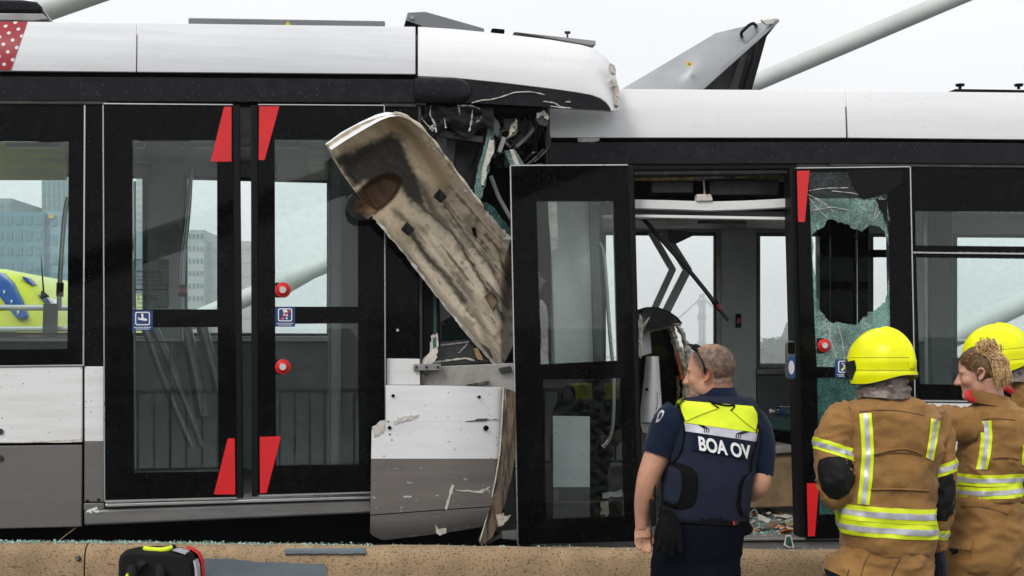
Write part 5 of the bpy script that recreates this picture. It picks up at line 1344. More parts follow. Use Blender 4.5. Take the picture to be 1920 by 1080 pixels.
# rubbish on the tram floor: crushed glass and scraps
g = MB(); r = random.Random(8)
e, nn = RT.e, RT.n
for k in range(1500):
    s0 = rz(r.uniform(1330, 1510), FLOOR_R + 0.004, r.uniform(0.08, 1.25))
    crumb(g, s0, r.uniform(0.003, 0.011))
tag(g.build('floor_glass', 'glass_crumbs', None, smooth=0), 'crushed glass strewn over the floor of the open right doorway', 'broken glass', kind='stuff')
g = MB()
for k in range(70):
    c = rz(r.uniform(1350, 1505), FLOOR_R + r.uniform(0.006, 0.03), r.uniform(0.1, 1.2)); a = r.uniform(0, 6.28); s_ = r.uniform(0.012, 0.05)
    ax = Vector((math.cos(a), math.sin(a), r.uniform(-0.4, 0.4))) * s_; ay = Vector((-math.sin(a), math.cos(a), r.uniform(-0.4, 0.4))) * s_ * r.uniform(0.3, 0.8)
    g.obox(c, ax, ay, (0, 0, 0.003), r.choice((0, 0, 1, 2, 3)))
tag(g.build('floor_scraps', ['torn_white', 'carton_brown', 'charcoal_plastic', 'rust_orange'], None, smooth=0), 'small torn scraps littering the floor of the open right doorway', 'debris', kind='stuff')
# plastic bottle on the ledge
BT = thing('plastic_bottle', 'clear plastic water bottle with blue label lying on the ledge in the doorway', 'bottle', RT.at(1466, 783, 1.25))
p0, p1 = RT.at(1446, 771, 1.22), RT.at(1496, 771, 1.22)
ax = (p1 - p0)
MB().tube([p0 + ax * t_ for t_ in (0, 0.06, 0.12, 0.2, 0.3, 0.34, 0.38, 0.6, 0.64, 0.68, 0.95, 1.0)], [0.012, 0.013, 0.020, 0.030, 0.033, 0.031, 0.033, 0.033, 0.031, 0.033, 0.033, 0.022], 18).build('bottle_body', 'bottle_glass', BT)
MB().tube([p0 + ax * 0.28, p0 + ax * 0.46], 0.0342, 18, cap=False).build('bottle_label', 'blue_sticker', BT)
MB().tube([p0 - ax * 0.06, p0 + ax * 0.02], 0.014, 14).build('bottle_cap', 'white_print', BT)
# ================================================================== people
mat('skin', (0.50, 0.24, 0.16), 0.5, col2=(0.42, 0.17, 0.11), vscale=14, lo=0.4, hi=0.75, sss=0.12, bump=0.15, bscale=160)
mat('skin_buzz', (0.56, 0.28, 0.19), 0.5, attr='hairmask', sss=0.08, bump=0.25, bscale=260)
mat('lip_skin', (0.42, 0.13, 0.10), 0.45)
mat('eye_white', (0.7, 0.68, 0.66), 0.25)
mat('navy_shirt', (0.0035, 0.009, 0.026), 0.85, spec=0.12, col2=(0.006, 0.013, 0.034), vscale=10, sheen=0.1)
mat('navy_vest', (0.012, 0.015, 0.031), 0.8, spec=0.15, col2=(0.018, 0.022, 0.042), vscale=9, bump=0.25, bscale=300)
mat('navy_trousers', (0.002, 0.003, 0.008), 0.9, spec=0.08, col2=(0.0045, 0.006, 0.013), vscale=8)
mat('fluor_yellow', (0.84, 0.96, 0.03), 0.6, col2=(0.66, 0.82, 0.03), vscale=9, spec=0.3)
mat('silver_tape', (0.55, 0.55, 0.60), 0.35, metal=0.25, col2=(0.44, 0.44, 0.50), vscale=30)
mat('tape_yellow', (0.76, 0.88, 0.015), 0.5, col2=(0.62, 0.78, 0.01), vscale=12, bump=0.2, bscale=400)
mat('black_webbing', (0.003, 0.003, 0.0035), 0.8, spec=0.1)
mat('turnout_tan', (0.33, 0.176, 0.058), 0.82, spec=0.15, col2=(0.205, 0.104, 0.032), vscale=7, lo=0.36, hi=0.70, bump=0.45, bscale=38, sheen=0.1)
mat('turnout_seam', (0.11, 0.056, 0.020), 0.85)
mat('elbow_patch', (0.005, 0.005, 0.0055), 0.65, spec=0.2, col2=(0.015, 0.015, 0.016), vscale=14, lo=0.5, hi=0.75, bump=0.3, bscale=90)
mat('helmet_yellow', (0.88, 0.90, 0.001), 0.30, spec=0.3, col2=(0.76, 0.77, 0.001), vscale=9, specks=((0.25, 0.24, 0.02), 45, 0.16, 0.7), streaks=((0.50, 0.50, 0.03), 16, (1, 1, 4), 0.66, 0.76), rvar=0.1)
mat('helmet_line', (0.42, 0.40, 0.01), 0.5)
mat('helmet_black', (0.007, 0.007, 0.008), 0.28)
mat('nape_foil', (0.24, 0.19, 0.165), 0.42, metal=0.45, col2=(0.10, 0.075, 0.06), vscale=12, bump=0.4, bscale=60)
mat('collar_red', (0.55, 0.008, 0.010), 0.6)
mat('hair_blond', (0.66, 0.44, 0.20), 0.42, col2=(0.26, 0.13, 0.05), vscale=30, stretch=(1, 1, 3), lo=0.42, hi=0.62)
mat('hair_root', (0.10, 0.050, 0.022), 0.45, col2=(0.30, 0.17, 0.075), vscale=90, lo=0.48, hi=0.70)
mat('glove_black', (0.004, 0.004, 0.0045), 0.8, spec=0.12, bump=0.3, bscale=60)
mat('glove_blue', (0.007, 0.012, 0.026), 0.7)
mat('nail', (0.62, 0.36, 0.28), 0.35)

def S(y): return F / (y + D)                      # photo pixels per metre at a depth
def fbm(p, o=3):
    a, s_, f_ = 0.0, 1.0, 1.0
    for _ in range(o):
        a += s_ * noise.noise(p * f_); s_ *= 0.5; f_ *= 2.1
    return a
def torso(rows, nr=70, ns=72, ex=2.5, fold=0.007, seed=0.0, fs=(7, 7, 5)):
    """rows: py, left px, right px, depth of the centre, half depth"""
    R = spl(rows, nr); rings = []
    for (py, l, r_, yc, hd) in R:
        c = P(0.5 * (l + r_), py, yc); hw = 0.5 * (r_ - l) / S(yc); ring = []
        for k in range(ns):
            a = 2 * math.pi * k / ns; ca, sa = math.cos(a), math.sin(a)
            d = Vector((hw * math.copysign(abs(ca) ** (2 / ex), ca), hd * math.copysign(abs(sa) ** (2 / ex), sa), 0))
            p = c + d
            nn_ = Vector((ca / max(hw, 0.01), sa / max(hd, 0.01), 0)).normalized()
            q = Vector((p.x * fs[0] + seed, p.y * fs[1], p.z * fs[2] + seed))
            q2 = Vector((p.x * 9 + p.z * 5 + seed, p.y * 6, p.z * 13 - p.x * 4))
            w = fbm(q) * fold * 0.8 + fold * (0.45 - (abs(noise.noise(q2 + Vector((3, 7, 1)))) * 2.2) ** 0.6) * 0.8 + fold * 0.35 * noise.noise(q2 * 3.1)
            ring.append(p + nn_ * w)
        rings.append(ring)
    return MB().loft(rings)
def limb(keys, nr=44, ns=28, fold=0.0, seed=0.0, freq=16.0, flat=1.0):
    """keys: px, py, y, radius"""
    R = spl([list(P(k[0], k[1], k[2])) + [k[3]] for k in keys], nr)
    path = [Vector(r_[:3]) for r_ in R]; rings = []; u = None; s_ = 0.0
    for i, p in enumerate(path):
        d = (path[min(i + 1, nr - 1)] - path[max(i - 1, 0)]).normalized()
        if i: s_ += (p - path[i - 1]).length
        if u is None:
            u = Vector((0, 1, 0)); u = (u - d * u.dot(d)).normalized()
        else: u = (u - d * u.dot(d)).normalized()
        w = d.cross(u); ring = []
        for k in range(ns):
            a = 2 * math.pi * k / ns
            o_ = u * math.cos(a) * flat + w * math.sin(a)
            rr_ = R[i][3]
            if fold:
                q = p * 9 + o_ * 0.8 + Vector((seed, 0, seed))
                cre = noise.noise(Vector((s_ * freq * 1.6 + 2.2 * noise.noise(q * 0.7), math.cos(a) * 0.9 + seed, math.sin(a) * 0.9)))
                rr_ += fold * (1.1 * (0.4 - (abs(cre) * 2.0) ** 0.7) + 0.7 * fbm(q, 3) + 0.3 * noise.noise(q * 3.3))
            ring.append(p + o_ * rr_)
        rings.append(ring)
    return MB().loft(rings)
def join(*mbs):
    b = MB()
    for m_ in mbs: b.add(m_.v, m_.f)
    return b
def remesh(mb, voxel, smooth=4, fac=0.5):
    me = mb.mesh('tmp', 0); o = bpy.data.objects.new('tmp', me); COL.objects.link(o)
    m1 = o.modifiers.new('r', 'REMESH'); m1.mode = 'VOXEL'; m1.voxel_size = voxel
    m2 = o.modifiers.new('s', 'SMOOTH'); m2.iterations = smooth; m2.factor = fac
    dg = bpy.context.evaluated_depsgraph_get(); dg.update()
    out = bpy.data.meshes.new_from_object(o.evaluated_get(dg))
    bpy.data.objects.remove(o)
    out.polygons.foreach_set('use_smooth', [True] * len(out.polygons))
    return out
def bvh_of(me):
    return BVHTree.FromPolygons([v.co.copy() for v in me.vertices], [tuple(p.vertices) for p in me.polygons])
def on_surface(bv, px, py, off, fallback_y=None):
    r_ = ray(px, py).normalized()
    h = bv.ray_cast(CAM, r_)
    if h[0] is None:
        y = fallback_y
        return None if y is None else P(px, py, y)
    return h[0] - r_ * off
def patch_quad(name, bv, q, off, mt, parent, nu=6, nv=24, bend=None, th=0.002):
    """quad (tl, tr, br, bl) in photo pixels laid on a surface; q may also be two edge polylines"""
    Lp_ = poly_at(q[0], nv); Rp_ = poly_at(q[1], nv)
    fr_, bk_ = [], []; last = None
    for j in range(nv):
        a = []; c = []
        for i in range(nu):
            u = i / (nu - 1)
            x, y = lerp(Lp_[j][0], Rp_[j][0], u), lerp(Lp_[j][1], Rp_[j][1], u)
            p = on_surface(bv, x, y, off)
            if p is None:
                p = P(x, y, last.y) if last is not None else None
            if p is None: continue
            last = p; a.append(p); c.append(p + ray(x, y).normalized() * (off + 0.004))
        if len(a) == nu: fr_.append(a); bk_.append(c)
    return MB().shell(fr_, bk_).build(name, mt, parent, smooth=40)
def patch_polar(name, bv, outline, off, mt, parent, rings=7, nn=48, th=0.004):
    out = poly_at(outline + outline[:1], nn + 1)[:-1]
    cx_ = sum(p[0] for p in out) / nn; cy_ = sum(p[1] for p in out) / nn
    vs, fs_ = [], []; last = on_surface(bv, cx_, cy_, off); vs.append(last)
    for k in range(1, rings + 1):
        for (x, y) in out:
            X, Y = lerp(cx_, x, k / rings), lerp(cy_, y, k / rings)
            p = on_surface(bv, X, Y, off if k < rings else off * 0.2)
            if p is None: p = P(X, Y, last.y)
            vs.append(p); last = p
    for i in range(nn): fs_.append((0, 1 + i, 1 + (i + 1) % nn))
    for k in range(rings - 1):
        for i in range(nn):
            j = (i + 1) % nn
            fs_.append((1 + k * nn + i, 1 + (k + 1) * nn + i, 1 + (k + 1) * nn + j, 1 + k * nn + j))
    back = [p + (p - CAM).normalized() * (off + th) for p in vs]; o_ = len(vs)
    fs2 = [tuple(i + o_ for i in reversed(f)) for f in fs_]
    for i in range(nn):
        j = (i + 1) % nn; a = 1 + (rings - 1) * nn
        fs2.append((a + i, o_ + a + i, o_ + a + j, a + j))
    return MB().add(vs + back, fs_ + fs2).build(name, mt, parent, smooth=50)
def band(name, me, a, b_, off, mt, parent):
    """the slab of a garment between two planes (point, normal), lifted off it"""
    bm = bmesh.new(); bm.from_mesh(me)
    for (co, no) in (a, b_):
        bmesh.ops.bisect_plane(bm, geom=bm.verts[:] + bm.edges[:] + bm.faces[:], plane_co=co, plane_no=no, clear_outer=True)
    bmesh.ops.delete(bm, geom=[f for f in bm.faces if len(f.verts) > 12], context='FACES')
    bm.normal_update()
    nm = {v.index: v.normal.copy() for v in bm.verts}
    bm.verts.index_update()
    vs = [v.co + v.normal * off for v in bm.verts]; inn = [v.co - v.normal * 0.003 for v in bm.verts]
    fs_ = [tuple(v.index for v in f.verts) for f in bm.faces]; o_ = len(vs)
    allf = fs_ + [tuple(i + o_ for i in reversed(f)) for f in fs_]
    for e_ in bm.edges:
        if len(e_.link_faces) == 1:
            i, j = e_.verts[0].index, e_.verts[1].index
            allf.append((i, j, j + o_, i + o_))
    bm.free()
    return MB().add(vs + inn, allf).build(name, mt, parent, smooth=50)
def tape(me, parent, zc, h, slope=0.0, slope_y=0.0, name='reflective_band', centre=None, nrm=None):
    """yellow - silver - yellow tape round a garment"""
    c = Vector(centre if centre is not None else (0, 0, zc)); nn_ = Vector(nrm if nrm is not None else (-slope, -slope_y, 1)).normalized()
    o_ = band(name, me, (c + nn_ * h / 2, nn_), (c - nn_ * h / 2, -nn_), 0.0035, 'tape_yellow', parent)
    band('silver_stripe', me, (c + nn_ * h * 0.19, nn_), (c - nn_ * h * 0.19, -nn_), 0.0055, 'silver_tape', o_)
    return o_

def axes(fwd, roll=0.0):
    f_ = Vector(fwd).normalized(); s_ = Vector((0, 0, 1)).cross(f_).normalized(); u_ = f_.cross(s_).normalized()
    return Matrix((f_, s_, u_)).transposed()
def head_mesh(c, M, scale=1.0, neck_to=None, jaw=1.0, nose=1.0, fine=0.0042):
    """skull, cheeks, jaw and neck melted together first, then the features set on"""
    b = MB()
    def E(b, p, r_, nu=18, nv=12): b.ell(c + M @ (Vector(p) * scale), tuple(x * scale for x in r_), M, nu, nv)
    E(b, (-0.010, 0, 0.034), (0.102, 0.079, 0.091)); E(b, (0.028, 0, 0.008), (0.064, 0.070, 0.080))
    E(b, (0.036, 0, -0.036), (0.058, 0.062 * jaw, 0.066)); E(b, (0.044, 0, -0.078), (0.050, 0.046 * jaw, 0.034)); E(b, (0.074, 0, -0.100), (0.024, 0.024, 0.022))
    for sg in (-1, 1):
        E(b, (0.066, sg * 0.028, 0.020), (0.026, 0.032, 0.014)); E(b, (0.052, sg * 0.040, -0.026), (0.034, 0.028, 0.030)); E(b, (0.008, sg * 0.048 * jaw, -0.056), (0.040, 0.018, 0.040))
    nk = neck_to if neck_to is not None else c + M @ Vector((-0.05, 0, -0.20))
    p0 = c + M @ (Vector((-0.030, 0, -0.02)) * scale)
    b.tube([p0, p0.lerp(nk, 0.35), p0.lerp(nk, 0.75), nk], [0.066 * scale, 0.062 * scale, 0.064 * scale, 0.074 * scale], 24)
    m0 = remesh(b, 0.0045 * scale, 14)
    b = MB(); b.add([v.co.copy() for v in m0.vertices], [tuple(p.vertices) for p in m0.polygons])
    for k in range(6):
        t_ = k / 5; E(b, (lerp(0.082, 0.108 * (0.97 + 0.03 * nose), t_), 0, lerp(0.010, -0.032, t_)), (0.013 + 0.003 * t_, 0.009 + 0.004 * t_ * nose, 0.013))
    for sg in (-1, 1): E(b, (0.097, sg * 0.012 * nose, -0.035), (0.013, 0.009, 0.009))
    E(b, (0.084, 0, -0.060), (0.010, 0.020, 0.007)); E(b, (0.081, 0, -0.073), (0.011, 0.018, 0.007))
    return b
def ear(c, M, sg, scale=1.0):
    b = MB(); q = lambda f_, s_, u_: c + M @ (Vector((f_, sg * s_, u_)) * scale)
    b.tube([q(0.006, 0.072, -0.012), q(0.002, 0.082, 0.010), q(-0.008, 0.090, 0.024), q(-0.024, 0.093, 0.022), q(-0.030, 0.090, 0.004), q(-0.022, 0.086, -0.014), q(-0.010, 0.082, -0.028), q(0.000, 0.076, -0.034), q(0.004, 0.074, -0.022)], [0.005, 0.006, 0.0062, 0.0062, 0.006, 0.0056, 0.0062, 0.006, 0.004], 8)
    b.ell(q(-0.012, 0.076, -0.002), (0.017 * scale, 0.008 * scale, 0.026 * scale), M, 12, 8)
    return b
def hand(b, wrist, palm_end, side, fingers, thumb, thick=0.013, width=0.040):
    """palm slab plus five separate tapered fingers (polylines of points)"""
    wrist, palm_end, side = Vector(wrist), Vector(palm_end), Vector(side).normalized()
    d = (palm_end - wrist); nn_ = d.normalized().cross(side)
    rings = []
    for k in range(9):
        t_ = k / 8; p = wrist + d * t_; w = lerp(0.027, width, min(1, t_ * 1.6)) * (1 - 0.10 * max(0, t_ - 0.8) / 0.2); h_ = lerp(0.022, thick, min(1, t_ * 1.3))
        rings.append([p + side * math.copysign(abs(math.cos(a)) ** 0.8, math.cos(a)) * w + nn_ * math.sin(a) * h_ for a in [2 * math.pi * q / 16 for q in range(16)]])
    b.loft(rings)
    for f_ in fingers:
        pts = [Vector(p) for p in spl([list(p) for p in f_[0]], 10)]
        b.tube(pts, [f_[1] * x for x in (1.05, 1.05, 1.0, 1.02, 0.98, 0.95, 0.95, 0.9, 0.82, 0.5)], 10)
        b.ell(pts[-1], f_[1] * 0.72, None, 8, 6)
    pts = [Vector(p) for p in spl([list(p) for p in thumb[0]], 9)]
    b.tube(pts, [thumb[1] * x for x in (1.5, 1.4, 1.2, 1.0, 1.0, 0.98, 0.92, 0.85, 0.55)], 10); b.ell(pts[-1], thumb[1] * 0.75, None, 8, 6)
    return b
def legs(b, xl, xr, yc, py_top, gz=0.0, rt=0.088, spread=0.02, wide=1.0):
    """two trouser legs down to the ground as limbs; returns ankle points"""
    out = []
    for px, sg in ((xl, -1), (xr, 1)):
        top = P(px, py_top, yc); g_ = Vector((top.x + sg * spread, yc, gz))
        keys = [top + Vector((0, 0, 0.10)), top, top.lerp(g_, 0.28), top.lerp(g_, 0.5), top.lerp(g_, 0.75), g_ + Vector((0, 0, 0.09))]
        R = spl([list(p) + [r_ * wide] for p, r_ in zip(keys, (rt * 0.9, rt, rt * 0.9, rt * 0.72, rt * 0.66, rt * 0.68))], 34)
        rings = []
        for i, r_ in enumerate(R):
            ring = []
            for k in range(24):
                a = 2 * math.pi * k / 24; p = Vector(r_[:3])
                w = r_[3] * (1 + 0.06 * noise.noise(Vector((p.z * 14 + px, math.cos(a) * 1.4, math.sin(a) * 1.4))))
                ring.append(p + Vector((math.cos(a) * w, math.sin(a) * w * 1.06, 0)))
            rings.append(ring)
        b.loft(rings); out.append(g_)
    return out
def boot(g_, fwd, mt, parent, L_=0.29):
    f_ = Vector((fwd[0], fwd[1], 0)).normalized(); s_ = Vector((-f_.y, f_.x, 0)); rings = []
    for k in range(13):
        t_ = k / 12; c = g_ + f_ * lerp(-0.085, L_ - 0.085, t_)
        w = 0.044 * (0.75 + 0.5 * math.sin(math.pi * min(1, t_ * 0.9 + 0.12)) ** 0.8); h_ = lerp(0.135, 0.055, sstep(0.25, 0.8, t_)) * (1 if t_ < 0.94 else 0.75)
        ring = []
        for q in range(16):
            a = 2 * math.pi * q / 16; ca, sa = math.cos(a), math.sin(a)
            ring.append(c + s_ * w * math.copysign(abs(ca) ** 0.7, ca) + up * (h_ / 2 + h_ / 2 * math.copysign(abs(sa) ** 0.6, sa)))
        rings.append(ring)
    return MB().loft(rings).build('boot', mt, parent, smooth=60)

# ------------------------------------------------------------------ officer in the navy vest
YP = -1.9
OF = thing('person', 'officer with cropped hair in navy vest lettered BOA OV, seen from behind', 'person', (P(1320, 0, YP).x, YP, 0.0))
Mh = axes((-0.885, 0.46, -0.06)); hc = P(1331.5, 700, YP + 0.005)
body = MB()
neck_to = P(1346, 762, YP + 0.01)
hd = head_mesh(hc, Mh, 0.985, neck_to, jaw=1.06, nose=1.15)
for sg in (-1, 1): hd.add(ear(hc, Mh, sg, 1.05).v, ear(hc, Mh, sg, 1.05).f)
hm = remesh(hd, 0.0038, 5)
# arms and rough trunk joined to the head: one skin
arm_l = limb([(1268, 775, YP, 0.062), (1248, 810, YP, 0.060), (1234, 850, YP - 0.005, 0.056), (1219, 887, YP - 0.015, 0.049), (1212, 915, YP - 0.01, 0.045), (1207, 945, YP + 0.01, 0.040), (1204, 968, YP + 0.02, 0.031), (1204, 990, YP + 0.025, 0.028)], 50, 24)
arm_r = limb([(1408, 785, YP, 0.060), (1424, 830, YP, 0.058), (1428, 870, YP - 0.015, 0.043), (1427, 900, YP - 0.03, 0.043), (1419, 915, YP - 0.01, 0.045), (1402, 925, YP + 0.09, 0.041), (1375, 930, YP + 0.20, 0.032), (1350, 925, YP + 0.26, 0.026)], 50, 24)
trunk = torso([(752, 1320, 1375, YP + 0.01, 0.06), (772, 1270, 1412, YP, 0.085), (820, 1262, 1415, YP, 0.10), (900, 1258, 1398, YP, 0.11), (960, 1255, 1385, YP, 0.11), (1010, 1250, 1380, YP, 0.11)], 30, 40, fold=0)
lg = MB(); legs(lg, 1262, 1350, YP, 1030, 0.0, 0.075)
arms = remesh(join(arm_r, trunk, lg), 0.0085, 4)
hb = MB()
w0 = P(1205, 984, YP + 0.025); pe = P(1205, 1009, YP + 0.012); sdv = Vector((1, -0.25, 0))
def hp(px, py, dy): return P(px, py, YP + 0.012 + dy)
hand(hb, w0, pe, sdv,
     [([hp(1193.5, 1006, 0), hp(1193, 1016, 0.004), hp(1196, 1025, -0.004), hp(1200, 1029, -0.012)], 0.0085),
      ([hp(1200.5, 1009, 0), hp(1201.5, 1020, 0.004), hp(1205, 1030, -0.006), hp(1208, 1034, -0.014)], 0.0092),
      ([hp(1208, 1009, 0), hp(1210, 1020, 0.004), hp(1213, 1031, -0.008), hp(1216, 1036, -0.016)], 0.0092),
      ([hp(1214.5, 1006, 0), hp(1217, 1017, 0.002), hp(1219, 1026, -0.008), hp(1219.5, 1033, -0.018)], 0.0088)],
     ([hp(1213, 992, 0.0), hp(1219, 999, 0.012), hp(1223, 1008, 0.016), hp(1225, 1018, 0.012)], 0.0092), 0.014, 0.036)
# right hand, in front of him
wr_ = P(1350, 925, YP + 0.26); pe2 = P(1330, 918, YP + 0.30)
hand(hb, wr_, pe2, (0, 0.3, 1), [([pe2 + Vector((0, 0.01 * k, 0.025 - 0.017 * k)), pe2 + Vector((-0.03, 0.03, 0.025 - 0.017 * k)), pe2 + Vector((-0.03, 0.06, 0.02 - 0.016 * k)), pe2 + Vector((0.0, 0.07, 0.02 - 0.016 * k))], 0.009) for k in range(4)],
     ([wr_, wr_ + Vector((-0.02, 0.01, 0.035)), wr_ + Vector((-0.05, 0.03, 0.045)), wr_ + Vector((-0.075, 0.045, 0.035))], 0.010))
handm = remesh(join(hb, arm_l), 0.0030, 4)
bm = bmesh.new()
for m_ in (hm, arms, handm): bm.from_mesh(m_)
body_me = bpy.data.meshes.new('body'); bm.to_mesh(body_me); bm.free()
body_me.polygons.foreach_set('use_smooth', [True] * len(body_me.polygons))
ca = body_me.color_attributes.new('hairmask', 'FLOAT_COLOR', 'POINT')
Mi = Mh.inverted(); cols = []
for v in body_me.vertices:
    q = Mi @ (v.co - hc)
    sk = np.array((0.52, 0.265, 0.165)) * (1 + 0.10 * noise.noise(v.co * 30) + 0.08 * noise.noise(v.co * 90))
    if abs(q.x) < 0.16 and abs(q.y) < 0.12 and q.z > -0.2:
        hl = 0.060 - 0.045 * sstep(0.07, 0.0, q.z)                       # hairline recedes towards the temples
        m_ = (1 - sstep(hl - 0.02, hl + 0.012, q.x)) * sstep(-0.070, -0.025, q.z)
        if q.x > -0.035: m_ *= sstep(-0.02, 0.02, q.z)                    # round the ear
        m_ *= 1.0 - 0.45 * sstep(0.08, 0.125, q.z) * sstep(-0.08, 0.0, q.x)                       # fainter on top
        m_ *= 0.86 + 0.45 * noise.noise(v.co * 240) + 0.35 * noise.noise(v.co * 60)
        m_ = min(1, max(0, m_))
        beard = sstep(0.01, 0.04, q.x) * sstep(-0.03, -0.06, q.z) * sstep(-0.14, -0.11, q.z) * (0.5 + 0.5 * noise.noise(v.co * 150))
        sk = sk * (1 - m_) + m_ * np.array((0.066, 0.044, 0.031))
        sk = sk * (1 - 0.4 * beard) + 0.4 * beard * np.array((0.42, 0.38, 0.34))
        if abs(q.y) > 0.078: sk = sk * np.array((1.12, 0.82, 0.78))
    cols.append(list(np.clip(sk, 0, 1)) + [1.0])
ca.data.foreach_set('color', np.array(cols, np.float32).ravel())
obody = obj('body', body_me, 'skin_buzz', OF)
for sg in (-1, 1):
    MB().ell(hc + Mh @ Vector((0.069, sg * 0.031, 0.001)), 0.011, None, 12, 8).build('eye', 'eye_white', obody)
# polo shirt
shirt = torso([(732, 1322, 1372, YP + 0.0, 0.062), (741, 1318, 1378, YP, 0.070), (751, 1300, 1396, YP, 0.080), (762, 1272, 1416, YP, 0.095), (785, 1258, 1428, YP, 0.108), (830, 1255, 1425, YP, 0.125), (900, 1250, 1412, YP, 0.130), (968, 1246, 1398, YP, 0.128)], 50, 60, fold=0.004)
shirt.build('shirt', 'navy_shirt', OF, smooth=60)
sl = limb([(1276, 772, YP, 0.066), (1262, 790, YP, 0.078), (1250, 812, YP, 0.078), (1240, 835, YP - 0.003, 0.071), (1234, 853, YP - 0.005, 0.066)], 30, 32, 0.0045, 2.0, 14).build('sleeve', 'navy_shirt', OF, smooth=60)
sr = limb([(1404, 782, YP, 0.060), (1418, 806, YP, 0.066), (1425, 835, YP, 0.062), (1427, 865, YP - 0.015, 0.055), (1427, 892, YP - 0.02, 0.050)], 30, 32, 0.004, 5.0, 14).build('sleeve', 'navy_shirt', OF, smooth=60)
patch_polar('shoulder_badge', bvh_of(sl.data), [(1229, 793), (1234, 775), (1240, 768), (1246, 770), (1243, 780), (1236, 790)], 0.004, 'silver_tape', sl, 4, 24)
patch_polar('badge_field', bvh_of(sl.data), [(1232, 788), (1236, 776), (1240, 771.5), (1243.5, 772.5), (1241, 780), (1236, 787)], 0.006, 'navy_vest', sl, 4, 24)
# collar of the polo
b = MB(); fr_, bk_ = [], []
for k in range(41):
    a = math.radians(-60 + 300 * k / 40 + 180); q0 = P(1347, 738, YP)
    fr_.append([q0 + Vector((0.070 * math.cos(a), 0.068 * math.sin(a), 0.026)), q0 + Vector((0.080 * math.cos(a), 0.078 * math.sin(a), 0.004)), q0 + Vector((0.088 * math.cos(a), 0.086 * math.sin(a), -0.024))])
    bk_.append([p + Vector((-0.008 * math.cos(a), -0.008 * math.sin(a), -0.008)) for p in fr_[-1]])
b.shell(fr_, bk_).build('collar', 'navy_shirt', OF, smooth=60)
# vest
vest_b = torso([(742, 1312, 1388, YP, 0.088), (746, 1290, 1404, YP, 0.098), (753, 1274, 1414, YP, 0.108), (766, 1269, 1421, YP, 0.117), (785, 1267, 1423, YP, 0.124), (830, 1263, 1420, YP, 0.142), (880, 1250, 1412, YP, 0.150), (925, 1242, 1407, YP, 0.150), (962, 1240, 1402, YP, 0.146), (972, 1244, 1400, YP, 0.140)], 70, 80, ex=2.8, fold=0.0035, seed=4)
vest = vest_b.build('vest', 'navy_vest', OF, smooth=60)
vb = bvh_of(vest.data)
patch_quad('yoke', vb, ([(1269, 746), (1274, 775), (1281, 792)], [(1409, 757), (1420, 775), (1422, 812)]), 0.005, 'fluor_yellow', vest, 30, 12)
# silver band and its chevrons, name plate
patch_quad('silver_band', vb, ([(1281, 793), (1282, 808)], [(1422, 812.5), (1418, 828)]), 0.006, 'silver_tape', vest, 30, 4)
for x0, y0 in ((1309, 796), (1381, 807)):
    for k in range(3):
        s_ = -1 if x0 < 1350 else 1
        pl = [(x0 + 4 * k, y0 + 0.6 * k), (x0 + 12 + 4 * k, y0 + 7 + 0.6 * k), (x0 + 12 + 4 * k, y0 + 15)] if x0 < 1350 else [(x0 + 22 - 4 * k * 0 + 4 * k - 6, y0 + 1 + 0.6 * k), (x0 + 4 * k, y0 + 6 + 0.6 * k), (x0 - 1 + 4 * k, y0 + 15)]
        pts = [on_surface(vb, x, y, 0.009) for x, y in poly_at(pl, 10)]
        MB().tube([p for p in pts if p is not None], 0.0016, 5).build('chevron', 'black_webbing', vest)
plate_q = [(1300, 813), (1408, 832), (1404, 860), (1297, 843)]
patch_quad('name_plate', vb, ([plate_q[0], plate_q[3]], [plate_q[1], plate_q[2]]), 0.009, 'navy_shirt', vest, 20, 8)
A0, A1 = on_surface(vb, 1316, 833, 0.020), on_surface(vb, 1395, 847, 0.020)
mid = (A0 + A1) / 2
ex_t = (A1 - A0).normalized(); ez_t = (up - ex_t * 0.10).normalized(); org = mid + Vector((0, -0.03, 0))
tx = place_text('lettering', 'BOA OV', org, ex_t, ez_t, 0.076, 'white_print', vest, 0.0023, 'CENTER', 0.002, 1.0, xs=0.74)
nt_ = ex_t.cross(ez_t).normalized()
for v in tx.data.vertices:
    fr_side = (v.co - org).dot(nt_) > 0
    d_ = (v.co - CAM).normalized(); h_ = vb.ray_cast(CAM, d_)
    if h_[0] is not None: v.co = h_[0] - d_ * (0.0155 if fr_side else 0.010)
# the yellow yoke goes over the shoulders and down the chest
bm = bmesh.new(); bm.from_mesh(vest.data)
for co_, no_ in ((P(1345, 800, YP), Vector((0, 0, -1))), (P(1345, 748, YP), Vector((0, 0, 1)))):
    bmesh.ops.bisect_plane(bm, geom=bm.verts[:] + bm.edges[:] + bm.faces[:], plane_co=co_, plane_no=no_, clear_outer=True)
bmesh.ops.delete(bm, geom=[f for f in bm.faces if f.calc_center_median().y < YP + 0.02 or abs(f.calc_center_median().x - P(1345, 0, YP).x) < 0.045], context='FACES')
bm.verts.ensure_lookup_table(); bm.normal_update()
for v in bm.verts: v.co += v.normal * 0.005
yme = bpy.data.meshes.new('front_yoke'); bm.to_mesh(yme); bm.free()
obj('front_yoke', yme, 'fluor_yellow', vest)
def piping(pl, rr_=0.0036, mt='black_webbing', nm_='piping', nn_=26):
    pts = [on_surface(vb, x, y, 0.008) for x, y in [tuple(p) for p in spl([list(q) for q in pl], nn_)]]
    pts = [p for p in pts if p is not None]
    return MB().tube(pts, rr_, 7).build(nm_, mt, vest)
piping([(1269, 746), (1274, 772), (1281, 792), (1283, 812), (1277, 845), (1262, 868)])
piping([(1273, 760), (1279, 778), (1284, 790)], 0.003)
piping([(1422, 792), (1418, 812)], 0.003)
piping([(1424, 800), (1418, 835), (1410, 862), (1408, 885)])
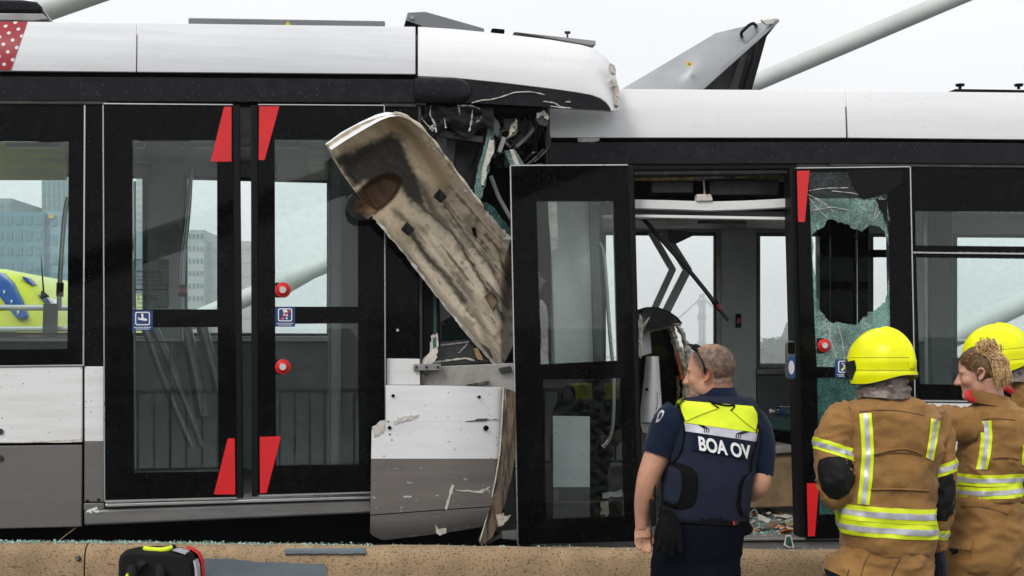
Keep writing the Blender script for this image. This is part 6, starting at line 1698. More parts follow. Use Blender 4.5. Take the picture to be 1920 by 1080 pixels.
piping([(1330, 752), (1345, 757), (1362, 760), (1378, 760)], 0.004)
piping([(1334, 756), (1348, 765)], 0.003); piping([(1378, 762), (1370, 770)], 0.003)
for pl in ([(1286, 790), (1315, 777), (1345, 766)], [(1372, 770), (1395, 790), (1418, 808)]):
    piping(pl, 0.0015, 'helmet_line', 'stitch_line')
# side straps with velcro
for pts, mt_, off in (([(1258, 866), (1275, 868), (1296, 876), (1308, 888), (1310, 905), (1306, 940), (1298, 951), (1280, 957), (1255, 953)], 'black_webbing', 0.008),
                      ([(1240, 864), (1262, 866), (1280, 876), (1286, 892), (1284, 925), (1278, 948), (1268, 956), (1240, 946)], 'black_webbing', 0.014),
                      ([(1241, 868), (1261, 870), (1277, 879), (1282, 893), (1280, 925), (1275, 944), (1267, 951), (1241, 942)], 'navy_vest', 0.019),
                      ([(1404, 886), (1392, 893), (1384, 910), (1380, 950), (1386, 968), (1400, 972), (1405, 930)], 'black_webbing', 0.008),
                      ([(1407, 888), (1397, 898), (1390, 920), (1388, 952), (1393, 970), (1402, 968), (1408, 930)], 'navy_vest', 0.016)):
    patch_polar('side_strap', vb, pts, off, mt_, vest, 6, 48)
# trousers, belt
tro = torso([(955, 1244, 1398, YP, 0.128), (968, 1240, 1398, YP, 0.134), (990, 1231, 1396, YP, 0.142), (1020, 1225, 1393, YP, 0.142), (1050, 1221, 1389, YP, 0.135), (1090, 1224, 1384, YP, 0.125), (1118, 1232, 1376, YP, 0.10)], 46, 64, fold=0.006, seed=8, fs=(6, 6, 9))
ank = legs(tro, 1262, 1346, YP, 1085, 0.0, 0.094)
trm = tro.build('trousers', 'navy_trousers', OF, smooth=60)
tb = bvh_of(trm.data)
belt = tape  # (name kept free)
beltp = band('belt', trm.data, (P(1320, 963, YP), Vector((0.04, 0, 1))), (P(1320, 976, YP), Vector((-0.04, 0, -1))), 0.010, 'black_webbing', OF)
for px in (1313, 1347):
    patch_quad('belt_loop', tb, ([(px, 970), (px, 982)], [(px + 6, 970), (px + 6, 982)]), 0.014, 'navy_trousers', trm, 4, 5)
patch_quad('red_tag', tb, ([(1374.5, 976), (1374.5, 984)], [(1386, 976), (1386, 984)]), 0.012, 'red_plastic', trm, 4, 4)
tg = on_surface(tb, 1380, 980, 0.0145)
place_text('lettering', 'RSI', tg, (1, 0, 0), up, 0.020, 'black_print', trm, 0.0008, 'CENTER', 0.001, 1.0, xs=0.8)
for pl in ([(1280, 988), (1300, 990), (1310, 991)], [(1360, 990), (1392, 987)]):
    pts = [on_surface(tb, x, y, 0.002) for x, y in poly_at(pl, 10)]
    MB().tube([p for p in pts if p], 0.003, 6).build('pocket_seam', 'black_webbing', trm)
for g_ in ank: boot(g_, (-0.4, 1), 'black_rubber', OF)
# things on his belt
RD = thing('radio', 'black handheld radio with short aerial on the left hip of the officer', 'radio', P(1227, 985, YP - 0.02))
c = P(1226, 958, YP - 0.05)
rb = MB().prism([P(x, y, YP - 0.07) for x, y in [(1219, 938), (1230, 936), (1231, 985), (1221, 988)]], (0, 0.04, 0)).build('radio_body', 'black_rubber', RD, bevel=0.005)
MB().tube([P(1227.5, 938, YP - 0.05), P(1227.5, 888, YP - 0.045)], [0.0055, 0.004], 8).build('aerial', 'black_rubber', RD)
MB().disc(P(1224, 933.5, YP - 0.06), (0, -1, 0), 0.003, 0.003, 8).build('red_lamp', 'rust_orange', RD)
GL = thing('gloves', 'pair of black work gloves hanging from the left side of the officer belt', 'gloves', P(1262, 1036, YP - 0.15))
b = MB().prism([P(x, y, YP - 0.16) for x, y in [(1236, 950), (1256, 953), (1268, 962), (1268, 980), (1240, 976)]], (0, 0.03, 0)).build('cuff', 'glove_black', GL, bevel=0.008)
for keys in ([(1250, 970, YP - 0.15, 0.028), (1246, 990, YP - 0.16, 0.026), (1240, 1012, YP - 0.16, 0.017), (1231, 1032, YP - 0.155, 0.010)], [(1252, 975, YP - 0.16, 0.026), (1250, 1005, YP - 0.165, 0.022), (1244, 1036, YP - 0.16, 0.012)], [(1256, 975, YP - 0.16, 0.026), (1260, 1005, YP - 0.165, 0.021), (1258, 1040, YP - 0.16, 0.012)], [(1260, 972, YP - 0.16, 0.024), (1270, 1000, YP - 0.165, 0.020), (1276, 1036, YP - 0.16, 0.012)]):
    limb(keys, 18, 12, 0.003, keys[0][0] * 0.1, 30).build('glove_finger', 'glove_black', GL, smooth=60)
HC = thing('handcuffs', 'dark handcuffs in an open holder on the right hip of the officer', 'handcuffs', P(1405, 990, YP - 0.02))
MB().prism([P(x, y, YP - 0.05) for x, y in [(1390, 980), (1404, 976), (1414, 992), (1408, 1003), (1394, 1006)]], (0, 0.05, 0)).build('holder', 'black_webbing', HC, bevel=0.008)
for k in range(2):
    MB().tube([P(1412 + 8 * math.cos(a), 973 + 17 * math.sin(a) - 4 * math.cos(a), YP - 0.04 + 0.015 * k) for a in [2 * math.pi * q / 28 for q in range(29)]], 0.004, 7).build('cuff_ring', 'dull_aluminium', HC)
GS = thing('glasses', 'black framed glasses pushed up on the cropped head of the officer', 'glasses', hc + Vector((-0.05, 0, 0.11)))
hbv = bvh_of(hm)
pts = [on_surface(hbv, x, y, 0.006) for x, y in [tuple(p) for p in spl([[1322, 702], [1321, 690], [1316, 676], [1309, 664], [1304, 656]], 16)]]
pts = [p for p in pts if p]
MB().tube(pts + [hc + Mh @ Vector((0.054, 0.060, 0.108))], 0.0036, 8).build('temple_arm', 'black_rubber', GS)
lens_c = [hc + Mh @ Vector((0.052, sg * 0.033, 0.112)) for sg in (1, -1)]
for lc in lens_c:
    a1, a2 = Mh @ Vector((0.0, 0.029, 0)), Mh @ Vector((0.017, 0, 0.013))
    ring = [lc + a1 * math.copysign(abs(math.cos(a)) ** 0.7, math.cos(a)) + a2 * math.copysign(abs(math.sin(a)) ** 0.7, math.sin(a)) for a in [2 * math.pi * q / 24 for q in range(25)]]
    MB().tube(ring, 0.0030, 6).build('lens_rim', 'black_rubber', GS)
    MB().prism(ring[:-1], Mh @ Vector((0.001, 0, -0.0015))).build('lens', 'bottle_glass', GS)
MB().tube([lens_c[0].lerp(lens_c[1], 0.32), lens_c[0].lerp(lens_c[1], 0.68) + Vector((0, 0, 0.006))], 0.003, 6).build('bridge', 'black_rubber', GS)

# ------------------------------------------------------------------ fire helmets
def helm_pt(c, M, az, th, off=0.0, k=1.0):
    A_, B_, C_ = 0.150 * k + off, 0.122 * k + off, 0.140 * k + off
    if th <= math.pi / 2: rr_, u_ = math.sin(th), C_ * math.cos(th)
    else: rr_, u_ = 1 - 0.22 * (1 - math.cos(th - math.pi / 2)), -0.135 * k * math.sin(th - math.pi / 2)
    s_ = B_ * rr_ * math.sin(az)
    crest = 1 + 0.05 * math.exp(-(s_ / 0.026) ** 2) * sstep(math.pi * 0.62, math.pi * 0.48, th) * (1 if math.cos(az) < 0.3 else 1)
    flare = 1 + 0.055 * sstep(math.radians(104), math.radians(112), th) + 0.02 * sstep(math.radians(84), math.radians(87), th)
    p = Vector((A_ * rr_ * math.cos(az) * crest * flare, s_ * flare, u_ * crest))
    return c + M @ p
def th_max(az):
    a_ = abs(math.degrees(math.atan2(math.sin(az), math.cos(az))))
    return math.radians(88 + 46 * sstep(42, 62, a_) - 20 * sstep(85, 165, a_))
def helmet(c, fwd, parent, k=1.0):
    M = axes(fwd); NA, NT = 72, 34
    fr_, bk_ = [], []
    for i in range(NA + 1):
        az = 2 * math.pi * i / NA; a = []; b_ = []
        for j in range(NT):
            th = max(0.02, th_max(az) * j / (NT - 1)); a.append(helm_pt(c, M, az, th, 0, k)); b_.append(helm_pt(c, M, az, th, -0.008, k))
        fr_.append(a); bk_.append(b_)
    h_ = MB().shell(fr_, bk_).build('helmet', 'helmet_yellow', parent, smooth=35)
    # grooves
    for th_d in (82,):
        pts = [helm_pt(c, M, math.radians(a), math.radians(th_d), 0.0006, k) for a in range(55, 306, 5)]
        MB().tube(pts, 0.0012, 5).build('groove', 'helmet_line', h_)
    pts = [helm_pt(c, M, math.radians(a), math.radians(104), 0.002, k) for a in range(66, 295, 5)]
    MB().tube(pts, 0.0012, 5).build('groove', 'helmet_line', h_)
    MB().tube([helm_pt(c, M, math.radians(a), th_max(math.radians(a)), -0.002, k) for a in range(0, 361, 5)], 0.0035, 6).build('rim_bead', 'helmet_black', h_)
    # black visor hinges at the sides, visor edge at the front
    for sg in (-1, 1):
        vs = []; nA, nT = 14, 14; f2, b2 = [], []
        for i in range(nA):
            a = []; b_ = []
            for j in range(nT):
                u, v = i / (nA - 1), j / (nT - 1)
                az = sg * math.radians(lerp(lerp(48, 42, v), lerp(72, 66, v) + 6 * math.sin(math.pi * v), u)); th = lerp(math.radians(lerp(90, 87, u)), math.radians(lerp(118, 124, u)), v)
                a.append(helm_pt(c, M, az, th, 0.006, k)); b_.append(helm_pt(c, M, az, th, -0.004, k))
            f2.append(a); b2.append(b_)
        hb_ = MB().shell(f2, b2).build('visor_hinge', 'helmet_black', h_, smooth=50)
    f2, b2 = [], []
    for i in range(25):
        az = math.radians(lerp(-46, 46, i / 24)); a = []; b_ = []
        for j in range(6):
            th = math.radians(lerp(85, 100, j / 5)); a.append(helm_pt(c, M, az, th, 0.005 if j else 0.001, k)); b_.append(helm_pt(c, M, az, th, -0.004, k))
        f2.append(a); b2.append(b_)
    MB().shell(f2, b2).build('visor', 'helmet_black', h_, smooth=50)
    MB().tube([helm_pt(c, M, math.radians(a), math.radians(100), 0.008, k) for a in range(-34, 35, 4)], 0.006, 8).build('visor_rim', 'helmet_yellow', h_)
    # crest rib down the back
    f2, b2 = [], []
    for i in range(26):
        th = math.radians(lerp(8, 100, i / 25)); a = []; b_ = []
        for j in range(7):
            w_ = lerp(-0.021, 0.021, j / 6); az = math.pi + math.asin(max(-1, min(1, w_ / (0.122 * k * max(0.16, math.sin(min(th, math.pi / 2)))))))
            lift = 0.007 * (1 - (abs(j - 3) / 3) ** 4)
            a.append(helm_pt(c, M, az, th, lift, k)); b_.append(helm_pt(c, M, az, th, -0.004, k))
        f2.append(a); b2.append(b_)
    MB().shell(f2, b2).build('crest_rib', 'helmet_yellow', h_, smooth=50)
    return h_
def nape(c, fwd, parent, low=-0.155, seed=0.0, k=1.0):
    M = axes(fwd); f2, b2 = [], []
    for i in range(61):
        az = math.radians(lerp(62, 298, i / 60)); a = []; b_ = []
        for j in range(14):
            v = j / 13
            w_ = noise.noise(Vector((math.cos(az) * 2.6 + seed, math.sin(az) * 2.6, v * 3.5))); w2 = noise.noise(Vector((math.cos(az) * 7 + seed, math.sin(az) * 7, v * 7)))
            rr_ = lerp(0.098, 0.112, v ** 1.5) * k + 0.016 * w_ * math.sin(math.pi * min(1, v * 1.1)) + 0.007 * w2
            p = Vector((rr_ * 1.12 * math.cos(az), rr_ * math.sin(az), lerp(-0.06, low, v) + 0.012 * w_ * v))
            a.append(c + M @ p); b_.append(c + M @ (p * 0.95))
        f2.append(a); b2.append(b_)
    return MB().shell(f2, b2).build('neck_cover', 'nape_foil', parent, smooth=60)

# ------------------------------------------------------------------ firefighter in the middle
def seam_line(bv, pl, parent, rr_=0.0022, mt='turnout_seam', off=0.001, nm_='seam', nn_=24):
    pts = [on_surface(bv, x, y, off) for x, y in [tuple(p) for p in spl([list(q) for q in pl], nn_)]]
    pts = [p for p in pts if p is not None]
    if len(pts) > 2: return MB().tube(pts, rr_, 6).build(nm_, mt, parent)
def vtape(bv, l, r_, parent):
    patch_quad('reflective_strip', bv, (l, r_), 0.005, 'tape_yellow', parent, 6, 26)
    m0 = [(lerp(a[0], b_[0], 0.33), lerp(a[1], b_[1], 0.33)) for a, b_ in zip(l, r_)]; m1 = [(lerp(a[0], b_[0], 0.70), lerp(a[1], b_[1], 0.70)) for a, b_ in zip(l, r_)]
    patch_quad('silver_stripe', bv, (m0, m1), 0.0075, 'silver_tape', parent, 4, 26)
Y1 = -1.75
FA = thing('person', 'firefighter in tan turnout jacket and yellow helmet beside the shattered door, back turned', 'person', (P(1655, 0, Y1).x, Y1, 0.0))
fw1 = (-0.62, 0.78, 0.0); hc1 = P(1652, 679, Y1)
Mh1 = axes(fw1)
hd1 = head_mesh(hc1 + Vector((0, 0, -0.045)), Mh1, 1.0, P(1662, 765, Y1))
bar = join(limb([(1590, 790, Y1, 0.06), (1568, 850, Y1 - 0.05, 0.045), (1572, 910, Y1 - 0.06, 0.04), (1590, 915, Y1 + 0.10, 0.04), (1612, 900, Y1 + 0.24, 0.03)], 30, 18), limb([(1745, 795, Y1, 0.045), (1765, 860, Y1, 0.035), (1767, 930, Y1 - 0.02, 0.030), (1761, 1000, Y1 + 0.02, 0.024), (1757, 1035, Y1 + 0.03, 0.025)], 30, 18),
           torso([(762, 1635, 1690, Y1, 0.06), (790, 1590, 1745, Y1, 0.09), (900, 1600, 1728, Y1, 0.10), (1040, 1605, 1725, Y1, 0.10)], 20, 30, fold=0))
lg = MB(); legs(lg, 1608, 1700, Y1, 1062, 0.0, 0.06)
obj('body', remesh(join(hd1, bar, lg), 0.008, 3), 'skin', FA)
helmet(hc1, fw1, FA)
nape(hc1, fw1, FA, -0.150, 1.0)
jk = torso([(734, 1624, 1696, Y1, 0.085), (744, 1612, 1710, Y1, 0.095), (753, 1594, 1730, Y1, 0.115), (768, 1577, 1752, Y1, 0.135), (790, 1570, 1766, Y1, 0.148), (830, 1572, 1764, Y1, 0.160), (880, 1575, 1756, Y1, 0.165), (930, 1574, 1750, Y1, 0.165), (980, 1572, 1750, Y1, 0.168), (1020, 1578, 1750, Y1, 0.165), (1036, 1588, 1744, Y1, 0.150), (1040, 1600, 1736, Y1, 0.13)], 90, 90, ex=2.6, fold=0.015, seed=2.2, fs=(6, 6, 8))
j1 = jk.build('jacket', 'turnout_tan', FA, smooth=60); jb = bvh_of(j1.data)
s1 = limb([(1602, 775, Y1, 0.075), (1582, 795, Y1 - 0.01, 0.092), (1568, 822, Y1 - 0.03, 0.090), (1566, 850, Y1 - 0.05, 0.087), (1566, 880, Y1 - 0.07, 0.082), (1569, 905, Y1 - 0.08, 0.080), (1572, 925, Y1 - 0.03, 0.074), (1582, 922, Y1 + 0.10, 0.062), (1600, 905, Y1 + 0.22, 0.050)], 70, 44, 0.012, 3.0, 15).build('sleeve', 'turnout_tan', FA, smooth=60)
s2 = limb([(1742, 778, Y1, 0.068), (1754, 800, Y1, 0.072), (1763, 830, Y1, 0.066), (1766, 870, Y1 - 0.01, 0.058), (1768, 910, Y1 - 0.02, 0.054), (1768, 945, Y1 - 0.02, 0.052), (1765, 975, Y1 + 0.0, 0.046), (1761, 1005, Y1 + 0.02, 0.036), (1759, 1028, Y1 + 0.03, 0.034)], 70, 40, 0.009, 9.0, 16).build('sleeve', 'turnout_tan', FA, smooth=60)
b1, b2v = bvh_of(s1.data), bvh_of(s2.data)
patch_polar('elbow_patch', b1, [(1536, 862), (1552, 856), (1580, 856), (1596, 864), (1605, 880), (1603, 905), (1592, 926), (1572, 938), (1554, 934), (1540, 918), (1534, 895), (1532, 876)], 0.006, 'elbow_patch', s1, 8, 60)
patch_polar('elbow_patch', b2v, [(1754, 902), (1770, 890), (1786, 886), (1792, 905), (1793, 940), (1788, 962), (1776, 978), (1752, 976), (1748, 950), (1749, 920)], 0.006, 'elbow_patch', s2, 8, 60)
tape(s1.data, s1, 0, 0.048, centre=P(1571, 844, Y1 - 0.04), nrm=(0.30, 0.0, 0.95))
tape(s2.data, s2, 0, 0.048, centre=P(1764, 877, Y1), nrm=(-0.30, 0.0, 0.95))
tape(s2.data, s2, 0, 0.040, centre=P(1761, 1003, Y1), nrm=(0.0, 0.0, 1))
vtape(jb, [(1611, 776), (1614, 810), (1616, 850), (1612, 900), (1607, 945)], [(1634, 774), (1637, 810), (1639, 850), (1636, 900), (1630, 947)], j1)
vtape(jb, [(1746, 784), (1743, 815), (1736, 858)], [(1764, 789), (1758, 825), (1750, 864)], j1)
tape(j1.data, j1, P(0, 959, Y1).z, 0.063, slope=-0.055, centre=P(1660, 959, Y1))
tape(j1.data, j1, P(0, 988, Y1).z, 0.060, slope=-0.055, centre=P(1660, 987, Y1))
seam_line(jb, [(1612, 772), (1650, 769), (1690, 771), (1735, 780)], j1)
seam_line(jb, [(1638, 852), (1670, 844), (1700, 842), (1728, 851)], j1, 0.004, 'turnout_tan', 0.003, 'yoke_flap')
seam_line(jb, [(1638, 855), (1670, 850), (1700, 850), (1728, 854)], j1, 0.003)
seam_line(jb, [(1632, 918), (1680, 917), (1742, 920)], j1, 0.004, 'turnout_tan', 0.003, 'yoke_flap')
seam_line(jb, [(1632, 921), (1680, 920), (1742, 923)], j1, 0.002)
seam_line(bvh_of(s1.data), [(1592, 762), (1602, 790), (1610, 820), (1612, 850)], s1)
b = MB()                                             # collar
f2, b2 = [], []
for k in range(49):
    a = 2 * math.pi * k / 48; q0 = P(1661, 742, Y1 + 0.01)
    f2.append([q0 + Vector((rr_ * math.cos(a), rr_ * 0.95 * math.sin(a), h_)) for rr_, h_ in ((0.086, 0.022), (0.096, 0.0), (0.110, -0.022))])
    b2.append([p + Vector((-0.01 * math.cos(a), -0.01 * math.sin(a), 0)) for p in f2[-1]])
MB().shell(f2, b2).build('collar', 'turnout_tan', FA, smooth=60)
t1 = torso([(1010, 1588, 1742, Y1, 0.140), (1035, 1572, 1746, Y1, 0.155), (1060, 1556, 1748, Y1, 0.160), (1090, 1545, 1748, Y1, 0.155), (1112, 1550, 1744, Y1, 0.13), (1120, 1570, 1730, Y1, 0.09)], 40, 70, fold=0.016, seed=6.1, fs=(7, 7, 6))
ank = legs(t1, 1592, 1702, Y1, 1085, 0.0, 0.105)
tt1 = t1.build('trousers', 'turnout_tan', FA, smooth=60); tb1 = bvh_of(tt1.data)
patch_quad('pocket_flap', tb1, ([(1551, 1043), (1545, 1065)], [(1592, 1066), (1586, 1084)]), 0.012, 'turnout_tan', tt1, 8, 6)
patch_quad('pocket', tb1, ([(1545, 1064), (1542, 1120)], [(1586, 1082), (1580, 1130)]), 0.007, 'elbow_patch', tt1, 8, 6)
seam_line(tb1, [(1630, 1040), (1620, 1060), (1612, 1090)], tt1, 0.002); seam_line(tb1, [(1690, 1044), (1676, 1070), (1668, 1100)], tt1, 0.003)
for g_ in ank: boot(g_, (-0.5, 0.9), 'black_rubber', FA, 0.31)
gl = MB(); w0 = P(1758, 1028, Y1 + 0.03); pe = P(1757, 1056, Y1 + 0.035)
hand(gl, w0, pe, (0.7, -0.7, 0), [([pe + Vector((-0.022 + 0.015 * k, 0.02 - 0.014 * k, 0.004)), pe + Vector((-0.022 + 0.015 * k, 0.02 - 0.014 * k, -0.03)), pe + Vector((-0.026 + 0.014 * k, 0.028 - 0.014 * k, -0.055)), pe + Vector((-0.03 + 0.014 * k, 0.036 - 0.014 * k, -0.066))], 0.0115) for k in range(4)],
     ([w0 + Vector((0, 0.02, -0.02)), w0 + Vector((-0.02, 0.045, -0.04)), w0 + Vector((-0.03, 0.055, -0.065)), w0 + Vector((-0.03, 0.055, -0.08))], 0.012), 0.018, 0.040)
obj('glove', remesh(gl, 0.004, 3), 'glove_blue', FA)
gl = MB(); w0 = P(1600, 905, Y1 + 0.22); pe = P(1622, 895, Y1 + 0.27)
hand(gl, w0, pe, (0, -0.3, 1), [([pe + Vector((0, 0, 0.028 - 0.018 * k)), pe + Vector((0.03, 0.02, 0.028 - 0.018 * k)), pe + Vector((0.05, 0.01, 0.026 - 0.017 * k)), pe + Vector((0.045, -0.02, 0.026 - 0.017 * k))], 0.011) for k in range(4)],
     ([w0, w0 + Vector((0.03, 0.0, 0.045)), w0 + Vector((0.055, 0, 0.055)), w0 + Vector((0.075, 0, 0.05))], 0.012), 0.018, 0.040)
obj('glove', remesh(gl, 0.004, 3), 'glove_blue', FA)

# ------------------------------------------------------------------ bareheaded firefighter with the blond knot
Y2 = -1.5
FB = thing('person', 'bareheaded firefighter with messy blond hair knot and red collar, looking down to the left', 'person', (P(1850, 0, Y2).x, Y2, 0.0))
fw2 = (-0.90, 0.38, -0.16); hc2 = P(1836, 700, Y2); Mh2 = axes(fw2)
hd2 = head_mesh(hc2, Mh2, 0.92, P(1862, 772, Y2), jaw=0.9, nose=0.8)
for sg in (-1, 1): hd2.add(ear(hc2, Mh2, sg, 0.88).v, ear(hc2, Mh2, sg, 0.88).f)
bar = join(limb([(1845, 800, Y2, 0.045), (1806, 797, Y2 - 0.02, 0.04), (1784, 792, Y2 + 0.03, 0.035), (1764, 785, Y2 + 0.14, 0.03), (1752, 781, Y2 + 0.26, 0.025)], 26, 18), limb([(1922, 800, Y2, 0.05), (1938, 860, Y2, 0.045), (1930, 910, Y2 + 0.1, 0.035), (1900, 900, Y2 + 0.28, 0.03)], 26, 18),
           torso([(775, 1842, 1880, Y2, 0.05), (800, 1820, 1925, Y2, 0.08), (900, 1815, 1905, Y2, 0.10), (1040, 1800, 1900, Y2, 0.11)], 20, 30, fold=0))
lg = MB(); legs(lg, 1815, 1885, Y2, 1030, 0.0, 0.065)
bm = bmesh.new(); hm2 = remesh(hd2, 0.0038, 5)
for m_ in (hm2, remesh(join(bar, lg), 0.008, 3)): bm.from_mesh(m_)
bme = bpy.data.meshes.new('body'); bm.to_mesh(bme); bm.free(); bme.polygons.foreach_set('use_smooth', [True] * len(bme.polygons))
mat('skin_fair', (0.60, 0.34, 0.25), 0.5, col2=(0.52, 0.24, 0.17), vscale=18, lo=0.4, hi=0.75, sss=0.12)
ob2 = obj('body', bme, 'skin_fair', FB)
for sg in (-1, 1): MB().ell(hc2 + Mh2 @ Vector((0.063, sg * 0.028, 0.0)), 0.0095, None, 12, 8).build('eye', 'eye_white', ob2)
# hair pulled back
b = MB(); b.ell(hc2 + Mh2 @ Vector((-0.010, 0, 0.032)), (0.0985, 0.0785, 0.0885), Mh2, 72, 50)
Mi = Mh2.inverted(); keep = []
vsv = [Vector(v) for v in b.v]
for f_ in b.f:
    q = Mi @ (sum((vsv[i] for i in f_), Vector()) / len(f_) - hc2)
    hl = 0.070 - 0.055 * sstep(0.075, -0.015, q.z) + 0.004 * noise.noise(q * 80)
    low_ = -0.045 if q.x < -0.05 else -0.03 + 0.045 * sstep(-0.04, 0.0, q.x)
    if q.x < hl and q.z > low_ + 0.006 * noise.noise(q * 90): keep.append(f_)
hb2 = MB(); hb2.add(b.v, keep)
me = bpy.data.meshes.new('hair_cap'); me.from_pydata(hb2.v, [], hb2.f); 
bm = bmesh.new(); bm.from_mesh(me); bmesh.ops.delete(bm, geom=[v for v in bm.verts if not v.link_faces], context='VERTS'); bmesh.ops.recalc_face_normals(bm, faces=bm.faces)
bmesh.ops.solidify(bm, geom=bm.faces[:], thickness=0.006); bm.to_mesh(me); bm.free(); me.polygons.foreach_set('use_smooth', [True] * len(me.polygons))
hair = obj('hair', me, 'hair_root', FB)
r = random.Random(19)
bunc = Vector(P(1852, 656, Y2 - 0.035))
b = MB()                                             # strands combed from the hairline to the knot
cen = hc2 + Mh2 @ Vector((-0.010, 0, 0.032)); RX, RY, RZ = 0.0985, 0.0785, 0.0885
for k in range(520):
    u_ = r.uniform(-0.04, 0.105); sgn = r.choice((1, 1, 1, 1, -1))
    f0 = (0.062 - 0.052 * sstep(0.070, -0.015, u_)) - r.random() ** 1.6 * 0.12
    zz = (u_ - 0.032) / RZ; q_ = 1 - zz * zz - ((f0 + 0.010) / RX) ** 2
    if q_ < 0.03: continue
    p0 = hc2 + Mh2 @ Vector((f0, sgn * RY * math.sqrt(q_), u_))
    pts = []
    for q in range(10):
        t_ = q / 9; p = p0.lerp(bunc, t_) + Vector((0, 0, 0.004 * math.sin(t_ * 3.1) * r.uniform(-1, 1))); loc = Mi @ (p - cen)
        nrm_ = math.sqrt((loc.x / RX) ** 2 + (loc.y / RY) ** 2 + (loc.z / RZ) ** 2)
        if nrm_ < 1.015: p = cen + Mh2 @ (loc / max(nrm_, 0.2) * (1.005 + 0.02 * r.random()))
        pts.append(p)
    b.tube(pts, [0.0008] + [0.0014] * 8 + [0.0015], 4)
b.build('combed_strands', 'hair_root', hair, smooth=60)
b = MB()
for k in range(150):                                 # the knot
    a0 = r.uniform(0, 6.28); R_ = r.uniform(0.014, 0.036); ax1 = (Vector((r.uniform(-1, 1), r.uniform(-1, 1), r.uniform(-1, 1))) * 0.6 + Vector((0.5, -0.9, 0.2))).normalized(); ax2 = ax1.orthogonal().normalized(); ax3 = ax1.cross(ax2)
    c_ = bunc + Vector((r.gauss(-0.008, 0.016), r.gauss(0, 0.012), r.gauss(0.006, 0.010)))
    n_ = r.randint(8, 13)
    b.tube([c_ + (ax2 * math.cos(a0 + t_ * 0.4) + ax3 * 0.8 * math.sin(a0 + t_ * 0.4)) * R_ + ax1 * 0.003 * t_ for t_ in range(n_)], r.uniform(0.0012, 0.0024), 4)
b.build('hair_knot', 'hair_blond', hair, smooth=60)
b = MB()
for k in range(340):                                 # loose ends falling behind
    p0 = bunc + Vector((r.gauss(0.004, 0.016), r.gauss(-0.012, 0.012), r.gauss(-0.008, 0.012)))
    s_ = r.random()
    ex_, ez_ = lerp(1868, 1895, s_) + r.gauss(0, 3), lerp(724, 712, s_) + r.gauss(0, 6)
    p3 = P(ex_, ez_, Y2 - 0.09 + r.gauss(0, 0.015)); lat = r.gauss(0, 0.010)
    pm = p0.lerp(p3, 0.35) + Vector((0.010 + lat, -0.025 + r.gauss(0, 0.008), 0.010)); pm2 = p0.lerp(p3, 0.72) + Vector((lat * 0.8 + 0.004, -0.014 + r.gauss(0, 0.008), r.gauss(0, 0.004)))
    pts = [Vector(p) for p in spl([list(p0), list(pm), list(pm2), list(p3)], 12)]
    b.tube(pts, [0.0014] * 9 + [0.0011, 0.0008, 0.0004], 4)
b.build('loose_hair', 'hair_blond', hair, smooth=60)
# jacket
jk = torso([(745, 1836, 1888, Y2, 0.075), (757, 1828, 1900, Y2, 0.09), (770, 1814, 1926, Y2, 0.115), (790, 1806, 1942, Y2, 0.135), (830, 1803, 1938, Y2, 0.15), (870, 1800, 1918, Y2, 0.15), (890, 1796, 1909, Y2, 0.145), (930, 1795, 1911, Y2, 0.15), (938, 1799, 1907, Y2, 0.14)], 80, 84, ex=2.5, fold=0.016, seed=12.0, fs=(8, 8, 8))
j2 = jk.build('jacket', 'turnout_tan', FB, smooth=60); jb2 = bvh_of(j2.data)
s3 = limb([(1850, 800, Y2 + 0.02, 0.080), (1828, 799, Y2 - 0.02, 0.088), (1806, 797, Y2 - 0.02, 0.084), (1784, 792, Y2 + 0.03, 0.074), (1764, 785, Y2 + 0.14, 0.060), (1750, 780, Y2 + 0.28, 0.05)], 60, 40, 0.014, 21.0, 15).build('sleeve', 'turnout_tan', FB, smooth=60)
s4 = limb([(1918, 792, Y2, 0.075), (1934, 815, Y2, 0.08), (1940, 850, Y2, 0.075), (1938, 895, Y2 + 0.02, 0.066), (1925, 912, Y2 + 0.12, 0.058), (1905, 902, Y2 + 0.26, 0.045)], 60, 36, 0.009, 25.0, 14).build('sleeve', 'turnout_tan', FB, smooth=60)
vtape(jb2, [(1838, 790), (1839, 820), (1836, 850), (1830, 880)], [(1859, 788), (1861, 820), (1858, 850), (1852, 880)], j2)
vtape(jb2, [(1918, 835), (1916, 872)], [(1930, 835), (1928, 872)], j2)
tape(j2.data, j2, 0, 0.050, centre=P(1850, 896, Y2), nrm=(-0.03, 0, 1)); tape(j2.data, j2, 0, 0.050, centre=P(1850, 918, Y2), nrm=(-0.06, 0, 1))
tape(s4.data, s4, 0, 0.048, centre=P(1940, 880, Y2), nrm=(0, 0, 1))
seam_line(jb2, [(1842, 787), (1870, 785), (1905, 788)], j2); seam_line(jb2, [(1862, 859), (1885, 857), (1910, 860)], j2, 0.004, 'turnout_tan', 0.003, 'yoke_flap'); seam_line(jb2, [(1862, 862), (1885, 860), (1910, 863)], j2)
f2, b2 = [], []
for k in range(49):
    a = 2 * math.pi * k / 48; q0 = P(1858, 752, Y2); tilt = -0.018 * math.cos(a)
    op = 1.0
    f2.append([q0 + Vector((rr_ * math.cos(a) - (0.02 if h_ > 0 else 0), rr_ * 0.95 * math.sin(a), h_ + tilt)) for rr_, h_ in ((0.080, 0.036), (0.088, 0.008), (0.098, -0.022))])
    b2.append([p + Vector((-0.009 * math.cos(a), -0.009 * math.sin(a), 0)) for p in f2[-1]])
MB().shell(f2, b2).build('collar', 'turnout_tan', FB, smooth=60)
limb([(1828, 752, Y2 - 0.07, 0.010), (1819, 747, Y2 - 0.075, 0.015), (1815, 739, Y2 - 0.07, 0.014), (1819, 733, Y2 - 0.06, 0.009)], 14, 14, flat=0.5).build('red_collar_flap', 'collar_red', FB, smooth=60)
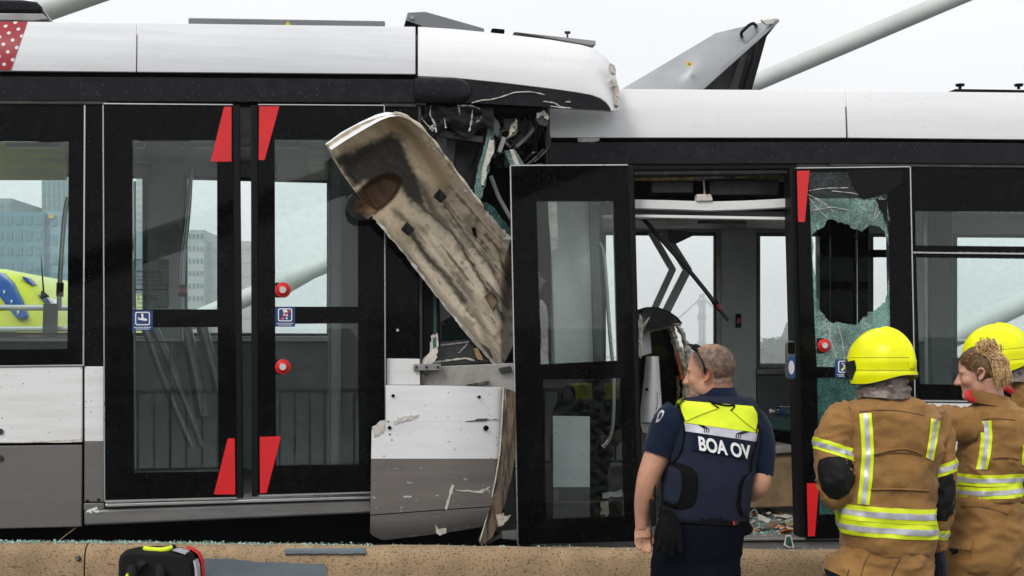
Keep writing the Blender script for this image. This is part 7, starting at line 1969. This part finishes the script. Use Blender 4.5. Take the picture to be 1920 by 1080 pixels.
limb([(1868, 728, Y2 + 0.04, 0.010), (1880, 728, Y2 + 0.05, 0.015), (1892, 731, Y2 + 0.05, 0.016), (1900, 736, Y2 + 0.05, 0.008)], 14, 14, flat=0.5).build('red_collar_flap', 'collar_red', FB, smooth=60)
limb([(1878, 735, Y2 + 0.035, 0.006), (1888, 739, Y2 + 0.035, 0.009), (1896, 743, Y2 + 0.035, 0.006)], 14, 14, flat=0.5).build('black_collar_lining', 'black_webbing', FB, smooth=60)
t2 = torso([(925, 1799, 1907, Y2, 0.135), (945, 1790, 1911, Y2, 0.145), (980, 1782, 1914, Y2, 0.15), (1015, 1776, 1916, Y2, 0.15), (1050, 1773, 1912, Y2, 0.14), (1072, 1780, 1905, Y2, 0.11), (1080, 1795, 1895, Y2, 0.08)], 46, 70, fold=0.017, seed=16.1, fs=(8, 8, 7))
ank = legs(t2, 1808, 1882, Y2, 1060, 0.0, 0.095)
tt2 = t2.build('trousers', 'turnout_tan', FB, smooth=60); tb2 = bvh_of(tt2.data)
patch_quad('pocket_flap', tb2, ([(1771, 1010), (1769, 1026)], [(1826, 1008), (1820, 1032)]), 0.012, 'turnout_tan', tt2, 8, 6)
patch_quad('pocket', tb2, ([(1771, 1027), (1770, 1110)], [(1818, 1032), (1814, 1110)]), 0.006, 'turnout_tan', tt2, 8, 12)
patch_polar('pocket_opening', tb2, [(1776, 1028), (1800, 1029), (1798, 1038), (1788, 1042), (1778, 1036)], 0.009, 'elbow_patch', tt2, 3, 20)
seam_line(tb2, [(1800, 950), (1850, 952), (1890, 965)], tt2, 0.002)
for g_ in ank: boot(g_, (-0.8, 0.5), 'black_rubber', FB, 0.28)

# ------------------------------------------------------------------ helmeted firefighter behind her
Y3 = -1.16
FC = thing('person', 'firefighter in yellow helmet half hidden behind the one with blond hair', 'person', (P(1930, 0, Y3).x, Y3, 0.0))
fw3 = (-0.95, 0.28, -0.10); hc3 = P(1868, 664, Y3)
hd3 = head_mesh(hc3 + Vector((0, 0, -0.045)), axes(fw3), 1.0, P(1905, 755, Y3))
bar = join(limb([(1885, 780, Y3, 0.05), (1875, 850, Y3, 0.045), (1868, 900, Y3 - 0.02, 0.04), (1850, 905, Y3 + 0.03, 0.03)], 26, 18), limb([(1985, 775, Y3, 0.05), (2000, 850, Y3, 0.045), (2002, 920, Y3, 0.04), (1998, 980, Y3, 0.03)], 26, 18),
           torso([(755, 1895, 1950, Y3, 0.05), (780, 1870, 1995, Y3, 0.08), (900, 1870, 1985, Y3, 0.09), (1020, 1870, 1985, Y3, 0.09)], 20, 30, fold=0))
lg = MB(); legs(lg, 1895, 1965, Y3, 1000, 0.0, 0.065)
obj('body', remesh(join(hd3, bar, lg), 0.008, 3), 'skin', FC)
helmet(hc3, fw3, FC, 0.98); nape(hc3, fw3, FC, -0.14, 5.0)
jk = torso([(706, 1892, 1950, Y3, 0.075), (718, 1880, 1968, Y3, 0.085), (732, 1868, 1985, Y3, 0.095), (755, 1858, 1998, Y3, 0.105), (800, 1855, 2002, Y3, 0.115), (880, 1858, 1998, Y3, 0.12), (960, 1856, 1998, Y3, 0.12), (968, 1862, 1990, Y3, 0.11)], 70, 80, fold=0.009, seed=31, fs=(7, 7, 8))
j3 = jk.build('jacket', 'turnout_tan', FC, smooth=60)
limb([(1990, 770, Y3, 0.07), (2004, 810, Y3, 0.07), (2008, 870, Y3, 0.06), (2006, 940, Y3, 0.05), (2002, 980, Y3, 0.042)], 40, 30, 0.008, 33, 14).build('sleeve', 'turnout_tan', FC, smooth=60)
limb([(1876, 775, Y3, 0.065), (1868, 820, Y3, 0.065), (1866, 870, Y3 - 0.01, 0.058), (1862, 900, Y3 - 0.02, 0.052), (1850, 905, Y3 + 0.03, 0.042)], 40, 30, 0.008, 35, 14).build('sleeve', 'turnout_tan', FC, smooth=60)
tape(j3.data, j3, 0, 0.05, centre=P(1930, 925, Y3), nrm=(0, 0, 1)); tape(j3.data, j3, 0, 0.05, centre=P(1930, 950, Y3), nrm=(0, 0, 1))
t3 = torso([(955, 1864, 1990, Y3, 0.11), (990, 1860, 1992, Y3, 0.115), (1030, 1862, 1990, Y3, 0.11), (1050, 1875, 1980, Y3, 0.08)], 30, 60, fold=0.008, seed=36)
ank = legs(t3, 1892, 1962, Y3, 1035, 0.0, 0.09)
t3.build('trousers', 'navy_trousers', FC, smooth=60)
for g_ in ank: boot(g_, (-0.8, 0.2), 'black_rubber', FC, 0.28)
# ================================================================== bag, ambulance, skyline
# rescue backpack leaning on a plinth against the wall
mat('bag_black', (0.005, 0.005, 0.0055), 0.7, spec=0.2, col2=(0.011, 0.011, 0.012), vscale=9, bump=0.3, bscale=200)
mat('bag_red', (0.60, 0.010, 0.012), 0.6)
YB = -1.28
BP = thing('backpack', 'black rescue backpack with red side and yellow handle leaning by the low wall', 'backpack', P(300, 1100, YB))
gzb = 0.18
def bag_pts(inset, pts): return [P(x, y, YB) for x, y in pts]
z_low = P(300, 1270, YB).z
b = MB(); rings = []
front = [(224, 1060), (225, 1048), (230, 1039), (240, 1035), (290, 1036), (338, 1040), (352, 1045), (358, 1056), (361, 1080), (365, 1255), (226, 1255)]
backp = [(222, 1052), (226, 1040), (238, 1030), (262, 1024), (300, 1022), (345, 1026), (364, 1034), (372, 1046), (376, 1075), (380, 1255), (224, 1255)]
rings.append([P(x, y, YB - 0.12) for x, y in front]); rings.append([P(x, y, YB - 0.10) for x, y in [(x + (1 if x > 280 else -1), y - 1.5) for x, y in front]]); rings.append([P(x, y, YB + 0.02) for x, y in backp])
bag = b.loft(rings).build('bag_body', 'bag_black', BP, bevel=0.012, seg=3)
side = [(345, 1025), (360, 1028), (373, 1037), (380, 1054), (382, 1090), (385, 1255), (379, 1255), (377, 1090), (374, 1058), (368, 1044), (356, 1034)]
MB().prism([P(x, y, YB - 0.005) for x, y in side], (0, 0.035, 0)).build('red_side', 'bag_red', BP, bevel=0.008)
pts = spl([list(P(271, 1028, YB - 0.055)), list(P(280, 1030, YB - 0.07)), list(P(298, 1031.5, YB - 0.075)), list(P(313, 1030, YB - 0.07)), list(P(322, 1026, YB - 0.055))], 20)
MB().tube([Vector(p) for p in pts], [0.010] + [0.0125] * 16 + [0.010] * 3, 10).build('handle_grip', 'tape_yellow', BP)
MB().tube([P(314, 1029, YB - 0.07), P(328, 1024, YB - 0.04)], 0.010, 8).build('handle_strap', 'bag_black', BP)
for q in ([(322, 1032), (333, 1031), (350, 1036), (347, 1040), (336, 1036)], [(362, 1052), (365, 1051), (369, 1064), (370, 1090), (366, 1090), (365, 1066)]):
    MB().prism([P(x, y, YB - 0.125 if q[0][1] > 1040 else YB - 0.118) for x, y in q], (0, 0.06, 0)).build('white_strip', 'silver_tape', BP)
for keys in ([(248, 1062, YB - 0.14, 0.022), (246, 1080, YB - 0.17, 0.026), (240, 1110, YB - 0.19, 0.026), (238, 1150, YB - 0.18, 0.024)], [(300, 1062, YB - 0.14, 0.020), (301, 1082, YB - 0.17, 0.024), (302, 1120, YB - 0.18, 0.024), (302, 1150, YB - 0.17, 0.022)], [(262, 1056, YB - 0.13, 0.026), (270, 1064, YB - 0.14, 0.026)]):
    limb(keys, 20, 14, 0.002, 2, 20).build('shoulder_strap', 'bag_black', BP, smooth=60)
MB().prism([P(x, y, YB - 0.205) for x, y in [(234, 1080), (238, 1075), (241, 1082), (241, 1100), (235, 1100)]], (0, 0.02, 0)).build('yellow_tab', 'tape_yellow', BP, bevel=0.003)
pl_ = MB().box((P(190, 0, YB).x, -1.60, 0.004), (P(420, 0, YB).x, -1.06, z_low + 0.028)).build('concrete_plinth', 'kerb_stone', None, bevel=0.012)
tag(pl_, 'grey concrete plinth under the rescue backpack at the foot of the wall', 'plinth')

# ------------------------------------------------------------------ ambulance on the far carriageway
mat('ambulance_yellow', (0.68, 0.74, 0.03), 0.3, coat=0.4)
mat('ambulance_blue', (0.01, 0.05, 0.33), 0.3)
mat('blue_lens', (0.01, 0.10, 0.42), 0.12, spec=0.6)
mat('window_black', (0.012, 0.014, 0.016), 0.08)
mat('tyre', (0.012, 0.012, 0.012), 0.8)
mat('lamp_clear', (0.7, 0.72, 0.75), 0.1)
AM = thing('ambulance', 'yellow ambulance with blue light bar parked beyond the left tram window', 'ambulance', (P(-100, 0, 6.2).x, 6.2, 0.0))
YA = 5.5
outl = [(-332, 700), (-330, 640), (-322, 600), (-302, 560), (-268, 526), (-212, 506), (-110, 498), (-10, 501), (30, 510), (62, 528), (85, 553), (102, 588), (111, 640), (114, 700)]
cxa, cza = P(-110, 0, YA).x, 1.5
def am_ring(dy, sc, drop=0.0):
    pts = [P(x, y, YA) for x, y in outl]; zb_ = 0.42
    pts = [Vector((pts[0].x, 0, zb_))] + pts + [Vector((pts[-1].x, 0, zb_))]
    return [Vector((cxa + (p.x - cxa) * sc, YA + dy, (cza + (p.z - cza) * sc - (drop if p.z > 1.4 else 0)))) for p in pts]
MB().loft([am_ring(-0.20, 0.90, 0.10), am_ring(-0.12, 0.955, 0.04), am_ring(0.0, 0.985, 0.0), am_ring(0.25, 1.0), am_ring(4.6, 1.0), am_ring(4.8, 0.96)]).build('van_body', 'ambulance_yellow', AM, smooth=60)
# windscreen with its yellow pillar, bonnet, grille, lamps
def fp(px, py, dy): return P(px, py, YA + dy)
MB().prism([fp(*q, -0.23) for q in [(-250, 622), (20, 618), (40, 628), (72, 690), (-300, 690)]], (0, 0.06, 0)).build('windscreen', 'window_black', AM)
zb_ = fp(0, 690, -0.3).z
MB().loft([[Vector((cxa + sx * 0.93, YA - 1.05, z)) for sx, z in ((-1, 0.45), (1, 0.45), (1, 1.05), (0.8, 1.18), (-0.8, 1.18), (-1, 1.05))], [Vector((cxa + sx * 1.0, YA - 0.8, z)) for sx, z in ((-1, 0.42), (1, 0.42), (1, 1.15), (0.85, 1.33), (-0.85, 1.33), (-1, 1.15))], [Vector((cxa + sx * 1.0, YA - 0.18, z)) for sx, z in ((-1, 0.42), (1, 0.42), (1, 1.35), (0.9, zb_ + 0.02), (-0.9, zb_ + 0.02), (-1, 1.35))]]).build('bonnet', 'ambulance_yellow', AM, bevel=0.04, seg=3)
MB().box((cxa - 0.5, YA - 1.07, 0.7), (cxa + 0.5, YA - 1.04, 0.98)).build('grille', 'black_rubber', AM)
for sx in (-1, 1):
    MB().ell((cxa + sx * 0.76, YA - 1.0, 0.92), (0.15, 0.08, 0.10), None, 14, 10).build('headlight', 'lamp_clear', AM)
    MB().obox((cxa + sx * 1.22, YA - 0.1, 1.62), (0.10, 0, 0), (0, 0.07, 0), (0, 0, 0.17)).build('wing_mirror', 'black_rubber', AM, bevel=0.03)
    for yy in (-0.45, 3.2):
        w_ = MB().tube([(cxa + sx * 1.01 - 0.11, YA + yy, 0.36), (cxa + sx * 1.01 + 0.11, YA + yy, 0.36)], 0.35, 28).build('wheel', 'tyre', AM, bevel=0.03)
        MB().tube([(cxa + sx * 1.03 - 0.11, YA + yy, 0.36), (cxa + sx * 1.03 + 0.11, YA + yy, 0.36)], 0.20, 20).build('rim', 'dull_aluminium', w_)
MB().box((cxa - 1.0, YA - 1.14, 0.40), (cxa + 1.0, YA - 1.0, 0.62)).build('bumper', 'black_rubber', AM, bevel=0.04)
# light bars wrapping the two front corners of the roof
for mir in (0, 1):
    bx_ = lambda x: x if not mir else -220 - x
    o_ = [(-40, 505), (-5, 510), (18, 530), (36, 560), (50, 592), (46, 599), (30, 598), (12, 575), (-4, 552), (-40, 540)]
    lbar = MB().prism([fp(bx_(x), y, -0.26) for x, y in o_], (0, 0.22, 0)).build('light_bar', 'blue_lens', AM, bevel=0.025, seg=3)
    for q in ((8, 548), (22, 566), (34, 586), (-14, 534)):
        MB().ell(fp(bx_(q[0]), q[1], -0.27), (0.012, 0.012, 0.020), None, 10, 8).build('strobe_lamp', 'lamp_clear', lbar)
# printed marks on the roof corner, aerial
for q, mt_ in (([(70, 553), (84, 556), (94, 568), (78, 564)], 'ambulance_blue'), ([(86, 557), (96, 560), (104, 570), (96, 568)], 'lamp_clear'), ([(40, 518), (50, 521), (62, 534), (50, 530)], 'ambulance_blue')):
    MB().prism([fp(x, y, -0.045) for x, y in q], (0, 0.12, 0)).build('roof_mark', mt_, AM)
MB().tube([fp(82, 551, -0.02), fp(77, 482, -0.02)], [0.010, 0.004], 6).build('aerial', 'black_rubber', AM)
MB().tube([fp(84, 558, -0.04), fp(79, 546, -0.02)], [0.045, 0.012], 10).build('aerial_base', 'black_rubber', AM)

# ------------------------------------------------------------------ skyline across the river
mat('tower_blue_hazed', (0.10, 0.24, 0.29), 0.5); mat('tower_blue_light', (0.22, 0.37, 0.43), 0.5)  # teal haze mixed into the blue office wall colour
mat('tower_grey', (0.17, 0.27, 0.29), 0.5); mat('tower_pale', (0.42, 0.45, 0.45), 0.6); mat('tower_glass_hazed', (0.08, 0.20, 0.25), 0.3)  # office windows kept near the wall tone, haze put into their colour
mat('tower_window', (0.13, 0.20, 0.22), 0.3); mat('tower_white_win', (0.62, 0.64, 0.64), 0.4); mat('sign_orange', (0.70, 0.38, 0.05), 0.5)
def tower(label, px0, px1, pytop, y, wall_m, win_m, cols, rows, depth=None, group='towers across the river', win=(0.62, 0.55), pent=None):
    a, c = P(px0, pytop, y), P(px1, pytop, y); dp = depth or (c.x - a.x)
    t = thing('tower_block', label, 'building', ((a.x + c.x) / 2, y + dp / 2, -11.5), group)
    MB().box((a.x, y, -11.9), (c.x, y + dp, a.z)).build('tower_wall', wall_m, t, smooth=0)
    if pent: MB().box((lerp(a.x, c.x, pent[0]), y + dp * 0.2, a.z), (lerp(a.x, c.x, pent[1]), y + dp * 0.8, a.z + pent[2])).build('penthouse', wall_m, t, smooth=0)
    w = (c.x - a.x) / cols; z0 = -4.0; hgt = (a.z - z0) / rows; me = None
    for i in range(cols):
        for j in range(rows):
            cx_ = a.x + w * (i + 0.5); cz = z0 + hgt * (j + 0.5)
            if me is None:
                o = MB().box((-w * win[0] / 2, -0.25, -hgt * win[1] / 2), (w * win[0] / 2, 0.2, hgt * win[1] / 2)).build('window', win_m, t, smooth=0); me = o.data
            else:
                o = bpy.data.objects.new('window', me); COL.objects.link(o); o.parent = t; o.matrix_parent_inverse = Matrix.Translation(t.location).inverted()
            o.location = (cx_, y, cz)
    return t
tower('broad blue glass office block behind the ambulance in the left window', -210, 82, 398, 330, 'tower_blue_hazed', 'tower_glass_hazed', 16, 11, 60)
tower('lighter end wall block beside the broad blue glass office', 83, 150, 396, 332, 'tower_blue_light', 'tower_blue_hazed', 5, 9, 60)
tower('tall grey ribbed tower behind the blue office in the left window', 78, 160, 250, 420, 'tower_grey', 'tower_window', 9, 26, 40, win=(0.4, 0.8))
tower('low pale block behind the blue office at the left edge', -60, 22, 372, 400, 'tower_grey', 'tower_window', 6, 8, 40)
tower('slim pale tower with many windows beside the left door pillar', 255, 271, 290, 480, 'tower_pale', 'tower_white_win', 4, 30, 30, win=(0.5, 0.6))
tower('pale office block stepping down behind the left door glass', 352, 382, 431, 420, 'tower_pale', 'tower_window', 4, 12, 40, win=(0.5, 0.35))
tower('wide low pale block beside the stepped office behind the left door', 383, 470, 452, 425, 'tower_pale', 'tower_pale', 6, 10, 40, win=(0.8, 0.2))
SG = MB().box((P(90, 0, 331).x, 331.2, P(0, 409, 331).z), (P(100, 0, 331).x, 331.6, P(0, 402, 331).z)).build('rooftop_sign', 'sign_orange')
tag(SG, 'small orange rooftop sign on the pale end block in the left window', 'sign')
# the distant suspension bridge pylon
mat('pylon_paint', (0.34, 0.33, 0.33), 0.6)
YG = 1500
PY = thing('bridge_pylon', 'hazy suspension bridge pylon far off seen through the open doorway', 'pylon', (P(1316, 0, YG).x, YG, -11.5), None)
for a, c in ((1310.5, 1314.5), (1317.5, 1321.5)):
    MB().box((P(a, 0, YG).x, YG - 6, -11.9), (P(c, 0, YG).x, YG + 3, P(0, 566, YG).z)).build('pylon_leg', 'pylon_paint', PY)
for py in (562, 590, 640):
    MB().box((P(1309, 0, YG).x, YG - 3.5, P(0, py, YG).z - 7), (P(1323, 0, YG).x, YG + 7, P(0, py, YG).z)).build('cross_beam', 'pylon_paint', PY)
MB().box((P(1312, 0, YG).x, YG - 4, P(0, 556, YG).z - 2), (P(1320, 0, YG).x, YG + 4, P(0, 551, YG).z)).build('pylon_cap', 'pylon_paint', PY)
for ex_ in (1160, 1480):
    pts = [P(lerp(1316, ex_, t_), 556 + 90 * (1 - (1 - t_) ** 1.8), YG) for t_ in [k / 14 for k in range(15)]]
    MB().tube(pts, 1.0, 6).build('main_cable', 'pylon_paint', PY)
MB().box((P(900, 0, YG).x, YG - 4, P(0, 672, YG).z), (P(1800, 0, YG).x, YG + 4, P(0, 668, YG).z)).build('bridge_deck', 'pylon_paint', PY)
# far bank: trees in leaf and houses
mat('far_leaf', (0.045, 0.075, 0.03), 0.9, col2=(0.07, 0.11, 0.045), vscale=0.25)
mat('far_bark', (0.07, 0.055, 0.04), 0.9)
mat('house_wall', (0.36, 0.32, 0.28), 0.8, col2=(0.28, 0.24, 0.2), vscale=0.05); mat('roof_slate', (0.10, 0.10, 0.11), 0.8)
st(MB().box((-1300, 300, -12.2), (1300, 1700, -11.6)).build('far_bank', 'slab_concrete', smooth=0))
st(MB().box((-1200, -690, -12.2), (1200, -600, -11.6)).build('near_bank', 'slab_concrete', smooth=0))
def crown(c, rx, rz_, n_, seed, leaf=1.0):
    r_ = random.Random(seed); b = MB()
    cl = [Vector((r_.gauss(0, 0.45) * rx, r_.gauss(0, 0.45) * rx, r_.uniform(-0.6, 0.7) * rz_)) for _ in range(9)]
    for k in range(n_):
        o_ = r_.choice(cl); d = Vector((r_.gauss(0, 1), r_.gauss(0, 1), r_.gauss(0, 1))).normalized() * (r_.random() ** 0.4) * rx * 0.5
        p = c + o_ + d; s_ = leaf * r_.uniform(0.5, 1.1); a = Vector((r_.gauss(0, 1), r_.gauss(0, 1), r_.gauss(0, 1))).normalized(); e_ = a.orthogonal().normalized()
        b.add([p + a * s_, p + e_ * s_ * 0.6, p - a * s_, p - e_ * s_ * 0.6 + a.cross(e_) * s_ * 0.3], [(0, 1, 2, 3)])
    return b
def far_tree(px, pytop, y, label, seed, wid, zb=-11.6):
    top_ = P(px, pytop, y); hgt = top_.z - zb; rx = wid
    t = thing('tree', label, 'tree', (top_.x, y, zb), 'trees on the far bank')
    MB().tube([(top_.x, y, zb), (top_.x + 0.3, y, zb + hgt * 0.4), (top_.x, y, zb + hgt * 0.7)], [0.6, 0.45, 0.2], 8).build('trunk', 'far_bark', t)
    crown(Vector((top_.x, y, zb + hgt * 0.62)), rx, hgt * 0.38, 900, seed, 2.0).build('crown', 'far_leaf', t, smooth=0)
for k, (px, pt_, y, w_, lab) in enumerate([(1428, 640, 330, 4.5, 'hazy tree at the left edge of the view right of the grey doorway pillar'), (1447, 622, 335, 5.0, 'tallest hazy round tree seen beside the grey doorway pillar'), (1466, 628, 340, 4.0, 'hazy tree between the round tree and the far gabled house'), (1330, 655, 350, 5, 'hazy low tree just right of the far pylon foot'), (1296, 658, 360, 5, 'hazy low tree just left of the far pylon foot'), (1640, 640, 345, 5, 'hazy tree seen through the shattered door pane'), (540, 650, 360, 6, 'hazy tree low behind the second left door leaf')]):
    far_tree(px, pt_, y * 2.3, lab, 200 + k, w_ * 2.3)
def house(px0, px1, pytop, y, label, gable=True):
    a, c = P(px0, pytop, y), P(px1, pytop, y); ridge = a.z; ev = ridge - 10 if gable else ridge
    t = thing('far_house', label, 'house', ((a.x + c.x) / 2, y + 6, -11.6), 'houses on the far bank')
    MB().box((a.x, y, -11.6), (c.x, y + 12, ev)).build('wall', 'house_wall', t, smooth=0)
    if gable: MB().prism([(a.x - 0.5, y - 0.4, ev), (c.x + 0.5, y - 0.4, ev), ((a.x + c.x) / 2, y - 0.4, ridge)], (0, 12.8, 0)).build('roof', 'roof_slate', t, smooth=0)
    for i in range(3):
        for j in range(4):
            x = lerp(a.x, c.x, (i + 0.5) / 3); z = lerp(-8, ev - 2, j / 3)
            MB().box((x - 1.0, y - 0.1, z - 1.6), (x + 1.0, y + 0.1, z + 1.6)).build('window', 'tower_window', t, smooth=0)
house(1474, 1490, 604, 810, 'hazy gabled house beside the card reader in the open doorway')
house(1452, 1472, 650, 815, 'hazy low house among the trees beside the card reader')
house(1420, 1450, 656, 820, 'hazy low wide house at the foot of the far trees', False)

# blocks added behind the viewer to shape what the dark panels mirror
mat('added_block_wall', (0.26, 0.24, 0.22), 0.85, col2=(0.19, 0.175, 0.16), vscale=0.1)
r = random.Random(3)
for k, (xa, xb, zt_) in enumerate([(-420, -240, 9), (-230, -120, 18), (-110, -10, 4), (5, 130, 12), (145, 260, 22), (275, 430, 8)]):
    t = thing('added_quay_block', ('long brick warehouse', 'tall brick block', 'low brick shed', 'broad brick block', 'highest brick tower', 'end brick warehouse')[k] + ' added unseen behind the viewer, to be mirrored dimly in the trams', 'building', ((xa + xb) / 2, -655, -11.6), 'added buildings mirrored in the trams')
    MB().box((xa, -680, -11.6), (xb, -630, zt_)).build('wall', 'added_block_wall', t, smooth=0)
    MB().prism([(xa - 1, -681, zt_), (xa - 1, -629, zt_), (xa - 1, -655, zt_ + 8)], (xb - xa + 2, 0, 0)).build('roof', 'roof_slate', t, smooth=0)
# ================================================================== damp air over the river
hz = MB().box((-1310, -720, -13.4), (1310, 1720, 112)).mesh('haze', 0)
hm_ = bpy.data.materials.new('haze'); MATS['haze'] = hm_
N, L = nodes_of(hm_); N.remove(N['Principled BSDF'])
pv = N.new('ShaderNodeVolumePrincipled'); pv.inputs['Color'].default_value = (0.93, 0.96, 0.97, 1); pv.inputs['Density'].default_value = 0.0007
L.new(pv.outputs['Volume'], N['Material Output'].inputs['Volume'])
ho = obj('haze', hz, 'haze'); ho['kind'] = 'stuff'; ho['label'] = 'pale damp haze in the air over the river'; ho['category'] = 'haze'
